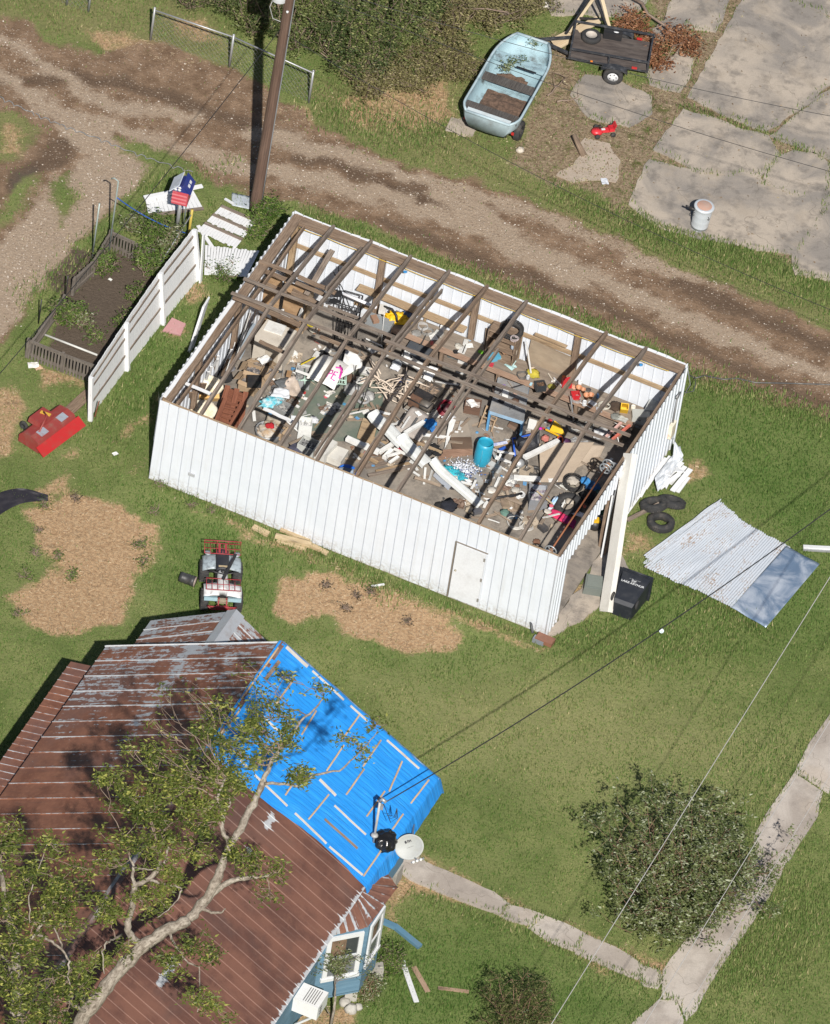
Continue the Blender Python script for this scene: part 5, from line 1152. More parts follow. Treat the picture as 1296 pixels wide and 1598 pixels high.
mb=MB();a_,b__=P(912,243),P(896,210,.35);mb.tube([a_,b__],[.10,.06],7);solo(mb,'tree_stump',wood((.14,.10,.07),(.28,.21,.15),name='stump_wood'),'broken brown stump leaning beside the red toy car','stump')
mb=blob(.11,7,.2,(1,.9,.7),8,M=Matrix.Translation(P(812,234,.04)));solo(mb,'rock',paint((.52,.46,.38),amt=.3),'pale rock in the grass below the blue boat','rock')
mb=blob(.12,9,.2,(1,1,.9),8,M=Matrix.Translation(P(851,6,.08)));solo(mb,'rock',paint((.60,.56,.53),amt=.3),'whitish rock at the top edge between hedge and concrete','rock')
paper(944,283,.12,(.60,.62,.66),'clear plastic scrap on the pale earth below the toy car',8)
mb=MB();mb.prism([(-.4,-.25),(.35,-.3),(.4,.2),(-.3,.3)],0,.03,Matrix.Translation(P(720,198,.03)));solo(mb,'concrete_fragment',conc,'small concrete piece left of the boat trailer wheel','concrete piece')
b0,b1=P(769,190,0),P(833,82,0);bax=b1-b0;ba=math.atan2(bax.y,bax.x);BL=3.4
boat=thing('boat','faded pale blue open skiff with dark benches on a trailer','boat',P(789,170,0),rot=ba)
BB=paint((.38,.48,.52),(.17,.17,.165),.75,.5,scale=2.2);BBI=paint((.33,.47,.52),(.07,.06,.05),1.0,.6,scale=2.6)
def halfw(t):return .80*(1-.03*t)*(1-.42*max(0,(t-.66)/.34)**2.4)*(1-.22*max(0,(.12-t)/.12)**2)
nst=24;sec=7;vs=[];fs=[]
def hullpt(t,k,inset=0.0):
 w_=halfw(t)-inset;x=(t-.5)*BL*(1-inset*.02);dpt=.50;zt=1.02+.16*t**2;zb=zt-dpt+.20*max(0,(t-.65)/.35)**2
 a=[(-1,0),(-1.0,.06),(-.96,.55),(-.80,.93),(-.4,1.0),(0,1.02),(.4,1.0),(.80,.93),(.96,.55),(1.0,.06),(1,0)][k]
 return(x,a[0]*w_,zt-a[1]*(zt-zb)+(inset*.6 if a[1]>.5 else 0))
def hull(inset,name,mat,flip,ends):
 mb=MB();vs=[hullpt(i/nst,k,inset)for i in range(nst+1)for k in range(11)]
 fs=[(i*11+k,(i+1)*11+k,(i+1)*11+k+1,i*11+k+1)for i in range(nst)for k in range(10)]
 if ends:fs+=[tuple(range(11)),tuple(nst*11+k for k in reversed(range(11)))]
 if flip:fs=[tuple(reversed(f))for f in fs]
 mb.add(vs,fs,None,None,True);return mb.build(name,mat,boat)
hull(0,'hull',BB,False,True);hull(.03,'lining',BBI,True,True)
mb=MB()
for s_ in(0,10):mb.tube([tuple(Vector(hullpt(i/nst,s_,.01))+Vector((0,0,.012)))for i in range(nst+1)],.035,8)
mb.tube([tuple(Vector(hullpt(0,k,.0)))for k in(0,10)],.04,8);mb.tube([tuple(Vector(hullpt(1,k,.0))+Vector((.02*(1-abs(k-5)/5),0,0)))for k in(0,10)],.04,8);mb.build('gunwale',BB,boat)
BENCH=wood((.045,.04,.038),(.12,.11,.10),name='bench_wood')
mb=MB();x=(.10-.5)*BL;mb.box((x,0,.93),(.34,1.50,.05));mb.build('bench',BENCH,boat)
mb=MB();x=(.50-.5)*BL;mb.box((x,0,.90),(.30,1.56,.05));mb.build('bench',BENCH,boat)
mb=MB();x=(.74-.5)*BL;mb.box((x,0,1.0),(.30,1.44,.10),0);mb.build('fore_deck',BBI,boat)
mb=MB();mb.box(((.70-.5)*BL-.12,-.25,1.055),(.06,.55,.012));mb.build('locker_slot',BLACKM,boat)
mb=MB();mb.box(((.02-.5)*BL,0,1.02),(.16,1.22,.06));mb.build('stern_deck',paint((.55,.62,.64),(.3,.25,.2),.5),boat)
DEBR=cloth((.085,.055,.038),(.16,.10,.07),14)
mb=MB();mb.grid(lambda u,v:((-.34+.30*u)*BL+0,(v-.5)*1.2-.08,.615+.05*mnoise.noise(Vector((u*6,v*6,1)))+.05*sin(pi*v)*sin(pi*u)),20,16);mb.build('leaf_mulch',DEBR,boat)
mb=MB();mb.grid(lambda u,v:((.06+.14*u)*BL,(v-.5)*.9+.1,.63+.05*mnoise.noise(Vector((u*6,v*6,4)))),12,12);mb.build('leaf_mulch',DEBR,boat)
btr=thing('boat_trailer','black boat trailer with two wheels under the blue skiff','trailer',P(793,162,0)-VV*.0,rot=ba)
mb=MB()
for s_ in(-.45,.45):mb.beam((-BL*.5,s_,.42),(BL*.35,s_*.8,.42),.07,.09)
mb.beam((BL*.35,-.36,.42),(BL*.62,0,.42),.06,.08);mb.beam((BL*.35,.36,.42),(BL*.62,0,.42),.06,.08)
for x in(-1.75,-.6,.6):mb.beam((x,-.55,.47),(x,.55,.47),.08,.07)
mb.beam((-.6-.5,-.82,.34),(-.6-.5,.82,.34),.05,.05);mb.build('frame',BLACKM,btr)
for s_ in(-.84,.84):
 mb=MB();Mx=Matrix.Translation((-1.15,s_*.84,.27))@Matrix.Rotation(pi/2,4,'X');mb.lathe([(.14,-.08),(.25,-.09),(.28,-.05),(.28,.05),(.25,.09),(.14,.08)],24,Mx,close=True);w_=mb.build('wheel',RUBBER,btr)
 mb=MB();mb.lathe([(0,-.05),(.14,-.06),(.14,.06),(0,.05)],16,Mx);mb.build('rim',paint((.45,.42,.38),(.25,.15,.1),.6),w_)
 mb=MB();mb.box((-1.62,s_*.80,.50),(.04,.07,.07));mb.build('tail_light',REDP,btr)
 mb=MB();mb.tube([(-1.62,s_*.5,.45),(-1.62,s_*.80,.5)],.02,6);mb.build('light_arm',BLACKM,btr)
t0,t1=P(888,78,0),P(1012,100,0);ta=math.atan2((t1-t0).y,(t1-t0).x)
ut=thing('utility_trailer','small black utility trailer with wooden deck, white rims and spare wheel','trailer',P(950,100,0),rot=ta)
TLn,TWd=2.1,1.15;FR=paint((.035,.037,.042),(.25,.25,.26),.35,.4,scale=6)
DK=wood((.055,.045,.042),(.12,.10,.088),name='trailer_deck',streak=(2,8,8))
mb=MB();
for k in range(6):mb.box((0,-TWd/2+TWd/6*(k+.5),.50),(TLn-.04,TWd/6-.008,.03))
mb.build('deck',DK,ut)
mb=MB()
for z in(.48,.80):
 for s_ in(-1,1):
  mb.beam((-TLn/2,s_*TWd/2,z),(TLn/2,s_*TWd/2,z),.045,.05);mb.beam((s_*TLn/2,-TWd/2,z),(s_*TLn/2,TWd/2,z),.044,.049)
for x in(-TLn/2,TLn/2):
 for y in(-TWd/2,TWd/2):mb.beam((x,y,.45),(x,y,.82),.05,.05,up=(1,0,0))
for y in(-TWd/2,TWd/2):mb.beam((0,y,.45),(0,y,.82),.043,.043,up=(1,0,0))
mb.build('frame',FR,ut)
mb=MB();mb.beam((-TLn/2,-.35,.42),(-TLn/2-.9,0,.42),.06,.08);mb.beam((-TLn/2,.35,.42),(-TLn/2-.9,0,.42),.06,.08);mb.tube([(-TLn/2-.9,0,.45),(-TLn/2-1.05,0,.45)],.04,8);mb.build('tongue',FR,ut)
for s_ in(-1,1):
 mb=MB();Mx=Matrix.Translation((.18,s_*(TWd/2+.17),.27))@Matrix.Rotation(pi/2,4,'X');mb.lathe([(.15,-.08),(.24,-.09),(.27,-.05),(.27,.05),(.24,.09),(.15,.08)],28,Mx,close=True);w_=mb.build('wheel',RUBBER,ut)
 mb=MB();mb.lathe([(0,-.04),(.06,-.05),(.15,-.06),(.15,.06),(.06,.05),(0,.05)],22,Mx);mb.build('rim',WHITEP,w_)
 mb=MB()
 for k in range(5):a=2*pi*k/5;mb.lathe([(0,.062),(.018,.062),(.018,.068),(0,.07)],8,Mx@Matrix.Translation((.09*cos(a),.09*sin(a),0)));mb.lathe([(0,-.068),(.018,-.068),(.018,-.062)],8,Mx@Matrix.Translation((.09*cos(a),.09*sin(a),0)))
 mb.build('wheel_nuts',BLACKM,w_)
 mb=MB();mb.grid(lambda u,v:(.18+.36*cos(pi*u),s_*(TWd/2+.06+.22*v),.42+.18*sin(pi*u)),10,3,None,False,.01);mb.build('mudguard',FR,ut)
 mb=MB();mb.box((TLn/2-.35,s_*(TWd/2+.03),.55),(.14,.03,.06));mb.build('tail_light',REDP,ut)
 mb=MB();mb.box((-TLn/2+.6,s_*(TWd/2+.03),.52),(.06,.02,.04));mb.build('side_marker',paint((.75,.22,.02)),ut)
sp=thing('spare_tyre','spare wheel lying on the deck of the black trailer','wheel',ut.location+(Rz(ta)@Vector((-.58,.30,.52))),rot=0)
mb=MB();mb.lathe([(.15,.0),(.24,.0),(.27,.04),(.27,.12),(.24,.16),(.15,.15)],28,close=True);mb.build('casing',RUBBER,sp);mb=MB();mb.lathe([(0,.10),(.05,.11),(.14,.13),(.15,.15),(.15,.02),(0,.02)],22);mb.build('rim',paint((.50,.46,.40),(.3,.2,.15),.4),sp)
tbx=ut.location+(Rz(ta)@Vector((-.02,.50,.52)))
tl_=thing('tool_box','black tool box with white label on the trailer edge','tool box',tbx,rot=ta);mb=MB();mb.box((0,0,.12),(.50,.22,.22));mb.build('case',BLACKM,tl_);mb=MB();mb.lathe([(0,0),(.07,0),(.07,.004),(0,.006)],18,Matrix.Translation((.08,-.02,.232))@Matrix.Diagonal((1,.5,1,1)));mb.build('label',WHITEP,tl_)
LUM=wood((.50,.40,.26),(.62,.52,.36),name='new_lumber',dark=(.40,.30,.18))
for(x0,y0,z0,x1,y1,z1,w_,lab)in((889,50,.5,932,-10,.9,.09,'pale timber brace rising left behind the black trailer'),(952,45,.5,938,-10,.9,.09,'pale timber brace rising right behind the black trailer'),(862,66,.25,935,30,.7,.26,'wide pale board lying across the trailer tongue'),(866,76,.2,895,60,.3,.14,'short pale board end beside the trailer tongue')):
 plank(x0,y0,x1,y1,z0,w_,.04,LUM,lab,'timber','timber',z2=z1)
for(x0,y0,x1,y1,z,z2)in((884,52,925,-8,.6,1.0),(930,0,950,46,1.0,.6),(905,28,945,30,.7,.7)):
 mb=MB();mb.beam(P(x0,y0,z),P(x1,y1,z2),.05,.05);solo(mb,'steel_angle',BLACKM,'black steel bar in the frame behind the trailer','steel bar','black bars behind the trailer')
FZ=.05
DUSTY=(.22,.18,.14)
def F(x,y,z=0.0):return P(x,y,FZ+z)
def crate(x,y,size,rot,mat,name,label,cat,z=0.0,open_=True,wall=.02,fill=None,tilt=None,group=None):
 t=thing(name,label,cat,F(x,y,z),group,rot=rot,tilt=tilt);sx,sy,sz=size;mb=MB()
 if open_:
  mb.box((0,0,wall/2),(sx,sy,wall));mb.box((sx/2-wall/2,0,sz/2+wall/2),(wall,sy,sz-wall));mb.box((-sx/2+wall/2,0,sz/2+wall/2),(wall,sy,sz-wall))
  mb.box((0,sy/2-wall/2,sz/2+wall/2),(sx-2*wall,wall,sz-wall));mb.box((0,-sy/2+wall/2,sz/2+wall/2),(sx-2*wall,wall,sz-wall));mb.build('sides',mat,t)
  if fill:mb=MB();mb.grid(lambda u,v:((u-.5)*(sx-.05),(v-.5)*(sy-.05),sz*.7+sz*.25*mnoise.noise(Vector((u*5+x,v*5,y)))),8,8,None,False);mb.build('contents',fill,t)
 else:mb.box((0,0,sz/2),size);mb.build('body',mat,t)
 return t
def cardbox(x,y,size,rot,label,z=0.0,tilt=None):
 t=crate(x,y,size,rot,CARD,'cardboard_box',label,'box',z,True,.01,cloth((.25,.22,.2),(.05,.05,.06),9),tilt)
 sx,sy,sz=size
 for s_ in(-1,1):
  mb=MB();mb.box((s_*(sx/2+sx*.16),0,sz+.02),(sx*.36,sy,.008),(0,s_*.5,0));mb.build('flap',CARD,t)
  mb=MB();mb.box((0,s_*(sy/2+sy*.14),sz+.0),(sx,sy*.32,.008),(-s_*.8,0,0));mb.build('flap',CARD,t)
 return t
def sheetq(q,zs,mat,name,label,cat,th=.012,crump=.0,nx=10,ny=8,seed=1,group=None):
 A_,B_,C_,D_=[F(x,y,z)for(x,y),z in zip(q,zs)];mb=MB()
 n=(B_-A_).cross(D_-A_).normalized();n=n if n.z>0 else-n
 mb.grid(lambda u,v:tuple(A_.lerp(B_,u).lerp(D_.lerp(C_,u),v)+n*(crump*mnoise.noise(Vector((u*3.3+seed,v*3.3,seed*2.1))))),nx,ny,None,crump>0.02,th);return solo(mb,name,mat,label,cat,group)
def fplank(x0,y0,x1,y1,z,w,t,mat,label,z2=None,name='board',cat='board',group=None):
 mb=MB();mb.beam(F(x0,y0,z),F(x1,y1,z if z2 is None else z2),w,t,seg=3,jit=.003);return solo(mb,name,mat,label,cat,group)
def tubes(name,label,cat,runs,r,mat,group=None,n=6):
 mb=MB()
 for q in runs:mb.tube(q,r,n)
 return solo(mb,name,mat,label,cat,group)
W1=paint((.74,.74,.72),DUSTY,.35,.5);W2=paint((.66,.66,.64),DUSTY,.5,.6);DG=paint((.10,.105,.11),DUSTY,.4,.6);BLU=paint((.02,.10,.50),amt=.2,rough=.4);TEAL=paint((.03,.38,.50),amt=.2,rough=.5)
YEL=paint((.72,.44,.02),amt=.2,rough=.5);RED=paint((.50,.02,.03),amt=.25,rough=.4);CYAN=paint((.025,.32,.48),(.05,.2,.28),.3,.4);MINT=paint((.42,.58,.50),amt=.4,rough=.5);GRY=paint((.30,.31,.32),DUSTY,.5,.55);LG2=paint((.50,.51,.50),DUSTY,.5,.5);BEI=paint((.42,.37,.30),DUSTY,.4,.7)
mb=MB();mb.prism(smooth_poly([tuple(F(x,y)[:2])for x,y in((460,590),(540,572),(600,600),(590,690),(530,690),(470,672),(440,640))],.3,.08,3),FZ+.004,FZ+.014);solo(mb,'floor_mat',cloth((.115,.145,.115),(.19,.19,.155),1.3),'worn green carpet on the shed floor under the bright clutter','carpet')
wbn=thing('workbench','long timber workbench running along the back wall of the shed','workbench',S(7.0,SW-.6,FZ))
def bt(x,y):return P(x,y,.95)
bm_('bench_top',S(3.2,SW-.48,.95),S(10.2,SW-.50,.93),.66,.05,wood((.20,.165,.13),(.30,.25,.20),streak=(1.5,9,9),name='bench_boards'),6,.004,parent=wbn)
bm_('bench_edge',S(3.2,SW-.85,.93),S(10.2,SW-.87,.90),.06,.14,wood((.27,.17,.12),(.40,.28,.20),name='reddish_timber'),6,.004,parent=wbn)
for a in(3.3,4.8,6.4,7.2,8.6,9.9):bm_('leg',S(a,SW-.78,FZ),S(a,SW-.78,.9),.10,.10,TIMB,1,0,up=VV,parent=wbn)
bm_('lower_shelf',S(3.4,SW-.45,.38),S(10.1,SW-.45,.38),.6,.03,TIMB_G,4,.004,parent=wbn)
def onb(x,y):return P(x,y,.98)
def mini(x,y,kind,col,label,s=.1,z=None,rot=None,cat=None,name=None,group=None):
 p=P(x,y,.98 if z is None else z);rot=random.uniform(0,3)if rot is None else rot;mb=MB();M_=Matrix.Translation(p)@Rz(rot)
 if kind=='can':mb.lathe([(0,0),(s*.5,0),(s*.52,s*.05),(s*.5,s*1.2),(s*.44,s*1.24),(s*.44,s*1.1),(0,s*1.1)],14,M_)
 elif kind=='pot':mb.lathe([(0,0),(s*.38,0),(s*.55,s*.85),(s*.62,s*.85),(s*.62,s*1.05),(s*.52,s*1.05),(s*.36,s*.1),(0,s*.1)],16,M_)
 elif kind=='box':mb.box((0,0,s*.3),(s*1.5,s,s*.6));mb.v=[tuple(M_@Vector(v))for v in mb.v]
 elif kind=='bottle':mb.lathe([(0,0),(s*.4,0),(s*.42,s*1.2),(s*.15,s*1.6),(s*.15,s*1.9),(0,s*1.9)],12,M_@Matrix.Translation((0,0,s*.4))@Matrix.Rotation(pi/2,4,'Y'))
 elif kind=='disc':mb.lathe([(0,0),(s,0),(s,s*.15),(s*.85,s*.2),(s*.8,s*.12),(0,s*.12)],22,M_)
 elif kind=='coil':
  mb.tube([M_@Vector((s*(1+.12*sin(k*.9))*cos(k*.42),s*(1+.12*cos(k*1.3))*sin(k*.42),.02+.004*k*.5))for k in range(46)],s*.06,5)
 elif kind=='paper':mb.grid(lambda u,v:((u-.5)*s*2,(v-.5)*s*1.4,.02+s*.35*abs(mnoise.noise(Vector((u*3+x,v*3,y))))),5,4,M_,False,.006)
 elif kind=='rag':blob(s,x,.25,(1,.9,.35),9,M=M_,mb=mb,zmin=-.01)
 elif kind=='stick':mb.beam(M_@Vector((-s*2,0,.03)),M_@Vector((s*2,0,.05)),s*.25,s*.15)
 elif kind=='wheel':mb.torus(s,s*.28,M_@Matrix.Translation((0,0,s*.3)),26,8)
 mat=col if not isinstance(col,tuple)else(cloth(col)if kind=='rag' else paint(col,DUSTY,.3,.5))
 return solo(mb,name or{'can':'tin_can','pot':'flower_pot','box':'small_box','bottle':'bottle','disc':'plate','coil':'wire_coil','paper':'paper','rag':'rag','stick':'stick','wheel':'tyre'}[kind],mat,label,cat or{'can':'can','pot':'flower pot','box':'box','bottle':'bottle','disc':'dish','coil':'wire','paper':'paper','rag':'cloth','stick':'stick','wheel':'wheel'}[kind],group)
TC=(.50,.22,.11)
for x,y,s,l in((903,610,.14,'topmost terracotta pot of the cluster on the bench'),(915,622,.14,'leftmost lower terracotta pot of the cluster on the bench'),(922,621,.13,'right-hand terracotta pot of the cluster on the bench'),(910,612,.11,'small terracotta pot in the middle of the cluster')):mini(x,y,'pot',TC,l,s)
mini(919,608,'disc',(.05,.04,.04),'dark round saucer behind the terracotta pots',.07);mini(922,618,'disc',(.08,.05,.04),'dark pot saucer between the terracotta pots',.06)
for x,y,k,c,s,l in((770,560,'box',(.10,.36,.52),.22,'light blue plastic carton on the bench beside the bent rafter'),(783,560,'rag',(.45,.33,.22),.12,'tan cloth heap right of the blue carton'),(767,570,'paper',(.5,.03,.05),.08,'crimson scrap under the blue carton'),(797,572,'paper',(.42,.62,.62),.14,'pale aqua folded paper on the bench'),(800,566,'paper',(.45,.65,.64),.10,'second pale aqua folded paper standing behind the first'),(815,588,'coil',(.10,.10,.10),.13,'tangled dark wire coil on the bench'),(824,591,'can',(.5,.52,.54),.09,'shiny tin beside the dark wire coil'),(833,583,'rag',(.50,.42,.05),.17,'mustard yellow rag on the bench'),(835,582,'paper',(.78,.78,.75),.06,'white crumpled paper on the mustard rag'),(828,576,'bottle',(.5,.4,.3),.07,'tan bottle behind the mustard rag'),(829,600,'box',(.40,.62,.70),.06,'tiny pale blue box left of the black basket'),(861,603,'rag',(.42,.38,.08),.10,'faded yellow grass-like tuft right of the black basket'),(862,594,'stick',(.5,.45,.38),.12,'pale stick beside the black basket'),(866,596,'paper',(.75,.74,.70),.08,'white scrap right of the black basket'),(751,549,'rag',(.22,.58,.05),.07,'lime green rag on the bench edge'),(731,540,'paper',(.7,.7,.68),.12,'white paper stack left on the bench'),(722,547,'paper',(.62,.62,.6),.13,'off-white sheet tilted on the bench left end'),(727,536,'box',(.60,.60,.58),.12,'white carton with dark slot on the bench'),(712,549,'disc',(.012,.012,.014),.085,'round black dish on the bench'),(725,544,'stick',(.03,.03,.03),.10,'black bar across the white papers'),(735,530,'paper',(.3,.4,.5),.08,'bluish torn paper on the bench'),(716,540,'rag',(.5,.48,.42),.10,'beige rag behind the black dish'),(740,520,'can',(.75,.75,.72),.08,'white mug on the back girt'),(770,513,'stick',(.80,.25,.03),.08,'orange and yellow tool handle on the back shelf'),(774,516,'stick',(.8,.6,.03),.05,'yellow tool tip beside the orange handle'),(782,560,'box',(.5,.06,.05),.06,'small red box beside the tan cloth'),(803,555,'rag',(.45,.44,.30),.05,'small olive knot on the bench'),(667,520,'coil',(.28,.28,.27),.14,'grey cable loop on the left half of the bench'),(676,526,'paper',(.72,.71,.68),.14,'white rag heap in the middle of the left bench'),(660,512,'coil',(.55,.55,.55),.12,'silver wire loop on the left end of the bench'),(685,522,'box',(.55,.55,.52),.14,'dull white carton right of the white rag heap'),(650,520,'rag',(.35,.34,.32),.13,'grey rag heap at the left end of the bench'),(674,537,'can',(.65,.12,.10),.08,'red ringed white cup near the bench edge'),(662,530,'stick',(.04,.04,.04),.12,'black hose piece crossing the bench'),(690,516,'can',(.75,.74,.72),.13,'white jug near the back of the bench'),(880,594,'can',(.70,.20,.05),.12,'orange round tin left of the red fuel can'),(889,601,'bottle',(.5,.04,.04),.13,'red oil bottle lying near the fuel can'),(873,600,'stick',(.5,.5,.5),.12,'silver rod left of the red fuel can'),(905,600,'can',(.7,.7,.7),.10,'silver tin at the back behind the pots'),(912,632,'can',(.55,.56,.57),.11,'glass jar in front of the terracotta pots'),(900,626,'coil',(.42,.42,.42),.11,'grey wire loop in front of the red box'),(925,630,'paper',(.5,.52,.55),.10,'grey foil scrap right of the terracotta pots'),(933,622,'bottle',(.10,.25,.5),.09,'blue bottle right of the terracotta pots'),(943,636,'coil',(.6,.58,.5),.14,'pale cable loop on the right part of the bench'),(988,640,'can',(.72,.68,.58),.12,'cream cup at the right end of the bench'),(962,650,'rag',(.30,.31,.28),.13,'grey-green rag under the yellow bucket'),(972,655,'paper',(.44,.45,.42),.13,'grey paper below the yellow bucket'),(914,634,'stick',(.7,.7,.68),.08,'short white stick in front of the pots'),(895,603,'rag',(.58,.30,.20),.09,'peach rag beside the red fuel can'),(935,640,'paper',(.4,.4,.42),.10,'dull scrap on the right part of the bench')):mini(x,y,k,c,l,s)
crate(843,607,(.26,.24,.20),.4,paint((.03,.035,.04)),'basket','black plastic basket on the front of the bench','basket',z=.93,fill=cloth((.16,.09,.05),(.05,.03,.02),9))
crate(898,620,(.22,.20,.14),.3,RED,'red_box','bright red box in front of the fuel can on the bench','box',z=.93)
fc=thing('fuel_can','red fuel can standing at the back of the bench','fuel can',P(884,603,.98),rot=.3);mb=MB();mb.box((0,0,.13),(.26,.16,.26),taper=.9);mb.build('body',RED,fc);mb=MB();mb.tube([(-.08,0,.26),(-.08,0,.31),(.06,0,.31),(.06,0,.26)],.014,6);mb.build('handle',RED,fc);mb=MB();mb.lathe([(0,0),(.03,0),(.03,.05),(0,.06)],10,Matrix.Translation((.10,0,.25)));mb.build('cap',YEL,fc)
crate(974,640,(.20,.18,.30),.05,YEL,'bucket','yellow plastic bucket at the right end of the bench','bucket',z=.93,tilt=(.5,0))
mini(960,634,'rag',(.07,.045,.03),'dark brown tangled bundle left of the yellow bucket',.18,z=.98)
crate(999,657,(.46,.30,.28),.15,paint((.44,.45,.42),DUSTY,.3),'appliance','grey machine with dark panel near the right wall','appliance',z=.8,open_=False)
mb=MB();mb.beam(P(990,660,1.18),P(1003,665,1.18),.06,.02);mb.beam(P(997,655,1.18),P(1000,657,1.18),.04,.02);solo(mb,'dark_strip',BLACKM,'dark control panel on the grey machine by the right wall','panel')
sheetq(((1006,640),(1024,640),(1031,622),(1014,623)),(1.1,1.1,1.15,1.15),paint((.40,.42,.42)),'lid','flat grey lid in the shaded back right corner','lid')
for i,(x0,y0,x1,y1)in enumerate(((764,505,768,530),(757,512,760,545))):fplank(x0,y1,x1,y0,.9,.05,.03,TIMB,'thin stud piece beside the bent rafter',z2=1.5,name='lath',cat='lath',group='thin laths beside the bent rafter')
fplank(822,533,829,582,1.9,.03,.03,W1,'white tube standing on the bench against the wall',z2=1.0,name='tube',cat='tube')
cab=thing('wooden_cabinet','open wooden wall cabinet with a tyre on top at the back wall','cabinet',S(6.25,SW-.4,1.0));Mc=mat_axes(S(6.25,SW-.36,1.45),UU,ZZ)
mb=MB()
for x in(-.38,.38):mb.box((x,0,0),(.03,.42,.9),0,Mc)
for z in(-.44,-.1,.25,.44):mb.box((0,0,z),(.73,.42,.03),0,Mc)
mb.build('frame',TIMB,cab);mb=MB();mb.box((0,.2,0),(.72,.015,.86),0,Mc);mb.build('back',PLYG,cab)
tyre(S(6.42,SW-.36,1.92),'small flat tyre lying on top of the wall cabinet',(.1,0,0),R=.30,w=.12,group='tyres inside the shed')
mini(801,543,'can',(.35,.42,.5),'blue grey jar on the cabinet shelf',.13,z=1.5);mini(803,552,'can',(.55,.5,.42),'cream jar on the lower cabinet shelf',.12,z=1.25);mini(790,548,'rag',(.32,.18,.10),'brown rag on the cabinet shelf',.12,z=1.3);mini(803,531,'coil',(.6,.52,.52),'pinkish rope bow hanging on the cabinet tyre',.10,z=2.0)
for x,y,l in((822,477+8,'blue knot tied near the top of the middle rafter'),(842,497,'blue cap on the rafter over the hardboard sheet'),(633,424,'blue rag tied to the third rafter'),(1001,569,'blue rag tied to the rafter at the right end')):mini(x,y,'rag',(.05,.28,.62),l,.05,z=2.55)
tp=[F(x,y,.72)for x,y in((764,640),(818,657),(826,604),(778,588))];tb_=thing('work_table','grey-topped table with light blue legs below the bench','table',F(795,650))
mb=MB();mb.grid(lambda u,v:tuple(tp[0].lerp(tp[1],u).lerp(tp[3].lerp(tp[2],u),v)),8,8,None,False,.03);mb.build('top',concrete_mat('grey_board',(.22,.225,.23),(.32,.325,.33),.4),tb_)
LB=paint((.12,.33,.58),amt=.3)
for i,q in enumerate(tp):
 c=(tp[0]+tp[1]+tp[2]+tp[3])/4;q=q.lerp(c,.06);mb=MB();mb.beam(Vector((q.x,q.y,FZ)),Vector((q.x,q.y,FZ+.70)),.06,.06,up=VV);mb.build('leg',LB,tb_)
mb=MB();mb.beam(tp[0]+(tp[1]-tp[0])*.02-ZZ*.06-UP*.01,tp[1]-ZZ*.06-UP*.01,.03,.09);mb.build('apron',paint((.30,.45,.60),amt=.4),tb_)
for x,y,k,c,s,l in((789,616,'box',(.72,.72,.70),.16,'white rounded box in the middle of the grey table'),(797,608,'rag',(.7,.55,.02),.06,'yellow cap on the grey table'),(806,612,'rag',(.58,.38,.3),.08,'tan glove on the grey table'),(812,603,'stick',(.03,.03,.035),.13,'black caulking gun on the right of the grey table'),(804,626,'rag',(.11,.06,.04),.11,'dark brown brush head on the grey table'),(783,625,'rag',(.05,.05,.055),.09,'black glove in front of the white box'),(776,614,'coil',(.06,.05,.05),.09,'small black cord on the left of the grey table'),(787,603,'paper',(.25,.18,.38),.06,'violet scrap at the back of the grey table'),(797,602,'stick',(.3,.25,.2),.07,'brown handle at the back of the grey table'),(770,612,'stick',(.15,.10,.08),.09,'dark stick at the left rear of the grey table'),(810,636,'coil',(.5,.5,.5),.09,'thin wire ring on the near right of the grey table'),(800,634,'stick',(.15,.15,.15),.09,'dark spanner at the near edge of the grey table'),(775,622,'paper',(.35,.36,.38),.07,'grey scrap on the near left of the grey table')):mini(x,y,k,c,l,s,z=.80)
def upright(x0,y0,x1,y1,h,mat,label,name='plywood_sheet',cat='panel',z0=0.0,th=.02,lean=0.0,group=None):
 a,b=F(x0,y0,z0),F(x1,y1,z0);n=(b-a).normalized().cross(ZZ);mb=MB();d=ZZ*h+n*lean
 mb.add([a,b,b+d,a+d,a+n*th,b+n*th,b+d+n*th,a+d+n*th],[(0,1,2,3),(7,6,5,4),(0,4,5,1),(1,5,6,2),(2,6,7,3),(3,7,4,0)]);return solo(mb,name,mat,label,cat,group)
upright(398,500,430,514,1.85,PLY,'plywood partition panel nearest the left wall');upright(436,516,466,528,1.75,PLY,'second plywood partition panel to the right of the first')
upright(470,520,482,495,1.5,TIMB_L,'narrow upright board at the end of the plywood partitions',th=.05)
bm_('partition_rail',P(400,436,1.9),P(448,456,1.9),.06,.08,TIMB);bm_('partition_rail',P(458,452,1.7),P(503,475,1.7),.05,.07,TIMB)
sheetq(((404,488),(425,498),(418,478),(403,470)),(.9,.9,1.1,1.1),W1,'panel','white curved panel behind the first rafter at the left','panel',crump=.08)
sheetq(((435,492),(468,512),(460,500),(440,481)),(.8,.8,1.0,1.0),W1,'panel','white crumpled sheet below the second plywood partition','panel',crump=.14)
fplank(463,505,472,482,.9,.10,.03,W1,'white board standing at the right of the crumpled sheet',z2=1.4)
upright(346,600,368,512,1.2,W1,'tall white sheet standing along the left wall',th=.02,lean=.15,name='panel');upright(356,590,372,535,1.35,W2,'second white sheet leaning in front of the tall one',th=.02,lean=.2,name='panel')
for i,(x0,y0,x1,y1,z0,z1)in enumerate(((325,585,340,560,.2,1.5),(331,590,338,556,.2,1.4),(336,592,341,555,.2,1.5),(322,600,330,572,.1,1.4),(345,590,356,560,.2,1.3),(318,606,326,580,.2,1.5),(350,575,362,545,.3,1.4))):
 fplank(x0,y0,x1,y1,z0,.07,.02,(WHITEW,TIMB,WHITEW)[i%3],'narrow board leaning upright along the left wall',z2=z1,name='leaning_board',group='narrow boards leaning on the left wall')
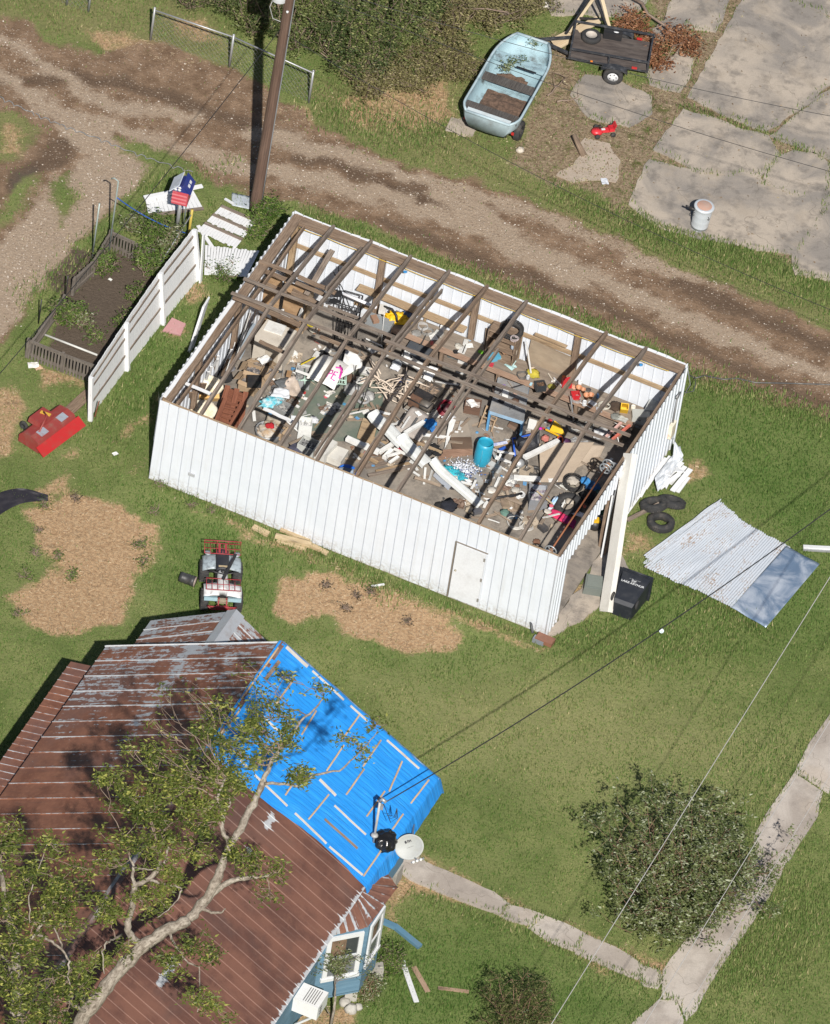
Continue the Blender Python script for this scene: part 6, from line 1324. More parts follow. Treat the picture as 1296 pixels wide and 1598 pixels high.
for i,(x0,y0,x1,y1)in enumerate(((300,628,306,600),(310,622,318,598),(294,640,300,612))):fplank(x0,y0,x1,y1,.2,.16,.03,TIMB,'wide dark board in the near left corner',z2=1.3,name='leaning_board',group='wide dark boards in the near left corner')
fplank(378,520,390,490,.6,.12,.05,TIMB,'brown board standing beside the white sheets',z2=1.3);fplank(372,560,398,505,.3,.14,.02,paint((.20,.24,.28)),'bluish grey glass strip beside the first rafter',z2=.9)
FOAM=cloth((.74,.70,.58),(.62,.52,.36),3);FOAMB=cloth((.62,.42,.18),(.55,.33,.12),2)
for x,y,l,rz_ in((322,612,'upper cream cushion in the near left corner',.2),(314,650,'lower cream cushion behind the long wall',.1)):
 t=thing('cushion',l,'cushion',F(x,y,.3),rot=rz_,tilt=(.5,.1));mb=MB();blob(.33,x,.10,(1,.8,.35),14,M=Matrix.Translation((0,.05,.42)),mb=mb);mb.build('cover',FOAM,t);mb=MB();mb.box((.0,-.03,.20),(.52,.48,.26),.1);mb.build('foam_block',FOAMB,t)
cr=thing('slatted_frame','reddish brown slatted wooden frame lying in the near left corner','slatted frame',F(360,645));CRW=wood((.16,.055,.03),(.26,.10,.055),name='reddish_wood',dark=(.08,.03,.02))
A_,B_,C_,D_=F(336,668,.5),F(372,684,.5),F(384,612,.75),F(356,602,.75)
for k,u in enumerate((0,.5,1)):mb=MB();mb.beam(A_.lerp(B_,u),D_.lerp(C_,u),.13,.04);mb.build('side_board',CRW,cr)
for k in range(13):
 v=(k+.4)/13;mb=MB();mb.beam(A_.lerp(D_,v)-ZZ*.05,B_.lerp(C_,v)-ZZ*.05,.10,.025);mb.build('slat',CRW,cr)
A2,B2,C2,D2=F(330,676,.85),F(350,684,.85),F(378,628,1.0),F(352,622,1.0)
cr2=thing('slatted_frame','second reddish slatted frame on top, closer to the long wall','slatted frame',F(350,668))
for u in(0,1):mb=MB();mb.beam(A2.lerp(B2,u),D2.lerp(C2,u),.11,.04);mb.build('side_board',CRW,cr2)
for k in range(8):mb=MB();v=(k+.5)/8;mb.beam(A2.lerp(D2,v)-ZZ*.045,B2.lerp(C2,v)-ZZ*.045,.08,.02);mb.build('slat',CRW,cr2)
cardbox(388,608,(.46,.34,.34),-.35,'cardboard box right above the reddish slatted frame',.1);cardbox(394,590,(.42,.34,.32),-.2,'cardboard box stacked behind the first box',.25);cardbox(412,590,(.5,.34,.3),.9,'torn long cardboard box beside the second rafter',.05)
cardbox(405,578,(.4,.3,.25),.3,'open cardboard box with white papers behind the others',.2);crate(396,600,(.36,.26,.22),.2,BLACKM,'dark_case','black case between the cardboard boxes','case',z=.45,open_=False)
mini(413,562,'paper',(.8,.8,.78),'square white paper on the cardboard boxes',.17,z=.6);mini(348,585,'rag',(.02,.02,.022),'black plastic heap beside the white sheets',.26,z=.3);mini(358,573,'rag',(.2,.2,.22),'grey plastic heap behind the black one',.16,z=.4)
st=thing('appliance','large beige cabinet with round black hole under the second rafter','appliance',F(425,560,.0),rot=-.32);mb=MB();mb.box((0,0,.45),(.85,.75,.9));mb.build('body',paint((.55,.50,.43),DUSTY,.4),st);mb=MB();mb.box((-.1,.16,.915),(.5,.38,.03),.1);mb.build('lid',W2,st);mb=MB();mb.lathe([(0,0),(.06,0),(.06,.012),(0,.012)],18,Matrix.Translation((.28,.22,.9)));mb.build('round_opening',BLACKM,st)
mb=MB();mb.box((.1,-.385,.45),(.35,.02,.6));mb.build('side_panel',BEI,st)
A_=[(480,600),(520,616),(536,575),(488,553)];hd=[F(x,y,.55)for x,y in((478,590),(522,608),(545,570),(505,553))]
def hood(u,v):
 q=hd[0].lerp(hd[1],u).lerp(hd[3].lerp(hd[2],u),v);return q+ZZ*(.16*sin(pi*v)+.06*sin(pi*u)+.03*mnoise.noise(Vector((u*3,v*3,0))))
mb=MB();mb.grid(lambda u,v:tuple(hood(u,v)),16,16,None,True,.02);hw=solo(mb,'metal_hood',paint((.78,.77,.73),DUSTY,.25),'white bent metal hood sprayed with magenta letters','hood')
SPR=paint((.62,.04,.36),amt=.0)
def stroke(pts,r=.018):
 mb=MB()
 mb.tube([hood(u,v)+ZZ*.008 for u,v in pts],r,5);o=mb.build('sprayed_mark',SPR,hw)
 o.parent=hw;o.location=-Vector(hw.location)+Vector((0,0,0))if False else o.location;return o
stroke([(.62,.38),(.60,.16)]);stroke([(.60,.38),(.70,.40),(.72,.30),(.62,.28)]);stroke([(.88,.42),(.78,.40),(.76,.18),(.90,.18)]);stroke([(.77,.30),(.86,.31)]);stroke([(.92,.62),(.98,.42),(1.0,.30)],.03);stroke([(.80,.70),(.98,.50)],.03);stroke([(.72,.55),(.92,.66)],.022)
for x in(.46,.53):mb=MB();mb.beam(hood(x,.16),hood(x+.01,.30),.02,.03);mb.build('slot',BLACKM,hw)
fplank(462,578,517,598,.62,.07,.03,W1,'white rail under the sprayed white hood');sheetq(((528,592),(566,572),(560,552),(540,545)),(.5,.5,.65,.65),W1,'panel','white rounded panel right of the sprayed hood','panel',crump=.10)
mt=thing('bed_frame','mint green metal bed frame under the sprayed white hood','bed frame',F(505,605));
for run in(((466,593),(492,594)),((492,594),(540,600)),((470,594),(492,583)),((476,600),(476,575)),((540,600),(541,578)),((500,597),(528,600)),((527,592),(540,594))):
 mb=MB();mb.tube([F(x,y,.35)for x,y in run],.017,6);mb.build('rail',MINT,mt)
for k in range(4):mb=MB();mb.tube([F(526+4*k,598,.35),F(527+4*k,580,.36)],.010,5);mb.build('rung',MINT,mt)
crate(473,598,(.38,.46,.30),-.05,GRY,'milk_crate','dusty grey crate under the left of the mint frame','crate',open_=True,fill=cloth((.28,.28,.27),(.20,.2,.2),10));crate(473,583,(.38,.30,.2),-.05,LG2,'milk_crate','paler crate behind the dusty grey crate','crate',fill=cloth((.36,.35,.33),(.22,.2,.2),10))
mini(520,603,'rag',(.02,.02,.022),'black bag on the green carpet below the mint frame',.15,z=.1)
rk=thing('wire_rack','black metal wire rack standing by the third rafter','rack',F(535,545));
def tb3(pts,r=.016,mat=BLACKM,par=rk,name='bar'):mb=MB();mb.tube(pts,r,6);mb.build(name,mat,par)
r0,r1,r2,r3=F(520,540),F(548,548),F(556,528),F(528,520)
for q in(r0,r1,r2,r3):tb3([q,q+ZZ*1.5],.02,name='upright')
for z in(.3,.9,1.5):
 for a,b in((r0,r1),(r1,r2),(r2,r3),(r3,r0)):tb3([a+ZZ*z,b+ZZ*z],.014)
for k in range(1,6):tb3([r0.lerp(r1,k/6)+ZZ*.3,r0.lerp(r1,k/6)+ZZ*1.5],.010,name='wire')
tb3([P(528,400+15,1.9),P(533,480,.9),P(540,520,.4)],.012);tb3([P(521,425,1.9),P(535,450,1.5),P(548,485,1.0)],.014)
for i,(x,y,s)in enumerate(((526,458,.14),(541,545,.18),(535,560,.2),(522,470,.12),(505,555,.15))):mini(x,y,'rag',(.015,.015,.018),('black bag hanging on the wire rack','black bag at the foot of the wire rack','lowest black bag below the wire rack','small black bag at the left of the wire rack','black bag left of the floor papers')[i],s,z=(1.6,.6,.15,1.4,.15)[i])
mini(485,507,'disc',(.62,.50,.03),'yellow round reel beside the third rafter',.09,z=.5,name='reel',cat='reel');mini(489,515,'coil',(.6,.58,.5),'white cord coil under the yellow reel',.12,z=.4)
tubes('fluorescent_tube','long white lamp tube fixture hanging behind the third rafter','lamp tube',[[P(536,458,1.6),P(588,480,1.55)]],.045,paint((.80,.80,.84),amt=.05,rough=.3))
upright(500,480,520,440,1.0,paint((.36,.38,.38),(.5,.5,.48),.4,.3),'dusty glass door leaning in the far left corner',name='glass_door',cat='door',z0=.0,lean=.2)
mini(512,455,'bottle',(.7,.7,.7),'white bottle beside the glass door',.08,z=.8);mini(516,447,'rag',(.25,.08,.04),'rust brown rag near the glass door',.06,z=.9)
mb=MB();mb.beam(P(519,390,2.6),P(478,460,1.9),.14,.05,seg=4,jit=.006);solo(mb,'loose_rafter',TIMB_G,'loose grey rafter piece between the first and second rafters','rafter')
yb=F(625,512,.95);mb=blob(.22,5,.3,(1.3,.8,.5),16,M=Matrix.Translation(P(618,496,1.05)),f=3);solo(mb,'yellow_bag',paint((.80,.47,.01),(.5,.3,.02),.3,.5,bumps=.8),'bright yellow crumpled bag on the shelf at the back wall','bag')
mb=blob(.13,15,.3,(1.2,.8,.5),12,M=Matrix.Translation(P(634,502,1.05)),f=3);solo(mb,'yellow_bag',paint((.80,.50,.01),(.5,.3,.02),.3,.5,bumps=.8),'smaller yellow bag right of the bright crumpled one','bag')
tubes('hose','black curved hose over the yellow bag','hose',[[P(600,478,1.2),P(612,482,1.35),P(619,492,1.3),P(620,502,1.15)]],.03,BLACKM)
tubes('hose','black hose stub beside the second long timber','hose',[[F(566,530,.9),F(571,538,.9),F(574,543,.9)]],.035,BLACKM)
mini(597,485,'box',(.6,.58,.54),'white square carton left of the yellow bag',.18,z=1.1);mini(640,483,'rag',(.32,.2,.15),'brown bundle behind the yellow bag',.10,z=1.15);mini(636,490,'rag',(.10,.16,.3),'dark blue rag behind the yellow bag',.12,z=1.1)
crate(592,510,(.7,.3,.25),-.3,paint((.24,.26,.27),DUSTY,.4),'storage_box','long grey box under the yellow bag','box',z=.8,open_=False);mini(585,500,'box',(.30,.18,.12),'reddish brown plank end on the long grey box',.16,z=1.1)
tubes('twine','thin white twine hanging down to the floor near the third rafter','twine',[[P(600,490,1.6),P(597,520,.8),F(595,541,.1)]],.008,W1)
mini(583,545,'rag',(.72,.72,.7),'white soft bundle on the floor below the long grey box',.16,z=.15);mini(584,536,'stick',(.75,.75,.74),'white rod above the soft white bundle',.12,z=.3);mini(608,546,'disc',(.55,.28,.05),'orange flat dish on the floor in the shadow',.07,z=.08);mini(594,543,'rag',(.03,.03,.03),'black cloth beside the twine end',.14,z=.08)
sk=thing('sink_cabinet','grey basin cabinet with curved white front below the bench','cabinet',F(650,575),rot=-.3);mb=MB();mb.box((-.05,.1,.35),(.62,.5,.5));mb.build('chest',paint((.075,.085,.10),DUSTY,.3),sk)
sheetq(((622,560),(668,588),(682,580),(632,548)),(.2,.2,.5,.5),W1,'panel','white angled panel on the floor in front of the dark chest','panel',crump=.05);sheetq(((630,558),(642,566),(640,550),(632,545)),(.5,.5,.7,.7),W2,'panel','small white curved flap left of the dark chest','panel',crump=.05)
sheetq(((660,590),(672,596),(685,574),(670,570)),(.3,.3,.55,.55),W1,'panel','right end of the white panel, folded up','panel',crump=.04)
crate(708,570,(.34,.30,.42),-.2,paint((.09,.10,.10),(.4,.4,.38),.6,scale=6),'computer_case','black and silver ribbed case under the bench','case',open_=False);crate(722,578,(.26,.30,.55),-.2,paint((.60,.61,.60)),'computer_case','tall pale case with dark top vents under the bench','case',open_=False);crate(717,567,(.22,.28,.45),-.2,W1,'computer_case','white case squeezed between the two others','case',open_=False)
ST=paint((.62,.52,.42),(.45,.33,.22),.4,.7)
CX=[(585,575),(578,592),(600,598),(612,600),(625,612),(590,585),(632,598),(603,612),(618,618),(640,590)]
for i in range(30):
 cx,cy=CX[i%10];cx+=random.uniform(-8,8);cy+=random.uniform(-8,8);a=random.uniform(0,pi);L=random.uniform(.18,.42);z=random.uniform(.1,.75)
 c=F(cx,cy,z);d=Vector((cos(a),sin(a),random.uniform(-.4,.4)))*L
 mb=MB();mb.tube([c-d,c-d*.3+ZZ*.04,c+d*.4-ZZ*.02,c+d],[.016,.020,.017,.012],6)
 if i%3==0:mb.tube([c,c+Vector((-d.y,d.x,.1))*.6],[.016,.010],5)
 solo(mb,'cream_stick',ST,'cream wooden stick in the tangled heap in the middle of the shed','stick','cream sticks tangled in a heap')
tubes('cream_branch','long cream branch reaching over the green carpet','branch',[[F(585,613,.3),F(607,612,.35),F(613,625,.3),F(622,629,.2)],[F(607,612,.35),F(600,600,.4),F(612,598,.4)]],.02,ST)
mini(552,608,'rag',(.42,.42,.41),'grey sack left of the cream stick heap',.24,z=.2);mini(567,625,'wheel',(.30,.30,.30),'small grey wheel below the cream stick heap',.14,z=.2);mini(575,618,'rag',(.45,.45,.44),'second grey sack beside the small wheel',.18,z=.2)
for i,(x0,y0,x1,y1)in enumerate(((546,604,556,570),(552,640,560,600),(558,645,575,600))):tubes('black_pipe',('thin black pipe leaning over the grey sack','thin black pipe standing left of the small wheel','bent black pipe beside the small wheel')[i],'pipe',[[F(x0,y0,.05),F((x0+x1)/2+2,(y0+y1)/2,.5),F(x1,y1,1.0)]],.014,BLACKM)
mini(617,575,'paper',(.75,.76,.8),'white plastic scrap right of the stick heap',.12,z=.3);mini(625,594,'paper',(.12,.18,.5),'blue and white wrapper right of the stick heap',.09,z=.15);mini(620,567,'rag',(.6,.62,.64),'pale rag under the long timbers',.14,z=.3)
gn=thing('generator','rusty brown generator with black tank in the middle of the shed','generator',F(655,640),rot=-.45);mb=MB();mb.tube([(-.35,-.25,.05),(.35,-.25,.05),(.35,.25,.05),(-.35,.25,.05),(-.35,-.25,.05),(-.35,-.25,.45),(.35,-.25,.45),(.35,.25,.45),(-.35,.25,.45),(-.35,.25,.05)],.018,6);mb.build('frame',BLACKM,gn)
mb=MB();mb.box((-.12,0,.28),(.30,.34,.30));mb.build('engine',paint((.16,.09,.06),(.05,.04,.04),.7,scale=7),gn);mb=MB();mb.lathe([(0,-.17),(.14,-.17),(.15,0),(.14,.17),(0,.17)],16,Matrix.Translation((.16,0,.26))@Matrix.Rotation(pi/2,4,'Y'));mb.build('alternator',paint((.10,.09,.08),(.25,.2,.15),.6),gn)
mb=MB();mb.box((0,.10,.48),(.5,.22,.08),taper=.9);mb.build('fuel_tank',BLACKM,gn);mb=MB();mb.tube([(-.3,-.3,.1),(.4,-.32,.12)],.016,6);mb.build('handle',W1,gn)
for k in range(6):pass
crate(672,615,(.5,.44,.22),-.5,paint((.08,.07,.06),(.3,.24,.18),.7,scale=8),'engine_part','rusty grille-topped engine part right of the generator','engine part',fill=cloth((.28,.2,.14),(.05,.05,.05),12))
rr_=F(695,642);rd=thing('hose_reel','dark red round reel next to the generator','reel',rr_,rot=.2,tilt=(.35,.1));mb=MB()
for k in range(5):mb.torus(.22-.004*k,.022,Matrix.Translation((0,0,.06+.045*k)),30,7)
mb.build('coils',paint((.22,.015,.03),(.4,.3,.3),.3,.35),rd);mb=MB();mb.lathe([(0,.26),(.12,.25),(.14,.05),(0,.04)],20);mb.build('hub',paint((.06,.01,.015)),rd)
mini(700,652,'paper',(.72,.73,.76),'white and red wrapper on the dark red reel',.16,z=.35);sheetq(((694,700),(700,690),(712,655),(702,652)),(.15,.15,.3,.3),W2,'panel','long pale tapering strip below the dark red reel','strip',crump=.02)
sheetq(((616,668),(655,688),(680,655),(645,632)),(.15,.15,.3,.3),paint((.40,.36,.33),DUSTY,.3),'moulded_shell','beige moulded plastic shell in the middle of the floor','plastic shell',th=.08,crump=.03)
for i,(x0,y0,x1,y1)in enumerate(((622,664,634,645),(640,670,652,652),(628,668,640,650))):fplank(x0,y0,x1,y1,.36,.05,.02,(BLACKM,DG,W2)[i],('dark slot strip on the left of the beige shell','dark slot strip on the right of the beige shell','pale ridge strip between the dark slots')[i],name='strip',cat='strip')
mini(653,646,'paper',(.8,.79,.76),'white paper on the beige shell',.09,z=.42);mb=blob(.16,21,.35,(1,1,.4),14,M=Matrix.Translation(F(671,661,.3)));solo(mb,'blue_cloth',cloth((.03,.19,.52),(.05,.28,.66),5),'bright blue star-shaped cloth on the white boards','cloth')
mini(677,670,'rag',(.03,.17,.48),'small blue cloth below the bright blue one',.10,z=.2)
def channel(x0,y0,x1,y1,z0,z1,w,label,bend=0.0,mat=None):
 a,b=F(x0,y0,z0),F(x1,y1,z1);mb=MB();M_=mat_axes(a,b-a,ZZ);L=(b-a).length
 vs=[];sec=[(-w/2,-.05),(-w/2+.02,.03),(-w/4,.055),(w/4,.055),(w/2-.02,.03),(w/2,-.05)]
 for i in range(9):
  t=i/8
  for y,z in sec:vs.append((t*L,y+bend*sin(pi*min(1,t*1.2))*.5-bend*.3,z+.04*(max(0,.25-t)/.25)**2*3))
 mb.add(vs,[(i*6+k,(i+1)*6+k,(i+1)*6+k+1,i*6+k+1)for i in range(8)for k in range(5)],M_);o=len(vs)
 mb.add([(v[0],v[1],v[2]-.015)for v in vs],[tuple(reversed((i*6+k,(i+1)*6+k,(i+1)*6+k+1,i*6+k+1)))for i in range(8)for k in range(5)],M_)
 return solo(mb,'white_channel',mat or paint((.66,.68,.67),DUSTY,.25,.5),label,'metal channel')
channel(582,648,632,692,.6,.55,.36,'upper half of the long white metal channel',.10);channel(626,684,668,724,.57,.5,.36,'middle piece of the long white metal channel');channel(675,722,752,788,.35,.15,.26,'lower long white channel with a boxed end')
fplank(541,684,592,706,.35,.14,.10,W1,'white boxed beam at the left below the channel');fplank(592,706,620,688,.32,.10,.08,W1,'white beam leaning from the left boxed beam to the channel');fplank(632,676,662,658,.40,.10,.08,W1,'white beam between the channel and the blue cloth');fplank(600,715,612,702,.2,.12,.1,W1,'short white block under the channel')
sheetq(((676,742),(700,765),(706,756),(684,730)),(.05,.05,.2,.2),paint((.34,.37,.42),DUSTY,.3),'metal_plate','bluish grey plate beside the lower white channel','plate')
mini(604,672,'rag',(.42,.02,.04),'dark red cloth on the left of the channel',.16,z=.15);mini(628,700,'rag',(.38,.02,.04),'dark red cloth below the channel',.14,z=.15);mini(617,690,'rag',(.55,.06,.06),'red rag squeezed under the channel',.07,z=.2)
STRW=wood((.34,.25,.15),(.46,.35,.22),streak=(2,20,20),name='bamboo_blind')
sheetq(((558,680),(582,690),(590,660),(567,652)),(.12,.12,.16,.16),STRW,'bamboo_blind','rolled tan bamboo blind at the left of the channel','blind',th=.08);sheetq(((560,690),(600,704),(606,690),(566,674)),(.08,.08,.1,.1),STRW,'bamboo_blind','second tan bamboo blind nearer the long wall','blind',th=.06)
for i,(x0,y0,x1,y1,w_,m_)in enumerate(((570,728,650,712,.16,TIMB_G),(588,737,640,724,.14,TIMB_L),(583,718,635,706,.12,TIMB),(575,742,648,726,.10,TIMB_G),(640,700,662,690,.08,TIMB),(645,688,690,706,.07,TIMB_L),(560,708,590,722,.10,TIMB_L),(608,722,622,712,.08,W1),(615,700,640,712,.07,W1),(604,712,625,706,.07,W1))):
 fplank(x0,y0,x1,y1,.06+.04*i*.7,w_,.04,m_,'plank in the pile of boards on the floor near the long wall',name='floor_plank',group='planks piled near the long wall')
crate(737,640,(.42,.34,.26),-.02,wood((.11,.065,.045),(.17,.10,.07),name='dark_wood'),'drawer','dark wooden drawer with white papers below the blue legs','drawer',fill=cloth((.55,.5,.46),(.12,.07,.05),5));mini(737,630,'paper',(.78,.77,.75),'white paper pad on the dark drawer',.14,z=.35);mini(763,646,'disc',(.75,.5,.02),'yellow flat disc beside the blue table leg',.07,z=.1)
ch=thing('wooden_chair','light brown wooden chair tipped over beside the drawer','chair',F(757,672),rot=-.15,tilt=(-.9,.1));WCH=wood((.26,.18,.11),(.38,.28,.18),name='chair_wood')
mb=MB();mb.box((0,0,.30),(.38,.36,.03));mb.build('seat',WCH,ch)
for x in(-.17,.17):
 for y,h in((-.16,.30),(.16,.66)):mb=MB();mb.beam((x,y,0),(x,y,h),.035,.035,up=(1,0,0));mb.build('leg',WCH,ch)
mb=MB();mb.beam((-.17,.16,.62),(.17,.16,.62),.03,.07);mb.beam((-.17,.16,.46),(.17,.16,.46),.025,.05);mb.build('backrest',WCH,ch)
sheetq(((706,700),(738,700),(736,682),(703,682)),(.1,.1,.14,.14),wood((.10,.065,.045),(.14,.095,.065),name='brown_sheet',streak=(1,3,3)),'brown_sheet','plain dark brown rectangular panel left of the cyan barrel','panel');sheetq(((684,716),(738,708),(738,698),(690,702)),(.05,.05,.08,.08),wood((.20,.12,.08),(.32,.20,.14),name='rusty_plank'),'rusty_plank','reddish weathered plank below the dark brown panel','plank',th=.04)
sheetq(((700,685),(735,680),(730,660),(705,660)),(.02,.02,.02,.02),cloth((.33,.28,.23),(.28,.24,.2),2),'cardboard_sheet','flat tan cardboard on the floor above the brown panel','cardboard')
bar=thing('plastic_barrel','bright cyan open plastic barrel standing in the shed','barrel',F(751,722),rot=0,tilt=(-.03,.06));mb=MB();mb.lathe([(0,0),(.19,0),(.215,.04),(.225,.3),(.22,.62),(.195,.72),(.185,.72),(.20,.6),(.205,.3),(.19,.06),(0,.05)],32);mb.build('shell',CYAN,bar);mb=MB();mb.tube([(-.04,-.226,.15),(-.03,-.228,.4),(-.05,-.222,.6)],.006,4);mb.build('seam',paint((.12,.3,.38)),bar)
GB=[(0,0,0),(1,0,.1),(1,1,0),(0,1,.15)];n=260
n=620;ps=np.array([tuple(F(random.gauss(722,13),random.gauss(731,7),abs(random.gauss(.05,.05))+.02))for _ in range(n)])
sh1=scatter('shredded_foil',GB,[(0,1,2,3)],ps,RNG.uniform(0,6.28,n),RNG.uniform(.015,.045,n),paint((.70,.72,.78),(.12,.16,.30),.7,.3,scale=9),kind='stuff',tilt=RNG.uniform(-1.2,1.2,n));sh1['label']='glittering heap of shredded silver foil beside the cyan barrel';sh1['category']='foil heap'
ps=np.array([tuple(F(random.gauss(733,10),random.gauss(738,6),abs(random.gauss(.06,.05))+.02))for _ in range(110)])
sh2=scatter('shredded_foil',GB,[(0,1,2,3)],ps,RNG.uniform(0,6.28,110),RNG.uniform(.015,.05,110),paint((.08,.13,.30),amt=.2,rough=.3),kind='stuff',tilt=RNG.uniform(-1.2,1.2,110));sh2['label']='navy shredded foil mixed into the silver heap';sh2['category']='foil heap'
mb=blob(.26,31,.3,(1.2,.6,.3),18,f=3,M=Matrix.Translation(F(708,738,.08))@Rz(-.5));solo(mb,'teal_cloth',cloth((.04,.42,.50),(.02,.24,.32),6),'crumpled teal cloth at the left of the foil heap','cloth')
crate(772,732,(.34,.16,.14),-.5,LG2,'cinder_block','grey concrete block right of the foil heap','block',open_=False);crate(745,752,(.30,.16,.14),-.9,paint((.36,.35,.33)),'cinder_block','second grey block below the foil heap','block',open_=False);fplank(784,730,797,738,.04,.04,.02,W1,'thin white strip right of the concrete blocks')
fplank(720,752,742,758,.06,.06,.03,W1,'white strip below the foil heap');mini(731,751,'paper',(.78,.77,.75),'white paper at the lower edge of the foil heap',.09,z=.1)
pc=thing('plastic_chair','white plastic chair overturned right of the cyan barrel','chair',F(785,716),rot=.2)
for x0,y0,x1,y1,z0,z1 in((768,703,775,716,.1,.4),(776,704,803,708,.45,.3),(774,712,798,722,.42,.2),(782,708,776,728,.45,.05),(800,722,776,716,.1,.4),(768,700,782,706,.3,.45)):
 mb=MB();mb.beam(F(x0,y0,z0),F(x1,y1,z1),.06,.03);mb.v=[tuple(pc.matrix_basis.inverted()@Vector(v))for v in mb.v];mb.build('chair_member',W1,pc)
fplank(772,698,812,684,.25,.10,.02,TIMB_L,'tan lath behind the overturned plastic chair');fplank(770,694,792,690,.28,.09,.02,paint((.65,.68,.78),(.03,.08,.5),1.0,scale=9),'blue and white striped strip behind the plastic chair');fplank(780,702,790,698,.2,.08,.02,BLU,'short blue strip behind the plastic chair')
wh=thing('wheelbarrow','dark blue tipped wheelbarrow with black tub','wheelbarrow',F(822,712),rot=.3);mb=MB();mb.grid(lambda u,v:((u-.5)*.62,(v-.5)*.5,.10+1.2*((u-.5)**2+(v-.5)**2)),10,10,None,True,.02);mb.build('tub',paint((.02,.022,.028),amt=.3),wh)
mb=MB();mb.tube([(-.35,-.3,.1),(-.36,0,.3),(-.35,.3,.35),(.3,.32,.5)],.03,7);mb.build('rim',BLU,wh);mb=MB();mb.box((.0,.02,.36),(.35,.3,.14),.4);mb.build('load',paint((.05,.05,.055),(.2,.2,.2),.6,scale=7),wh)
mb=MB();mb.torus(.17,.05,Matrix.Translation((-.28,-.42,.16))@Matrix.Rotation(.8,4,'X'));mb.build('wheel',RUBBER,wh);mb=MB();mb.lathe([(0,-.02),(.12,-.03),(.12,.03),(0,.02)],16,Matrix.Translation((-.28,-.42,.16))@Matrix.Rotation(.8,4,'X'));mb.build('hub',GALV,wh)
mini(835,738,'wheel',(.04,.04,.04),'black tyre half hidden behind the small wheel',.16,z=.08);mini(824,690,'rag',(.12,.14,.45),'violet blue packet above the wheelbarrow',.10,z=.3);mini(816,694,'paper',(.65,.65,.7),'pale packet left of the violet one',.09,z=.25)
fplank(819,714,872,688,.55,.13,.09,W1,'thick white beam resting on the tan sheet',z2=.5);fplank(802,745,844,748,.08,.15,.06,W1,'short white beam above the grey tote');fplank(856,749,870,748,.08,.12,.05,W1,'white beam end right of the grey tote')
sheetq(((844,752),(886,752),(928,690),(842,692)),(.06,.06,.5,.5),paint((.35,.28,.21),(.28,.22,.17),.4,.75,scale=1.5),'tan_sheet','large tan sheet leaning near the right end of the shed','panel',crump=.02)
sheetq(((890,735),(935,715),(945,696),(905,690)),(.1,.1,.45,.45),paint((.38,.31,.24),(.28,.22,.17),.4,.8,scale=3),'tan_sheet','second tan sheet behind the rafter near the right wall','panel',crump=.03)
tt=crate(838,785,(.46,.62,.36),.12,paint((.22,.23,.25),DUSTY,.3,.45),'storage_tote','grey plastic tote full of odds and ends near the long wall','tote',fill=cloth((.16,.12,.2),(.4,.38,.36),10));mb=MB();mb.box((0,-.02,.36),(.50,.03,.03));mb.build('rim_bar',paint((.45,.46,.48)),tt);mb=MB();mb.box((0.02,.22,.345),(.34,.14,.03),.05);mb.build('tray',paint((.4,.42,.45)),tt)
mini(850,778,'stick',(.5,.4,.25),'tan slats sticking out of the grey tote',.14,z=.45)
tyre(F(888,792,.05),'worn tyre with rag in its hub near the side opening',(.25,-.2,0),R=.36,w=.2,group='tyres inside the shed');mini(889,782,'rag',(.5,.44,.36),'crumpled paper in the hub of the worn tyre',.11,z=.25)
tyre(F(894,757,.02),'narrow wheel ring filled with rags above the worn tyre',(.1,.1,0),R=.27,w=.14,group='tyres inside the shed');mini(894,750,'rag',(.55,.5,.43),'pale rags inside the narrow wheel ring',.16,z=.15);mini(882,760,'paper',(.6,.6,.55),'pale sheet left of the narrow wheel ring',.12,z=.1);mini(892,762,'rag',(.42,.38,.3),'tan rag under the narrow wheel ring',.12,z=.08)
sheetq(((852,800),(895,822),(900,812),(864,793)),(.18,.12,.12,.2),cloth((.60,.03,.10),(.42,.02,.10),2),'red_mat','crimson red mat folded beside the side opening','mat',th=.05,crump=.03);sheetq(((878,812),(896,824),(900,813),(884,803)),(.2,.16,.16,.24),cloth((.26,.01,.10),(.2,.01,.08),2),'red_mat','maroon end fold of the crimson mat','mat',th=.04,crump=.03)
sheetq(((852,800),(862,794),(872,776),(866,774)),(.22,.24,.35,.3),cloth((.30,.50,.72),(.65,.66,.70),6),'striped_towel','light blue towel between the mat and the worn tyre','towel',crump=.06);mini(855,798,'rag',(.75,.70,.62),'white and yellow toy cloth at the end of the blue towel',.09,z=.3);mini(861,789,'rag',(.72,.15,.2),'red printed cloth on the blue towel',.06,z=.4)
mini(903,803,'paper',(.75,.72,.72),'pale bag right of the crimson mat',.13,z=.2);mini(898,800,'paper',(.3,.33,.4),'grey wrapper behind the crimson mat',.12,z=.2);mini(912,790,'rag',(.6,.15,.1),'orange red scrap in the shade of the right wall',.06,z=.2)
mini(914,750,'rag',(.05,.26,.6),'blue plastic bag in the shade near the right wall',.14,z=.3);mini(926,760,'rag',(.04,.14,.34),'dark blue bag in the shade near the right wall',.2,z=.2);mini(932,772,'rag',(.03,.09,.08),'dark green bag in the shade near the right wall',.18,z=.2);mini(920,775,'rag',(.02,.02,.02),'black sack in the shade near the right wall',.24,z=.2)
shf=thing('door_shaft','rusty roll-up door shaft with silver drums along the right wall','door shaft',S(SL-.35,2.2,2.2));s0,s1=S(SL-.42,.55,2.35),S(SL-.42,4.0,2.35)
mb=MB();mb.tube([s0,s1],.022,8);mb.build('rod',paint((.24,.085,.035),(.4,.2,.1),.4,.7),shf)
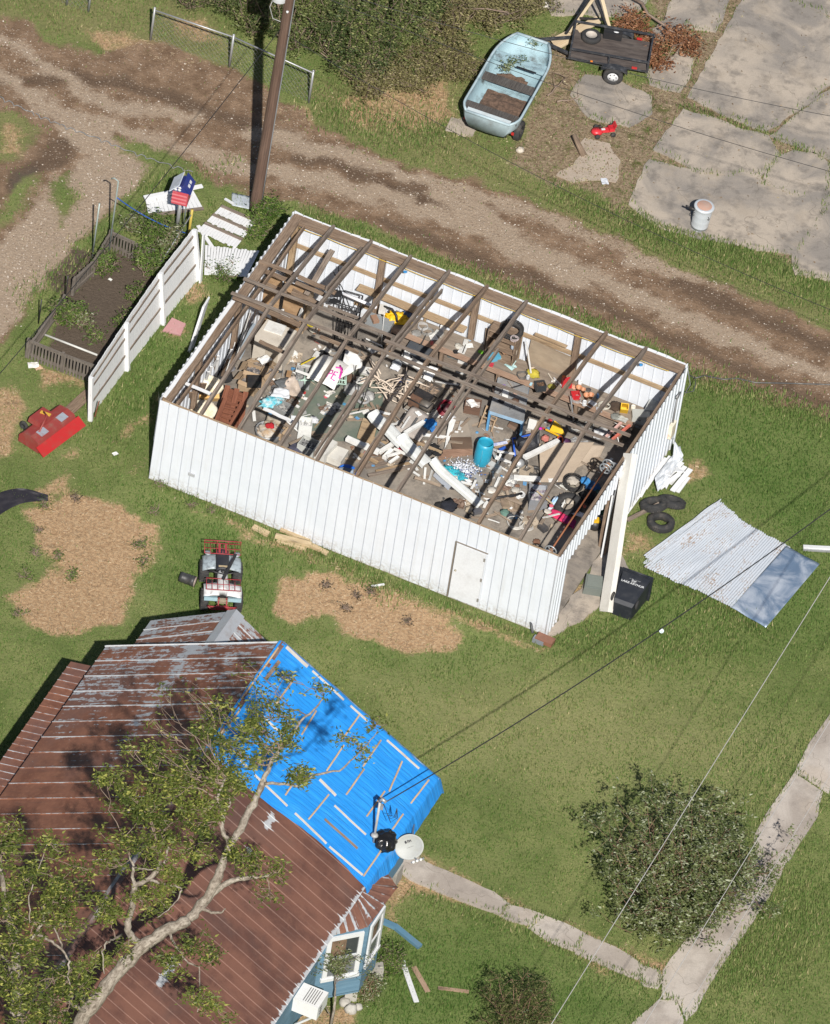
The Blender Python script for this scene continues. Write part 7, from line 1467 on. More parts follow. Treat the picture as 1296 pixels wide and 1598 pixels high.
def drum(c,n_):
 for o_ in(0,.18):
  mb=MB();Mx=mat_axes(c+VV*o_,VV,ZZ)@Matrix.Rotation(pi/2,4,'Y');mb.torus(.15,.02,Mx,24,6);mb.torus(.05,.02,Mx,14,6)
  for k in range(5):a=2*pi*k/5;mb.beam(Mx@Vector((.05*cos(a),.05*sin(a),0)),Mx@Vector((.14*cos(a),.14*sin(a),0)),.03,.02)
  mb.build('spoked_drum',paint((.38,.41,.43),(.25,.22,.2),.4,.4,.4),shf)
 mb=MB();mb.lathe([(.07,0),(.07,.18)],14,mat_axes(c,VV,ZZ)@Matrix.Rotation(pi/2,4,'Y'));mb.build('drum_core',paint((.30,.17,.10),(.35,.33,.3),.6),shf)
drum(s0-VV*.22,0);drum(s1+VV*.02,1)
mb=MB();mb.beam(s0-VV*.3,s0-VV*.3+UU*.3,.05,.05);mb.beam(s1+VV*.3,s1+VV*.3+UU*.3,.05,.05);mb.build('bracket',GALV,shf)
yv=thing('drill_case','yellow and black vacuum sitting inside the side opening','vacuum',F(928,822),rot=.2);mb=MB();mb.lathe([(0,0),(.16,0),(.18,.1),(.15,.22),(0,.26)],20);mb.build('base',BLACKM,yv);mb=MB();mb.box((.02,-.04,.27),(.18,.14,.08));mb.build('top',YEL,yv)
mini(932,812,'rag',(.45,.45,.44),'grey grille lump behind the yellow vacuum',.14,z=.2);mini(938,795,'rag',(.02,.09,.05),'dark green bag inside the side opening',.18,z=.3)
sheetq(((785,795),(815,800),(808,770),(780,775)),(.03,.03,.06,.06),cloth((.26,.20,.14),(.20,.15,.11),4),'burlap','brown burlap piece on the floor left of the tote','burlap',crump=.05);tubes('black_hose','black hose lying across the burlap','hose',[[F(762,782,.15),F(780,776,.2),F(800,774,.18),F(815,770,.1)]],.035,BLACKM);mini(812,772,'disc',(.62,.63,.63),'white curved basin rim above the burlap',.14,z=.06)
mini(768,765,'rag',(.66,.62,.56),'cream boots left of the burlap',.12,z=.12);mini(805,765,'rag',(.55,.52,.46),'cream crumpled cloth right of the burlap',.12,z=.12);mini(760,790,'box',(.72,.72,.7),'white lamp base near the long wall',.14,z=.1);mini(745,800,'box',(.10,.10,.11),'black radio by the long wall',.15,z=.1);mini(733,796,'rag',(.66,.55,.40),'cream and brown toy by the long wall',.12,z=.1);mini(735,806,'wheel',(.02,.02,.02),'small black wheel by the long wall',.07,z=.1)
mini(788,800,'rag',(.12,.22,.18),'dark green shoe by the long wall',.12,z=.1);mini(797,805,'rag',(.06,.07,.08),'black shoe by the long wall',.11,z=.1);mini(805,818,'coil',(.58,.56,.52),'white string tangle by the long wall',.22,z=.04);mini(822,822,'coil',(.5,.48,.45),'second white string tangle nearer the corner',.18,z=.04);mini(838,845,'rag',(.20,.10,.06),'rusty brown lump near the corner of the long wall',.10,z=.1);mini(815,815,'stick',(.05,.05,.05),'black stick near the string tangles',.09,z=.04)
fplank(762,810,780,816,.03,.02,.02,W1,'thin white rod near the long wall');mini(700,790,'rag',(.018,.02,.03),'black cloth bag against the long wall',.22,z=.15);mini(687,788,'rag',(.02,.02,.02),'second black bag left of the black cloth bag',.12,z=.12);mini(712,784,'paper',(.72,.62,.58),'pinkish white paper beside the black cloth bag',.10,z=.08)
for i,(x,y)in enumerate(((676,698),(683,706),(668,708))):mini(x,y,'rag',(.015,.015,.017),('black plastic sack below the blue cloth','black plastic lump right of the sack','black plastic lump under the channel end')[i],.17-.03*i,z=.2)
bt_=thing('blue_tub','round blue plastic tub against the long wall','tub',F(541,742),rot=0);mb=MB();mb.lathe([(0,.02),(.20,.02),(.235,.16),(.25,.16),(.25,.13),(.22,0),(0,0)],28);mb.build('shell',paint((.015,.13,.55),amt=.15,rough=.35),bt_)
sheetq(((528,738),(552,744),(556,733),(530,728)),(.35,.35,.4,.4),paint((.20,.26,.34),DUSTY,.4),'lid','greyish blue lid behind the blue tub','lid',crump=.04);mini(553,745,'rag',(.65,.5,.05),'yellow scrap beside the blue tub',.05,z=.1)
crate(480,705,(.46,.40,.32),-.35,paint((.52,.53,.50),DUSTY,.3),'drawer_unit','pale box with dark slats near the long wall','box',fill=cloth((.3,.3,.3),(.05,.05,.05),14));crate(507,712,(.30,.62,.36),-.45,paint((.62,.61,.57),DUSTY,.3),'cabinet','tall off-white cabinet lying near the long wall','cabinet',open_=False);crate(526,716,(.40,.5,.2),-.3,paint((.60,.58,.53),DUSTY,.4),'cabinet','low cream cabinet between the tall one and the blue tub','cabinet',open_=False)
crate(474,680,(.34,.34,.5),.1,paint((.70,.71,.69),(.3,.3,.3),.5),'stool','white plastic step stool beside the fourth rafter','stool',fill=cloth((.35,.35,.34),(.6,.6,.6),9));crate(463,664,(.34,.3,.2),.1,paint((.62,.65,.68)),'tray','white and blue tray above the step stool','tray',fill=cloth((.5,.55,.6),(.7,.7,.7),9));mini(462,700,'rag',(.08,.08,.12),'dark clothes heap left of the pale slatted box',.2,z=.15)
tb2=thing('wash_tub','grey galvanised wash tub with clothes near the long wall','tub',F(418,682),rot=0);mb=MB();mb.lathe([(0,.02),(.30,.02),(.33,.26),(.345,.26),(.345,.23),(.31,0),(0,0)],30);mb.build('shell',GALV,tb2);mb=MB();blob(.26,44,.3,(1.0,.9,.4),14,M=Matrix.Translation((0,0,.22)),mb=mb);mb.build('clothes',cloth((.36,.26,.17),(.5,.48,.44),6),tb2)
mini(421,664,'rag',(.55,.02,.03),'bright red cloth on the wash tub',.11,z=.4);cardbox(432,678,(.4,.3,.22),-.4,'brown cardboard tray beside the wash tub',.1);sheetq(((412,660),(438,672),(445,655),(420,645)),(.3,.3,.35,.35),cloth((.40,.35,.28),(.3,.26,.2),5),'quilt','beige patterned quilt above the wash tub','quilt',crump=.08)
crate(442,645,(.42,.34,.24),-.5,paint((.26,.27,.27),DUSTY,.4),'dish_tray','dark grey tray of small things beside the fourth rafter','tray',fill=cloth((.35,.34,.32),(.1,.1,.1),12));mb=blob(.26,51,.3,(1.2,.7,.25),14,f=3,M=Matrix.Translation(F(424,626,.2))@Rz(.6));solo(mb,'turquoise_cloth',cloth((.05,.40,.50),(.5,.6,.62),7),'turquoise and white cloth beside the third rafter','cloth')
sheetq(((422,618),(452,622),(452,608),(430,604)),(.25,.25,.35,.35),paint((.55,.57,.60),DUSTY,.3),'panel','pale grey sheet behind the turquoise cloth','panel',crump=.06);sheetq(((440,612),(474,622),(462,585),(448,590)),(.2,.2,.3,.3),cloth((.52,.44,.38),(.4,.33,.27),3),'torn_cardboard','pinkish torn cardboard below the grey crates','cardboard',crump=.08)
mini(444,598,'rag',(.16,.17,.18),'dark grey plastic heap beside the third rafter',.2,z=.25);mini(451,585,'box',(.30,.18,.09),'small brown wood block in the pinkish cardboard',.12,z=.4);mini(481,565,'stick',(.65,.5,.03),'yellow rod crossing the mint frame',.12,z=.5);mini(495,590,'stick',(.65,.5,.03),'yellow rod end in the shadow by the mint frame',.08,z=.3)
mini(508,620,'paper',(.62,.12,.16),'small red packet on the green carpet',.05,z=.06);mini(527,632,'paper',(.75,.75,.72),'white envelope on the green carpet',.08,z=.05);mini(539,632,'paper',(.06,.25,.42),'blue packet right of the white envelope',.07,z=.06);mini(541,614,'paper',(.4,.55,.62),'pale blue packet beside the grey sack',.08,z=.1);mini(516,613,'paper',(.7,.68,.64),'white and tan papers on the carpet',.11,z=.06);mini(490,655,'rag',(.66,.67,.70),'white plastic bag on the carpet edge',.13,z=.1);mini(497,662,'stick',(.3,.2,.1),'thin brown stick on the carpet',.1,z=.03)
sheetq(((858,672),(882,678),(876,664),(866,656)),(.25,.25,.35,.35),YEL,'yellow_board','bright yellow board behind the long timbers','board',th=.02);fplank(852,670,872,680,.3,.05,.02,YEL,'thin yellow strip in front of the yellow board')
pb_=thing('bucket','dark purple bucket with orange rim near the long timbers','bucket',F(888,692,.12),rot=.2,tilt=(.2,-1.2));mb=MB();mb.lathe([(0,0),(.12,0),(.15,.28),(.135,.28),(.11,.02),(0,.02)],22);mb.build('pail',paint((.07,.02,.07),amt=.2),pb_);mb=MB();mb.torus(.15,.018,Matrix.Translation((0,0,.28)),24,6);mb.build('rim',paint((.75,.12,.02)),pb_)
mini(843,668,'rag',(.55,.03,.40),'magenta rag under the long timbers',.06,z=.3);mini(852,684,'rag',(.62,.22,.18),'coral cloth under the long timbers',.12,z=.2)
for i,(x0,y0,x1,y1,c)in enumerate(((946,682,975,655,(.58,.36,.32)),(956,686,985,662,(.52,.14,.10)))):fplank(x0,y0,x1,y1,.55,.06,.06,paint(c),('pinkish wooden rail near the right wall','red rail beside the pinkish one')[i],z2=.85,name='rail',cat='rail')
tubes('curved_wire','white bent wires around the pinkish rail','wire',[[F(958,676,.5),F(964,680,.6),F(966,690,.5)],[F(960,660,.7),F(972,665,.7),F(978,668,.7)]],.012,W1)
mini(940,676,'rag',(.66,.67,.68),'white crumpled bag left of the pinkish rail',.22,z=.15);mini(932,680,'paper',(.5,.5,.5),'grey paper left of the white bag',.12,z=.15)
for i,(x,y,s_)in enumerate(((898,668,.18),(908,660,.15),(920,665,.12),(894,655,.13))):mini(x,y,'coil',(.05,.05,.05)if i%2 else(.4,.4,.38),('grey hose coil under the right part of the bench','black hose coil under the right part of the bench','small grey coil under the bench','small black coil behind the hose coils')[i],s_,z=.2)
tubes('pole','thin grey pole leaning in front of the red box','pole',[[P(891,618,1.3),F(897,668,.1)]],.02,GREYP)
spots=[(300,640,12),(400,640,18),(440,630,18),(470,640,22),(500,650,25),(540,620,20),(560,700,18),(590,560,12),(610,720,22),(640,680,20),(660,720,18),(700,670,16),(720,750,25),(750,770,25),(790,760,25),(820,800,22),(860,770,15),(700,620,14),(850,660,12),(450,580,12),(500,530,14),(900,720,10),(780,680,16),(640,700,14),(800,735,18),(700,740,20),(480,610,16),(430,610,14),(660,600,16),(760,700,20)]
cols=[((.76,.76,.74),'white',5),((.46,.38,.28),'tan',4),((.04,.045,.05),'black',3),((.10,.28,.50),'blue',2),((.30,.30,.30),'grey',4),((.24,.13,.08),'brown',3),((.50,.05,.05),'red',1)]
bag=[c for c in cols for _ in range(c[2])]
for i in range(290):
 x,y,s_=spots[i%len(spots)];x=random.gauss(x,s_);y=random.gauss(y,s_*.7);c=random.choice(bag);p=F(x,y,.0)
 q=p-A0;a_,b_=q.dot(UU),q.dot(VV)
 if not(.25<a_<SL-.3 and .35<b_<SW-.9):continue
 mini(x,y,random.choice(['paper','paper','box','stick','paper','rag']),c[0],'small %s scrap scattered over the shed floor'%c[1],random.uniform(.025,.075),z=FZ+random.uniform(.0,.1),name='scrap',cat='scrap',group='small %s scraps on the shed floor'%c[1])
WN=wood((.20,.15,.11),(.36,.29,.22),name='dusty_board')
zone=[(330,610),(380,650),(430,600),(440,670),(455,640),(480,680),(500,690),(515,640),(560,640),(560,590),(585,640),(600,670),(620,720),(640,730),(655,705),(690,680),(640,650),(690,650),(720,655),(700,745),(740,770),(770,750),(800,755),(790,780),(820,735),(850,800),(865,780),(880,740),(770,660),(810,670),(830,680),(860,700),(905,700),(930,720),(530,560),(560,555),(600,560),(450,560),(425,530),(500,560),(640,610),(690,600),(730,610),(560,715),(590,700),(610,650),(665,745),(720,790),(765,800),(830,820)]
bc=[((.60,.60,.58),'white'),((.40,.33,.25),'tan'),((.28,.28,.28),'grey'),((.16,.10,.07),'dark brown'),((.62,.60,.55),'cream'),((.05,.05,.055),'black')]
for i in range(200):
 x,y=zone[i%len(zone)];x+=random.gauss(0,9);y+=random.gauss(0,6);q=F(x,y)-A0;a_,b_=q.dot(UU),q.dot(VV)
 if not(.4<a_<SL-.5 and .45<b_<SW-1.0):continue
 col,nm=random.choice(bc);ang=random.uniform(0,pi);k=i%5;z=random.uniform(.03,.22);p=F(x,y,z)
 if k in(0,1,3):
  L=random.uniform(.10,.42);d=Vector((cos(ang),sin(ang),random.uniform(-.25,.25)))*L;mb=MB();mb.beam(p-d,p+d,random.uniform(.03,.09),.02,up=(random.uniform(-.3,.3),random.uniform(-.3,.3),1),seg=2,jit=.004)
  mb.v=[(v[0],v[1],max(v[2],FZ+.005))for v in mb.v]
  if nm in('white','cream'):solo(mb,'broken_board',W2,'short pale broken board lying in the clutter on the shed floor','board','pale broken boards on the shed floor')
  else:solo(mb,'broken_board',WN,'short brown broken board lying in the clutter on the shed floor','board','brown broken boards on the shed floor')
 elif k==2:
  s_=random.uniform(.07,.18);sd=random.random()*50;mb=MB();mb.grid(lambda u,v:((u-.5)*2*s_,(v-.5)*1.5*s_*(1+.4*u),.02+s_*.7*abs(mnoise.noise(Vector((u*2.6+sd,v*2.6,sd))))),8,7,Matrix.Translation(F(x,y,.02))@Rz(ang),False,.006)
  solo(mb,'crushed_sheet',paint(col,DUSTY,.5,.7),'crushed %s sheet in the clutter on the shed floor'%nm,'sheet','crushed %s sheets on the shed floor'%nm)
 else:
  s_=random.uniform(.10,.2);crate(x,y,(s_*1.7,s_*1.2,s_*random.uniform(.5,1.1)),ang,paint(col,DUSTY,.5,.7),'small_carton','small %s carton in the clutter on the shed floor'%nm,'box',z=.0,open_=i%2==0,wall=.012,fill=cloth((.2,.17,.14),(.06,.06,.06),12),tilt=(random.uniform(-.3,.3),random.uniform(-.3,.3)),group='small %s cartons on the shed floor'%nm)
def leaf_mat(name,c1,c2,c3,clump=1.2,trans=.35):
 m=bpy.data.materials.new(name);m.use_nodes=True;nt=m.node_tree
 for n in list(nt.nodes):nt.nodes.remove(n)
 out=nt.nodes.new('ShaderNodeOutputMaterial');b=nt.nodes.new('ShaderNodeBsdfPrincipled');tr=nt.nodes.new('ShaderNodeBsdfTranslucent');mx=nt.nodes.new('ShaderNodeMixShader')
 geo=N(nt,'ShaderNodeNewGeometry').outputs['Position'];rn=N(nt,'ShaderNodeAttribute',attribute_name='rn').outputs['Fac']
 cl=noise(nt,geo,clump,4,.6);c=mixc(nt,sstep(nt,cl,.35,.65),c1,c2);c=mixc(nt,sstep(nt,rn,.72,.98),c,c3)
 v=mixc(nt,rn,(.7,.7,.7),(1.2,1.2,1.2));c=mixc(nt,.8,c,v,'MULTIPLY')
 nt.links.new(c,b.inputs['Base Color']);nt.links.new(c,tr.inputs['Color']);b.inputs['Roughness'].default_value=.55;b.inputs['Specular IOR Level'].default_value=.35
 mx.inputs[0].default_value=trans;nt.links.new(b.outputs[0],mx.inputs[1]);nt.links.new(tr.outputs[0],mx.inputs[2]);nt.links.new(mx.outputs[0],out.inputs[0]);return m
LV=[(0,0,0),(.28,.18,.05),(1,0,0),(.28,-.18,.05)];LF=[(0,3,2,1)]
LV2=[(0,0,0),(.35,.24,.08),(1,0,-.05),(.35,-.24,.08)]
BARK=wood((.13,.105,.08),(.38,.34,.285),streak=(9,16,16),name='grey_bark',dark=(.05,.037,.028));TWIG=wood((.18,.13,.10),(.30,.23,.18),name='twig_bark');REDTWIG=wood((.16,.09,.06),(.30,.19,.13),name='red_twig')
def leaves(name,pts,size,mat,parent,lv=LV,tl=1.2,kind=None,props=None):
 n=len(pts);return scatter(name,lv,LF,pts,RNG.uniform(0,2*pi,n),size*RNG.uniform(.6,1.35,n),mat,tilt=RNG.normal(0,tl*.55,n),parent=parent,kind=kind,props=props)
OAK=leaf_mat('tree_leaf',(.075,.105,.022),(.160,.195,.042),(.36,.36,.09),1.0)
SHR=leaf_mat('bush_leaf',(.090,.122,.040),(.185,.215,.078),(.38,.40,.28),1.6,.3)
DARKL=leaf_mat('dark_hedge_leaf',(.046,.076,.022),(.140,.175,.052),(.27,.28,.11),.9,.25)
OLIVEL=leaf_mat('olive_leaf',(.15,.145,.055),(.24,.215,.095),(.34,.30,.15),1.1,.3);BRIGHT=leaf_mat('bright_leaf',(.075,.135,.025),(.13,.20,.045),(.22,.28,.07),2.0)
BROWNL=leaf_mat('dead_leaf',(.18,.075,.035),(.30,.14,.07),(.36,.20,.11),2.0,.2)
def branch_pts(a,b,bend=.15,n=6):
 L=(b-a).length;o=Vector((random.gauss(0,1),random.gauss(0,1),random.gauss(0,.6)))*bend*L
 return[a.lerp(b,i/n)+o*sin(pi*i/n)+Vector((random.gauss(0,1),random.gauss(0,1),random.gauss(0,1)))*.02*L for i in range(n+1)]
def build_tree(name,label,limbs,clusters,base,leafmat,lsize,dens,cat='tree'):
 root=thing(name,label,cat,base);nodes=[]
 for k,(pts,r0,r1)in enumerate(limbs):
  w=[P(x,y,z)for x,y,z in pts];fine=[]
  for i in range(len(w)-1):
   for j in range(4):fine.append(w[i].lerp(w[i+1],j/4)+Vector((random.gauss(0,.012),random.gauss(0,.012),random.gauss(0,.012))))
  fine.append(w[-1]);m_=len(fine);rs=[(r0+(r1-r0)*i/(m_-1))*.74*random.uniform(.88,1.16)for i in range(m_)]
  mb=MB();mb.tube(fine,rs,10);mb.build('trunk' if k==0 else 'limb',BARK,root);nodes+=[(p,r)for p,r in zip(fine,rs)if r<.14]
 mb=MB();LP=[]
 for(x,y,z,r,n)in clusters:
  c=P(x,y,z);near=sorted(nodes,key=lambda q:(q[0]-c).length)[:3];a,ra=near[0]
  L=(a-c).length;bp_=branch_pts(a,c,.16,7);mb.tube(bp_,[max(.006,min(ra*.6,.035)*(1-.8*i/7))for i in range(8)],5,False)
  for k in range(int(5+r*9)):
   d=Vector((random.gauss(0,1),random.gauss(0,1),random.gauss(0,.7))).normalized()*r*random.uniform(.45,1.15);s_=bp_[random.choice((3,4,5,6,7))]
   e=c+d;tp_=branch_pts(s_,e,.15,4);mb.tube(tp_,[.014,.011,.009,.007,.004],3,False)
   m2=int(n*dens/(5+r*9))
   for q in range(m2):
    t=random.uniform(.4,1.06);i_=min(3,int(t*4));pp_=tp_[i_].lerp(tp_[i_+1],min(1.2,t*4-i_));LP.append(tuple(pp_+Vector((random.gauss(0,.09),random.gauss(0,.09),random.gauss(0,.07)))))
 mb.build('twigs',TWIG,root);leaves('foliage',np.array(LP),lsize,leafmat,root);return root
limbs=[([(60,1905,.0),(75,1850,2.0),(95,1730,5.0),(118,1620,7.4),(132,1582,8.2),(167,1540,8.8),(194,1505,9.2),(222,1477,9.6),(257,1453,9.9),(295,1436,10.1)],.30,.17),([(295,1436,10.1),(310,1418,10.3),(325,1402,10.4),(347,1381,10.6),(375,1371,10.7),(402,1370,10.8),(420,1366,10.9)],.16,.035),([(300,1430,10.1),(330,1392,10.6),(342,1366,11.0),(350,1339,11.3),(361,1318,11.5),(375,1294,11.8),(389,1266,12.0),(402,1242,12.3),(413,1217,12.5)],.15,.10),([(411,1221,12.5),(426,1184,12.8),(450,1157,13.0),(470,1126,13.2),(494,1103,13.4),(505,1088,13.5)],.08,.02),([(413,1222,12.5),(436,1223,12.6),(463,1226,12.7),(490,1211,12.8),(531,1201,13.0),(551,1184,13.1),(575,1160,13.2),(590,1140,13.3)],.055,.012),([(361,1318,11.5),(350,1305,11.8),(346,1290,12.0),(348,1269,12.2),(340,1245,12.5),(352,1215,12.8)],.085,.035),([(347,1269,12.2),(360,1255,12.4),(358,1240,12.5)],.05,.02),([(222,1477,9.6),(205,1462,9.9),(198,1446,10.2),(204,1425,10.5),(208,1405,10.9),(210,1380,11.3)],.12,.085),([(210,1382,11.3),(232,1373,11.4),(250,1353,11.7),(250,1335,11.9),(247,1318,12.1)],.085,.05),([(250,1353,11.7),(262,1340,11.9),(260,1318,12.1)],.05,.03),([(210,1382,11.3),(206,1365,11.5),(208,1352,11.7),(202,1335,11.9)],.06,.03),([(234,1374,11.4),(253,1380,11.4),(270,1382,11.5),(284,1388,11.5)],.05,.03),([(208,1354,11.7),(222,1356,11.8),(240,1357,11.8)],.03,.02),([(284,1388,11.5),(277,1405,11.3),(262,1420,11.1),(246,1432,11.0)],.03,.012),([(190,1458,10.4),(176,1467,10.6),(165,1470,10.8),(160,1490,10.6),(163,1520,10.3)],.035,.02),([(312,1416,10.3),(330,1424,10.3),(345,1425,10.4),(352,1418,10.5)],.06,.02),([(262,1452,9.9),(275,1478,9.9),(290,1500,9.8),(311,1510,9.8),(314,1545,9.5),(308,1580,9.2)],.04,.015),([(135,1578,8.3),(112,1568,8.8),(105,1555,9.2)],.07,.03),([(140,1575,8.4),(120,1552,8.9),(106,1566,9)],.05,.02)]
Zc=12.2
cl=[(208,1248,12.5,.75,520),(175,1215,12.6,.5,220),(217,1172,12.9,.4,200),(244,1180,12.9,.4,180),(255,1225,12.6,.6,320),(288,1195,12.8,.5,240),(264,1290,12.2,.65,380),(298,1285,12.2,.55,360),(312,1262,12.3,.5,300),(325,1215,12.7,.45,240),(368,1228,12.6,.45,260),(355,1200,12.7,.4,200),(345,1245,12.5,.4,160),(235,1330,12,.6,260),(375,1339,11.6,.45,200),(395,1350,11.4,.35,130),(170,1425,11.0,.55,330),(173,1350,11.6,.45,180),(277,1366,11.6,.5,260),(222,1408,11.0,.5,200),(250,1405,11.2,.4,150),(310,1330,12.0,.5,180),(190,1300,12.3,.5,200),(326,1491,10.2,.35,130),(270,1505,10.0,.45,200),(295,1470,10.3,.4,150),(434,1363,11.0,.35,110),(312,1561,9.6,.45,160),(340,1575,9.4,.4,110),(415,1400,10.6,.3,60),(312,1137,13.1,.4,180),(339,1100,13.2,.35,140),(383,1130,13.0,.45,230),(400,1072,13.4,.3,80),(330,1160,13.0,.4,150),(361,1164,12.9,.45,190),(395,1136,13.1,.4,150),(440,1160,13.1,.4,170),(446,1130,13.2,.35,130),(416,1108,13.3,.35,100),(443,1055,13.5,.2,50),(463,1213,12.8,.3,130),(482,1211,12.8,.3,120),(497,1075,13.5,.45,60),(538,1153,13.2,.3,60),(565,1170,13.1,.3,70),(585,1130,13.3,.3,60),(420,1170,12.9,.4,150),(400,1190,12.8,.3,90),(280,1240,12.5,.5,240),(230,1270,12.4,.6,320),(200,1480,9.9,.3,80),(150,1500,9.8,.4,140),(130,1540,9.5,.45,180),(240,1130,13.3,.18,20),(255,1080,13.6,.25,25),(290,1080,13.5,.25,30),(380,1040,13.6,.2,25)]
t1_=build_tree('oak_tree','large spreading tree with grey limbs over the rusty roof',limbs,cl,P(60,1905),OAK,.11,2.0)
limbs2=[([(-40,1900,0),(-10,1750,4),(20,1640,7),(31,1598,8.1),(28,1540,9.2),(26,1512,9.8),(21,1460,10.6),(10,1425,11.2)],.24,.12),([(21,1465,10.6),(38,1478,10.7),(55,1457,11.0),(69,1436,11.3),(66,1415,11.5)],.07,.03),([(55,1457,11),(78,1468,11.1),(96,1480,11.0),(108,1500,10.8)],.05,.03),([(97,1480,11),(92,1462,11.3),(84,1448,11.5)],.035,.02),([(108,1500,10.8),(106,1525,10.5),(112,1545,10.2)],.035,.015),([(20,1525,9.5),(12,1500,9.9),(0,1490,10.2)],.06,.03),([(24,1540,9.2),(20,1560,9.0),(18,1580,9.1),(30,1592,9.0),(48,1598,8.9)],.05,.03),([(10,1425,11.2),(5,1380,12),(0,1340,12.6)],.10,.05),([(47,1440,11.3),(45,1400,11.8),(60,1360,12.3),(74,1315,12.8)],.025,.012)]
cl2=[(10,1325,12.7,.75,420),(15,1290,12.9,.5,220),(40,1370,12.2,.55,260),(90,1325,12.6,.4,140),(95,1372,12.1,.6,300),(120,1405,11.7,.6,280),(85,1410,11.7,.6,240),(20,1400,11.8,.5,180),(55,1440,11.3,.5,220),(105,1440,11.3,.5,220),(20,1470,10.9,.5,220),(60,1490,10.7,.5,220),(100,1530,10.3,.5,240),(130,1515,10.4,.35,130),(25,1545,9.9,.5,220),(60,1560,9.7,.6,280),(40,1590,9.4,.5,220),(90,1585,9.5,.5,200),(0,1520,10.2,.5,200),(5,1440,11.3,.4,160),(130,1360,12.2,.3,80),(70,1530,10.2,.45,180)]
t2_=build_tree('oak_tree','second tree with leafy crown over the lower left roof corner',limbs2,cl2,P(-40,1900),OAK,.11,2.0)
mb=MB();mb.tube([P(70,1900,.0),P(84,1640,6.4),P(82,1585,7.9),P(79,1545,8.8)],[.16,.11,.10,.075],10);mb.tube([P(86,1562,8.4),P(98,1555,8.7)],[.04,.03],6);solo(mb,'tree_snag',wood((.26,.19,.13),(.42,.32,.23),name='snapped_wood'),'snapped pale trunk standing between the two trees','tree trunk')
def shrub(name,label,x,y,r,h,n,mat,lsize=.09,stems=14,group=None,cat='bush',twig=REDTWIG,flat=.0,tips=.25,lean=(0,0)):
 c=P(x,y);root=thing(name,label,cat,c,group);mb=MB();LP=[]
 for k in range(stems):
  a=random.uniform(0,2*pi);q=math.sqrt(random.random());rr_=r*q*random.choice((.8,1,1,1.15,1.35))
  zt=h*(1-.42*q*q)*random.uniform(.82,1.12)
  e=c+Vector((rr_*cos(a)+lean[0]*h,rr_*sin(a)+lean[1]*h,zt));s_=c+Vector((.12*r*cos(a),.12*r*sin(a),0));pt=branch_pts(s_,e,.10,6)
  mb.tube(pt,[.022,.018,.015,.012,.009,.006,.004],4,False)
  m2=n//stems
  for q_ in range(6):
   i_=random.choice((2,3,4,5,6));d=Vector((random.gauss(0,1),random.gauss(0,1),random.gauss(.2,.8))).normalized()*(.10+r*.18)
   tp_=branch_pts(pt[i_],pt[i_]+d,.1,3);mb.tube(tp_,[.007,.005,.004,.003],3,False)
   for _ in range(m2//6):
    t=random.uniform(.2,1.1)*3;j=min(2,int(t));LP.append(tuple(tp_[j].lerp(tp_[j+1],t-j)+Vector((random.gauss(0,.07),random.gauss(0,.07),random.gauss(0,.06)))))
 LP=np.array(LP);LP[:,2]=np.maximum(LP[:,2],.03)
 mb.build('stems',twig,root);leaves('foliage',LP,lsize,mat,root);return root
shrub('round_bush','large round bush with many thin stems beside the sidewalk',1045,1430,2.15,3.1,33000,SHR,.10,120,twig=REDTWIG)
shrub('small_bush','small green bush at the bottom edge of the lawn',800,1612,1.0,1.7,7000,leaf_mat('low_bush_leaf',(.05,.08,.02),(.10,.12,.035),(.2,.2,.08)),.07,40)
H='tall bushes along the top edge'
for(x,y,r,h,n,m_,lab)in((392,50,.75,2.0,5200,DARKL,'dark bush behind the chain-link fence just left of the pole'),(455,70,1.1,2.6,8200,DARKL,'dark bush right behind the utility pole'),(530,95,1.2,2.2,9000,DARKL,'dark bush at the end of the chain-link fence'),(610,75,1.4,2.7,9800,DARKL,'tallest dark bush in the middle of the hedge'),(540,20,1.6,2.6,9000,DARKL,'dark bush at the top edge above the fence end'),(430,30,1.3,2.4,8000,DARKL,'dark bush at the top edge behind the pole top'),(480,-10,1.5,2.4,8000,DARKL,'dark bush at the top edge right of the transformer'),(360,15,.8,1.6,4200,DARKL,'dark bush leftmost of the dense row at the top edge'),(590,110,1.0,1.5,5500,DARKL,'dark bush in front of the tallest hedge bush'),(700,10,1.3,1.8,7000,OLIVEL,'olive bush above the boat at the top edge'),(690,50,1.3,2.1,8200,OLIVEL,'olive bush between the dark hedge and the boat'),(640,128,.9,.9,4800,OLIVEL,'low olive bush in front of the dark hedge'),(575,140,.75,.8,3600,OLIVEL,'low olive clump right of the fence end'),(760,30,1.2,1.4,6000,OLIVEL,'olive bush at the top edge beyond the boat'),(700,110,.8,.8,4000,OLIVEL,'low olive clump nearest the boat'),(820,10,.8,.9,3200,OLIVEL,'olive clump at the top edge near the timber frame'),(660,-10,1.5,2.2,6500,DARKL,'dark bush behind the olive ones at the top edge'),(296,10,.5,.8,1600,DARKL,'small dark bush behind the chain-link fence at the top')):
 shrub('hedge_bush',lab,x,y,r,h,n,m_,.085,44,H,twig=TWIG)
shrub('fern','bright green leafy clump at the foot of the utility pole',413,342,.42,.5,1700,BRIGHT,.10,26,cat='plant',twig=TWIG)
shrub('fern','small green clump just below the bright one by the pole',402,366,.35,.3,700,BRIGHT,.09,14,cat='plant',twig=TWIG)
shrub('vine','leafy vine creeping on the shaded fallen fence panel',345,432,.45,.25,900,BRIGHT,.06,14,cat='plant',twig=TWIG)
GP='plants in the garden bed'
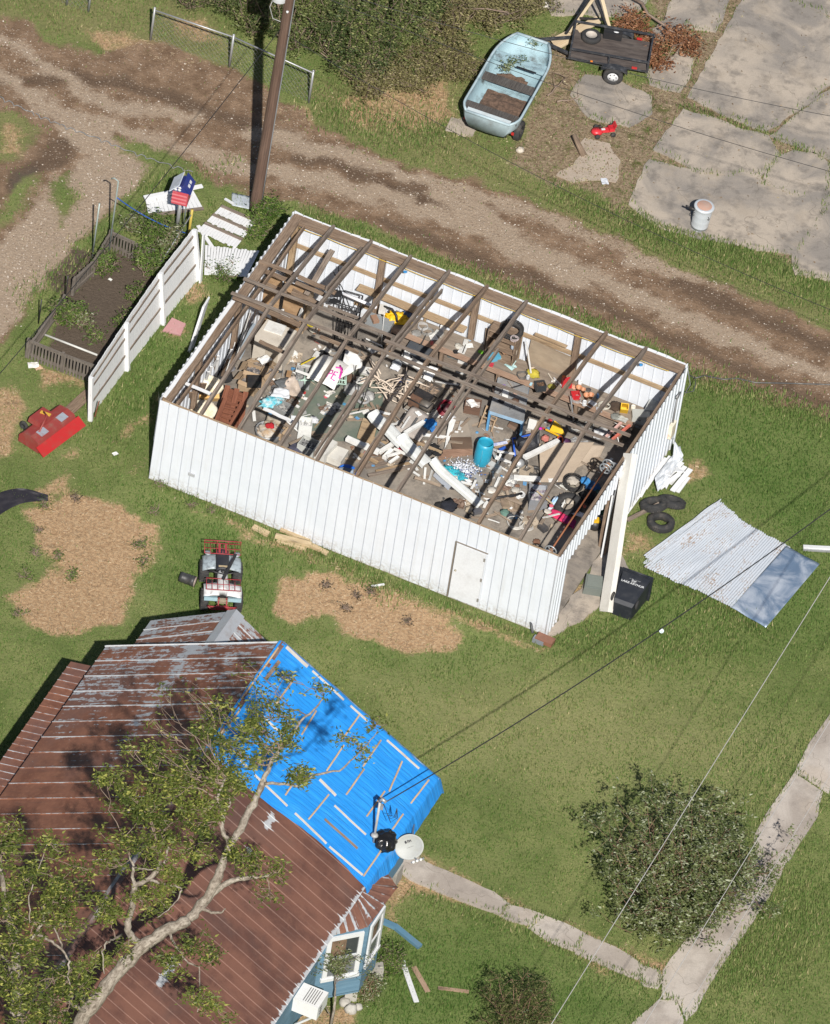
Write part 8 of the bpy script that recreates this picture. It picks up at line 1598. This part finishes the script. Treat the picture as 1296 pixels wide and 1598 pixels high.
for x,y,r,h,n,lab in((160,425,.35,.7,700,'leafy garden plant by the shorter metal pole'),(228,430,.35,1.0,1100,'tall garden plant beside the far end of the white fence'),(235,385,.35,.9,1000,'garden plant behind the far picket section'),(262,400,.3,1.0,900,'garden plant under the leaning grey pipe'),(110,500,.4,.6,700,'broad-leaved plant at the left of the garden bed'),(90,505,.25,.8,500,'thin tall plant by the leaning pickets'),(125,508,.3,.4,450,'low broad-leaved plant in the garden bed'),(215,470,.35,.5,500,'small plant near the middle of the white fence'),(195,510,.35,.5,500,'garden plant nearer the middle of the white fence'),(150,530,.25,.3,250,'low sprawling plant near the white pipe'),(205,360,.35,.5,600,'weedy plant behind the tall metal pole'),(250,365,.3,.6,700,'weedy plant below the birdhouse post'),(222,350,.3,.4,500,'low weed left of the birdhouse post')):
 shrub('garden_plant',lab,x,y,r,h,n,BRIGHT if n%3 else SHR,.085,12,GP,'plant',twig=TWIG)
shrub('flower_shrub','bright low shrub beside the bay window',606,1512,.5,.5,2600,BRIGHT,.07,30,twig=TWIG);shrub('flower_shrub','shrub under the bay window next to the rubble',572,1560,.3,.8,1300,SHR,.07,18,twig=REDTWIG)
sp_=P(516,1602);sap=thing('sapling','young sapling with pale forked trunk in front of the bay window','young tree',sp_);mb=MB();top=P(524,1555,.9);mb.tube([sp_,sp_.lerp(top,.5)+UU*.02,top],[.04,.035,.028],7);e1,e2=P(508,1570,1.1),P(526,1500,2.0);mb.tube(branch_pts(P(514,1585,.4),e1,.1,4),.015,5);mb.tube(branch_pts(top,e2,.08,5),[.025,.02,.016,.012,.01,.006],6);mb.build('trunk',BARK,sap)
mb=MB();LP=[]
for k in range(26):
 e=e2+Vector((random.gauss(0,.35),random.gauss(0,.2),random.gauss(.05,.2)));q=branch_pts(top.lerp(e2,random.uniform(.3,1)),e,.12,4);mb.tube(q,[.007,.006,.005,.004,.003],3,False)
 for _ in range(34):t=random.uniform(.3,1.1)*4;j=min(3,int(t));LP.append(tuple(q[j].lerp(q[j+1],t-j)+Vector((random.gauss(0,.05),random.gauss(0,.05),random.gauss(0,.05)))))
mb.build('twigs',TWIG,sap);leaves('foliage',np.array(LP),.075,SHR,sap)
db=thing('dead_branch','fallen branch of brown dead leaves beside the black trailer','branch',P(1020,60));mb=MB();main=[P(985,-5,.3),P(1003,5,.35),P(1012,22,.35),P(1036,38,.4),P(1045,46,.35),P(1070,60,.3)];mb.tube(main,[.05,.045,.04,.035,.025,.015],7);LP=[]
for(x,y,r,n)in((985,30,.35,420),(1000,48,.35,420),(1015,85,.30,360),(1030,75,.3,260),(1050,50,.3,300),(1065,60,.35,420),(1080,72,.28,300),(970,42,.25,200),(1025,100,.2,160),(1008,70,.25,220),(1040,98,.2,90)):
 c=P(x,y,.3);a=min(main,key=lambda q:(q-c).length);q=branch_pts(a,c,.12,4);mb.tube(q,[.02,.015,.012,.01,.006],4)
 for _ in range(n):LP.append(tuple(c+Vector((random.gauss(0,r*.6),random.gauss(0,r*.6),random.gauss(0,r*.4)))))
mb.build('limb',TWIG,db);leaves('foliage',np.array(LP),.10,BROWNL,db,tl=1.0)
for k,(x0,y0,x1,y1,lab)in enumerate(((855,150,888,118,'grey bare branch on the leaf litter beside the boat'),(870,158,905,148,'grey forked twig left of the pale slab'),(735,12,790,20,'bare grey branch over the olive bush top'))):
 mb=MB();a,b=P(x0,y0,.08 if k<2 else 1.1),P(x1,y1,.12 if k<2 else 1.3);q=branch_pts(a,b,.15,6);mb.tube(q,[.03,.026,.022,.018,.014,.01,.006],5)
 for j in(2,4,5):mb.tube(branch_pts(q[j],q[j]+Vector((random.gauss(0,.35),random.gauss(0,.35),.1)),.1,3),[.012,.009,.006,.004],4)
 solo(mb,'bare_branch',TWIG,lab,'branch')
LP=[tuple(P(random.gauss(x,5),random.gauss(y,4),1.1+random.uniform(-.1,.25)))for x,y,n in((800,95,120),(790,105,120),(835,66,70),(815,92,60))for _ in range(n)]
o=leaves('leaf_spray',np.array(LP),.07,SHR,None);o['label']='sprays of small green leaves fallen into the blue boat';o['category']='leaves';o['kind']='stuff'
BLADE=[(-.5,0,0),(.5,0,0),(.1,.25,1.0)]
allslabs=[wpoly(s_)for s_ in SLABS+WALK]
def excluded(X,Y,pad=0.0):
 ex=np.zeros(X.shape,bool)
 q=np.stack([X-A0.x,Y-A0.y],-1);a=q@np.array(UU[:2]);b=q@np.array(VV[:2]);ex|=(a>-.05)&(a<SL+.05)&(b>-.03)&(b<SW+.03)
 q=np.stack([X-HT.x,Y-HT.y],-1);c=q@np.array(UU[:2]);d=-(q@np.array(VV[:2]));ex|=(np.abs(c)<wi)&(d>.4)
 for p in allslabs:ex|=sdist(X,Y,p)>pad
 ex|=sdist(X,Y,np.array(apr))>0
 return ex
def rand_pts(n,poly=None):
 if poly is None:x=RNG.uniform(-9,21,n);y=RNG.uniform(-22,24.5,n)
 else:x=RNG.uniform(poly[:,0].min(),poly[:,0].max(),n);y=RNG.uniform(poly[:,1].min(),poly[:,1].max(),n)
 return x,y
frame_=wpoly([(-80,-80),(1376,-80),(1376,1680),(-80,1680)])
x,y=rand_pts(520000);k=(sdist(x,y,frame_)>0)&~excluded(x,y);x,y=x[k],y[k]
wxx=x+.28*edge_noise(x,y,2.2,1)+.10*edge_noise(x,y,7,3);wyy=y+.28*edge_noise(x,y,2.2,2)+.10*edge_noise(x,y,7,4)
MD,MS,MG,MM,ML,MO,MLU,MP=masks(wxx,wyy)
keep=RNG.uniform(0,1,len(x))<np.clip(1-1.25*MD-1.1*MS-1.2*MM-.85*ML,.012,1)
gxp,gyp,lu,ol,pa,st_=x[keep],y[keep],MLU[keep],MO[keep],MP[keep],MS[keep]
clump=edge_noise(gxp,gyp,3.1,21)+.7*edge_noise(gxp,gyp,9,22);n=len(gxp)
hgt=(.05+.035*np.clip(clump,-1,1)+.03*lu+.02*ol)*RNG.uniform(.6,1.5,n)
def grass_mat():
 m=bpy.data.materials.new('grass_blades');m.use_nodes=True;nt=m.node_tree
 for q in list(nt.nodes):nt.nodes.remove(q)
 out=nt.nodes.new('ShaderNodeOutputMaterial');b=nt.nodes.new('ShaderNodeBsdfPrincipled');tr=nt.nodes.new('ShaderNodeBsdfTranslucent');mx=nt.nodes.new('ShaderNodeMixShader')
 rn=N(nt,'ShaderNodeAttribute',attribute_name='rn').outputs['Fac'];geo=N(nt,'ShaderNodeNewGeometry').outputs['Position']
 c=ramp(nt,rn,[(0,(.070,.145,.028)),(.35,(.120,.200,.048)),(.65,(.205,.255,.085)),(.85,(.34,.32,.15)),(1,(.50,.43,.24))])
 v=mixc(nt,noise(nt,geo,60,2),(.75,.75,.75),(1.2,1.2,1.15));c=mixc(nt,.7,c,v,'MULTIPLY')
 nt.links.new(c,b.inputs['Base Color']);nt.links.new(c,tr.inputs['Color']);b.inputs['Roughness'].default_value=.7;b.inputs['Specular IOR Level'].default_value=.2;mx.inputs[0].default_value=.3
 nt.links.new(b.outputs[0],mx.inputs[1]);nt.links.new(tr.outputs[0],mx.inputs[2]);nt.links.new(mx.outputs[0],out.inputs[0]);return m
GM=grass_mat()
rn_=np.clip(.42+.16*RNG.normal(0,1,n)+.16*edge_noise(gxp,gyp,.55,31)-.20*lu+.16*pa+.15*ol+.3*st_+.10*clump,0,1)
pos=np.stack([gxp,gyp,np.full(n,-.005)],-1)
scatter('grass',BLADE,[(0,1,2)],pos,RNG.uniform(0,6.28,n),np.stack([RNG.uniform(.018,.04,n),hgt,hgt],-1),GM,'stuff',tilt=RNG.normal(0,.35,n),rndattr=rn_)
tuft=[]
def tufts(polyline,w,n_,z=0.0):
 for _ in range(n_):
  i_=random.randrange(len(polyline)-1);t=random.random();a=polyline[i_];b=polyline[i_+1];p=P(a[0]+(b[0]-a[0])*t,a[1]+(b[1]-a[1])*t)
  tuft.append((p.x+random.gauss(0,w),p.y+random.gauss(0,w)))
tufts([(470,330),(620,385),(780,440),(930,505),(1070,575)],.18,2600);tufts([(985,345),(1060,370),(1160,400),(1296,445)],.28,3800);tufts([(860,300),(960,340),(1060,390),(1296,480)],.28,2600);tufts([(1190,1130),(1210,1300),(1150,1480)],.9,2600)
tufts([(1120,1530),(1200,1480),(1270,1400)],.8,5200);tufts([(240,750),(420,835),(700,950),(850,1005)],.10,1500);tufts([(300,440),(210,600),(160,690)],.5,1500);tufts([(1010,880),(1080,930),(1140,960),(1200,990)],.25,1200);tufts([(880,1000),(1000,1010),(1140,1000)],.6,2400)
tufts([(1075,590),(1180,620),(1296,660)],.3,2200);tufts([(40,470),(110,420),(180,360)],.3,900);tufts([(380,250),(230,300),(290,275)],.2,500);tufts([(1068,165),(1140,190),(1200,210),(1290,252)],.10,500);tufts([(640,1395),(840,1465),(1010,1545)],.12,900);tufts([(420,840),(540,880),(620,930)],.3,1400);tufts([(700,200),(640,210),(560,190),(500,150)],.5,2600)
for s_ in SLABS+WALK:tufts(s_+s_[:1],.05,260)
T_=np.array(tuft);k=~excluded(T_[:,0],T_[:,1],.05);T_=T_[k];n=len(T_);hh=RNG.uniform(.06,.19,n)
scatter('tall_grass',BLADE,[(0,1,2)],np.column_stack([T_,np.zeros(n)]),RNG.uniform(0,6.28,n),np.stack([RNG.uniform(.02,.035,n),hh,hh],-1),GM,'stuff',tilt=RNG.normal(0,.5,n),rndattr=np.clip(RNG.normal(.55,.2,n),0,1))
for i,(x0,y0)in enumerate([(55,865),(110,900),(60,830),(215,850),(40,900),(225,880),(90,870)]+[(240,800),(250,760),(330,800),(300,790),(280,700),(70,790),(30,960)]):
 shrub('weed',('low leafy weed growing in the bare straw patch left of the quad bike' if i not in(7,8,9,10,11)else 'low leafy weed in the grass along the near shed wall'),x0,y0,random.uniform(.10,.24),.12,random.randint(60,160),BRIGHT,.07,6,'weeds in the bare patch' if i not in(7,8,9,10,11)else 'weeds along the near shed wall','weed',twig=TWIG)
for x0,y0,lab in((540,950,'dark dead tuft in the middle of the bare patch below the shed'),(635,970,'small dark tuft at the right of the bare patch below the shed'),(580,925,'dark tuft at the upper edge of the bare patch below the shed'),(510,915,'dark tuft at the upper left of the bare patch below the shed'),(118,778,'dark clump in the upper part of the left bare patch'),(555,930,'thin dark tuft between the other dead tufts')):
 shrub('dead_tuft',lab,x0,y0,.12,.05,70,leaf_mat('dead_tuft_leaf',(.04,.035,.02),(.08,.065,.04),(.12,.1,.06)),.07,8,None,'weed',twig=TWIG)
k=RNG.uniform(0,1,len(x))<np.clip(MS*1.3-.35,0,.5);n=int(k.sum())
STM=leaf_mat('straw_stalk',(.25,.17,.10),(.40,.30,.19),(.50,.40,.27),3,.1)
scatter('straw',[(-.5,-.5,0),(.5,-.5,.1),(.5,.5,.1),(-.5,.5,0)],[(0,1,2,3)],np.column_stack([x[k],y[k],RNG.uniform(.0,.03,n)]),RNG.uniform(0,6.28,n),np.stack([RNG.uniform(.04,.12,n),RNG.uniform(.006,.014,n),np.ones(n)*.1],-1),STM,'stuff',tilt=RNG.normal(0,.3,n))
OCT=[(1,0,0),(0,1,0),(-1,0,0),(0,-1,0),(0,0,.7),(.7,.7,.1)];OCF=[(0,5,4),(5,1,4),(1,2,4),(2,3,4),(3,0,4)]
def mk_stone():
 m,nt,b=_new('shell_gravel');rn=N(nt,'ShaderNodeAttribute',attribute_name='rn').outputs['Fac'];nt.links.new(ramp(nt,rn,[(0,(.15,.105,.07)),(.4,(.27,.205,.15)),(.8,(.40,.33,.26)),(1,(.62,.56,.49))]),b.inputs['Base Color']);b.inputs['Roughness'].default_value=.9;return m
k=RNG.uniform(0,1,len(x))<np.clip(MD-.2,0,1)*(.10+.42*MG)*(1-.6*MM);n=int(k.sum())
scatter('gravel',OCT,OCF,np.column_stack([x[k],y[k],RNG.uniform(-.006,.006,n)]),RNG.uniform(0,6.28,n),np.stack([RNG.uniform(.009,.027,n)]*3,-1)*RNG.uniform(.6,1.3,(n,3)),mk_stone(),'stuff')
x2,y2=rand_pts(160000);kk=(sdist(x2,y2,frame_)>0);x2,y2=x2[kk],y2[kk];w1=many(LEAFY,.35,x2,y2);w2=many([[(560,220),(760,285),(900,340),(1060,400),(1200,450),(1190,480),(1040,430),(880,365),(740,310),(600,270)]],.4,x2,y2);w3=many([[(480,130),(860,60),(880,110),(760,240),(600,220),(480,190)]],.5,x2,y2)
onslab=np.zeros(x2.shape,bool)
for p in allslabs:onslab|=sdist(x2,y2,p)>.06
k=(RNG.uniform(0,1,len(x2))<np.clip(w1*.9+.45*w2+.35*w3,0,1)*np.where(onslab,.03,1))&~((np.abs((x2-A0.x)*UU.x+(y2-A0.y)*UU.y-SL/2)<SL/2)&(np.abs((x2-A0.x)*VV.x+(y2-A0.y)*VV.y-SW/2)<SW/2));n=int(k.sum())
scatter('leaf_litter',LV2,LF,np.column_stack([x2[k],y2[k],np.where(onslab[k],.05,RNG.uniform(.0,.03,n))]),RNG.uniform(0,6.28,n),RNG.uniform(.04,.09,n),leaf_mat('litter_leaf',(.17,.115,.07),(.27,.20,.125),(.36,.32,.19),2,.1),'stuff',tilt=RNG.normal(0,.4,n))
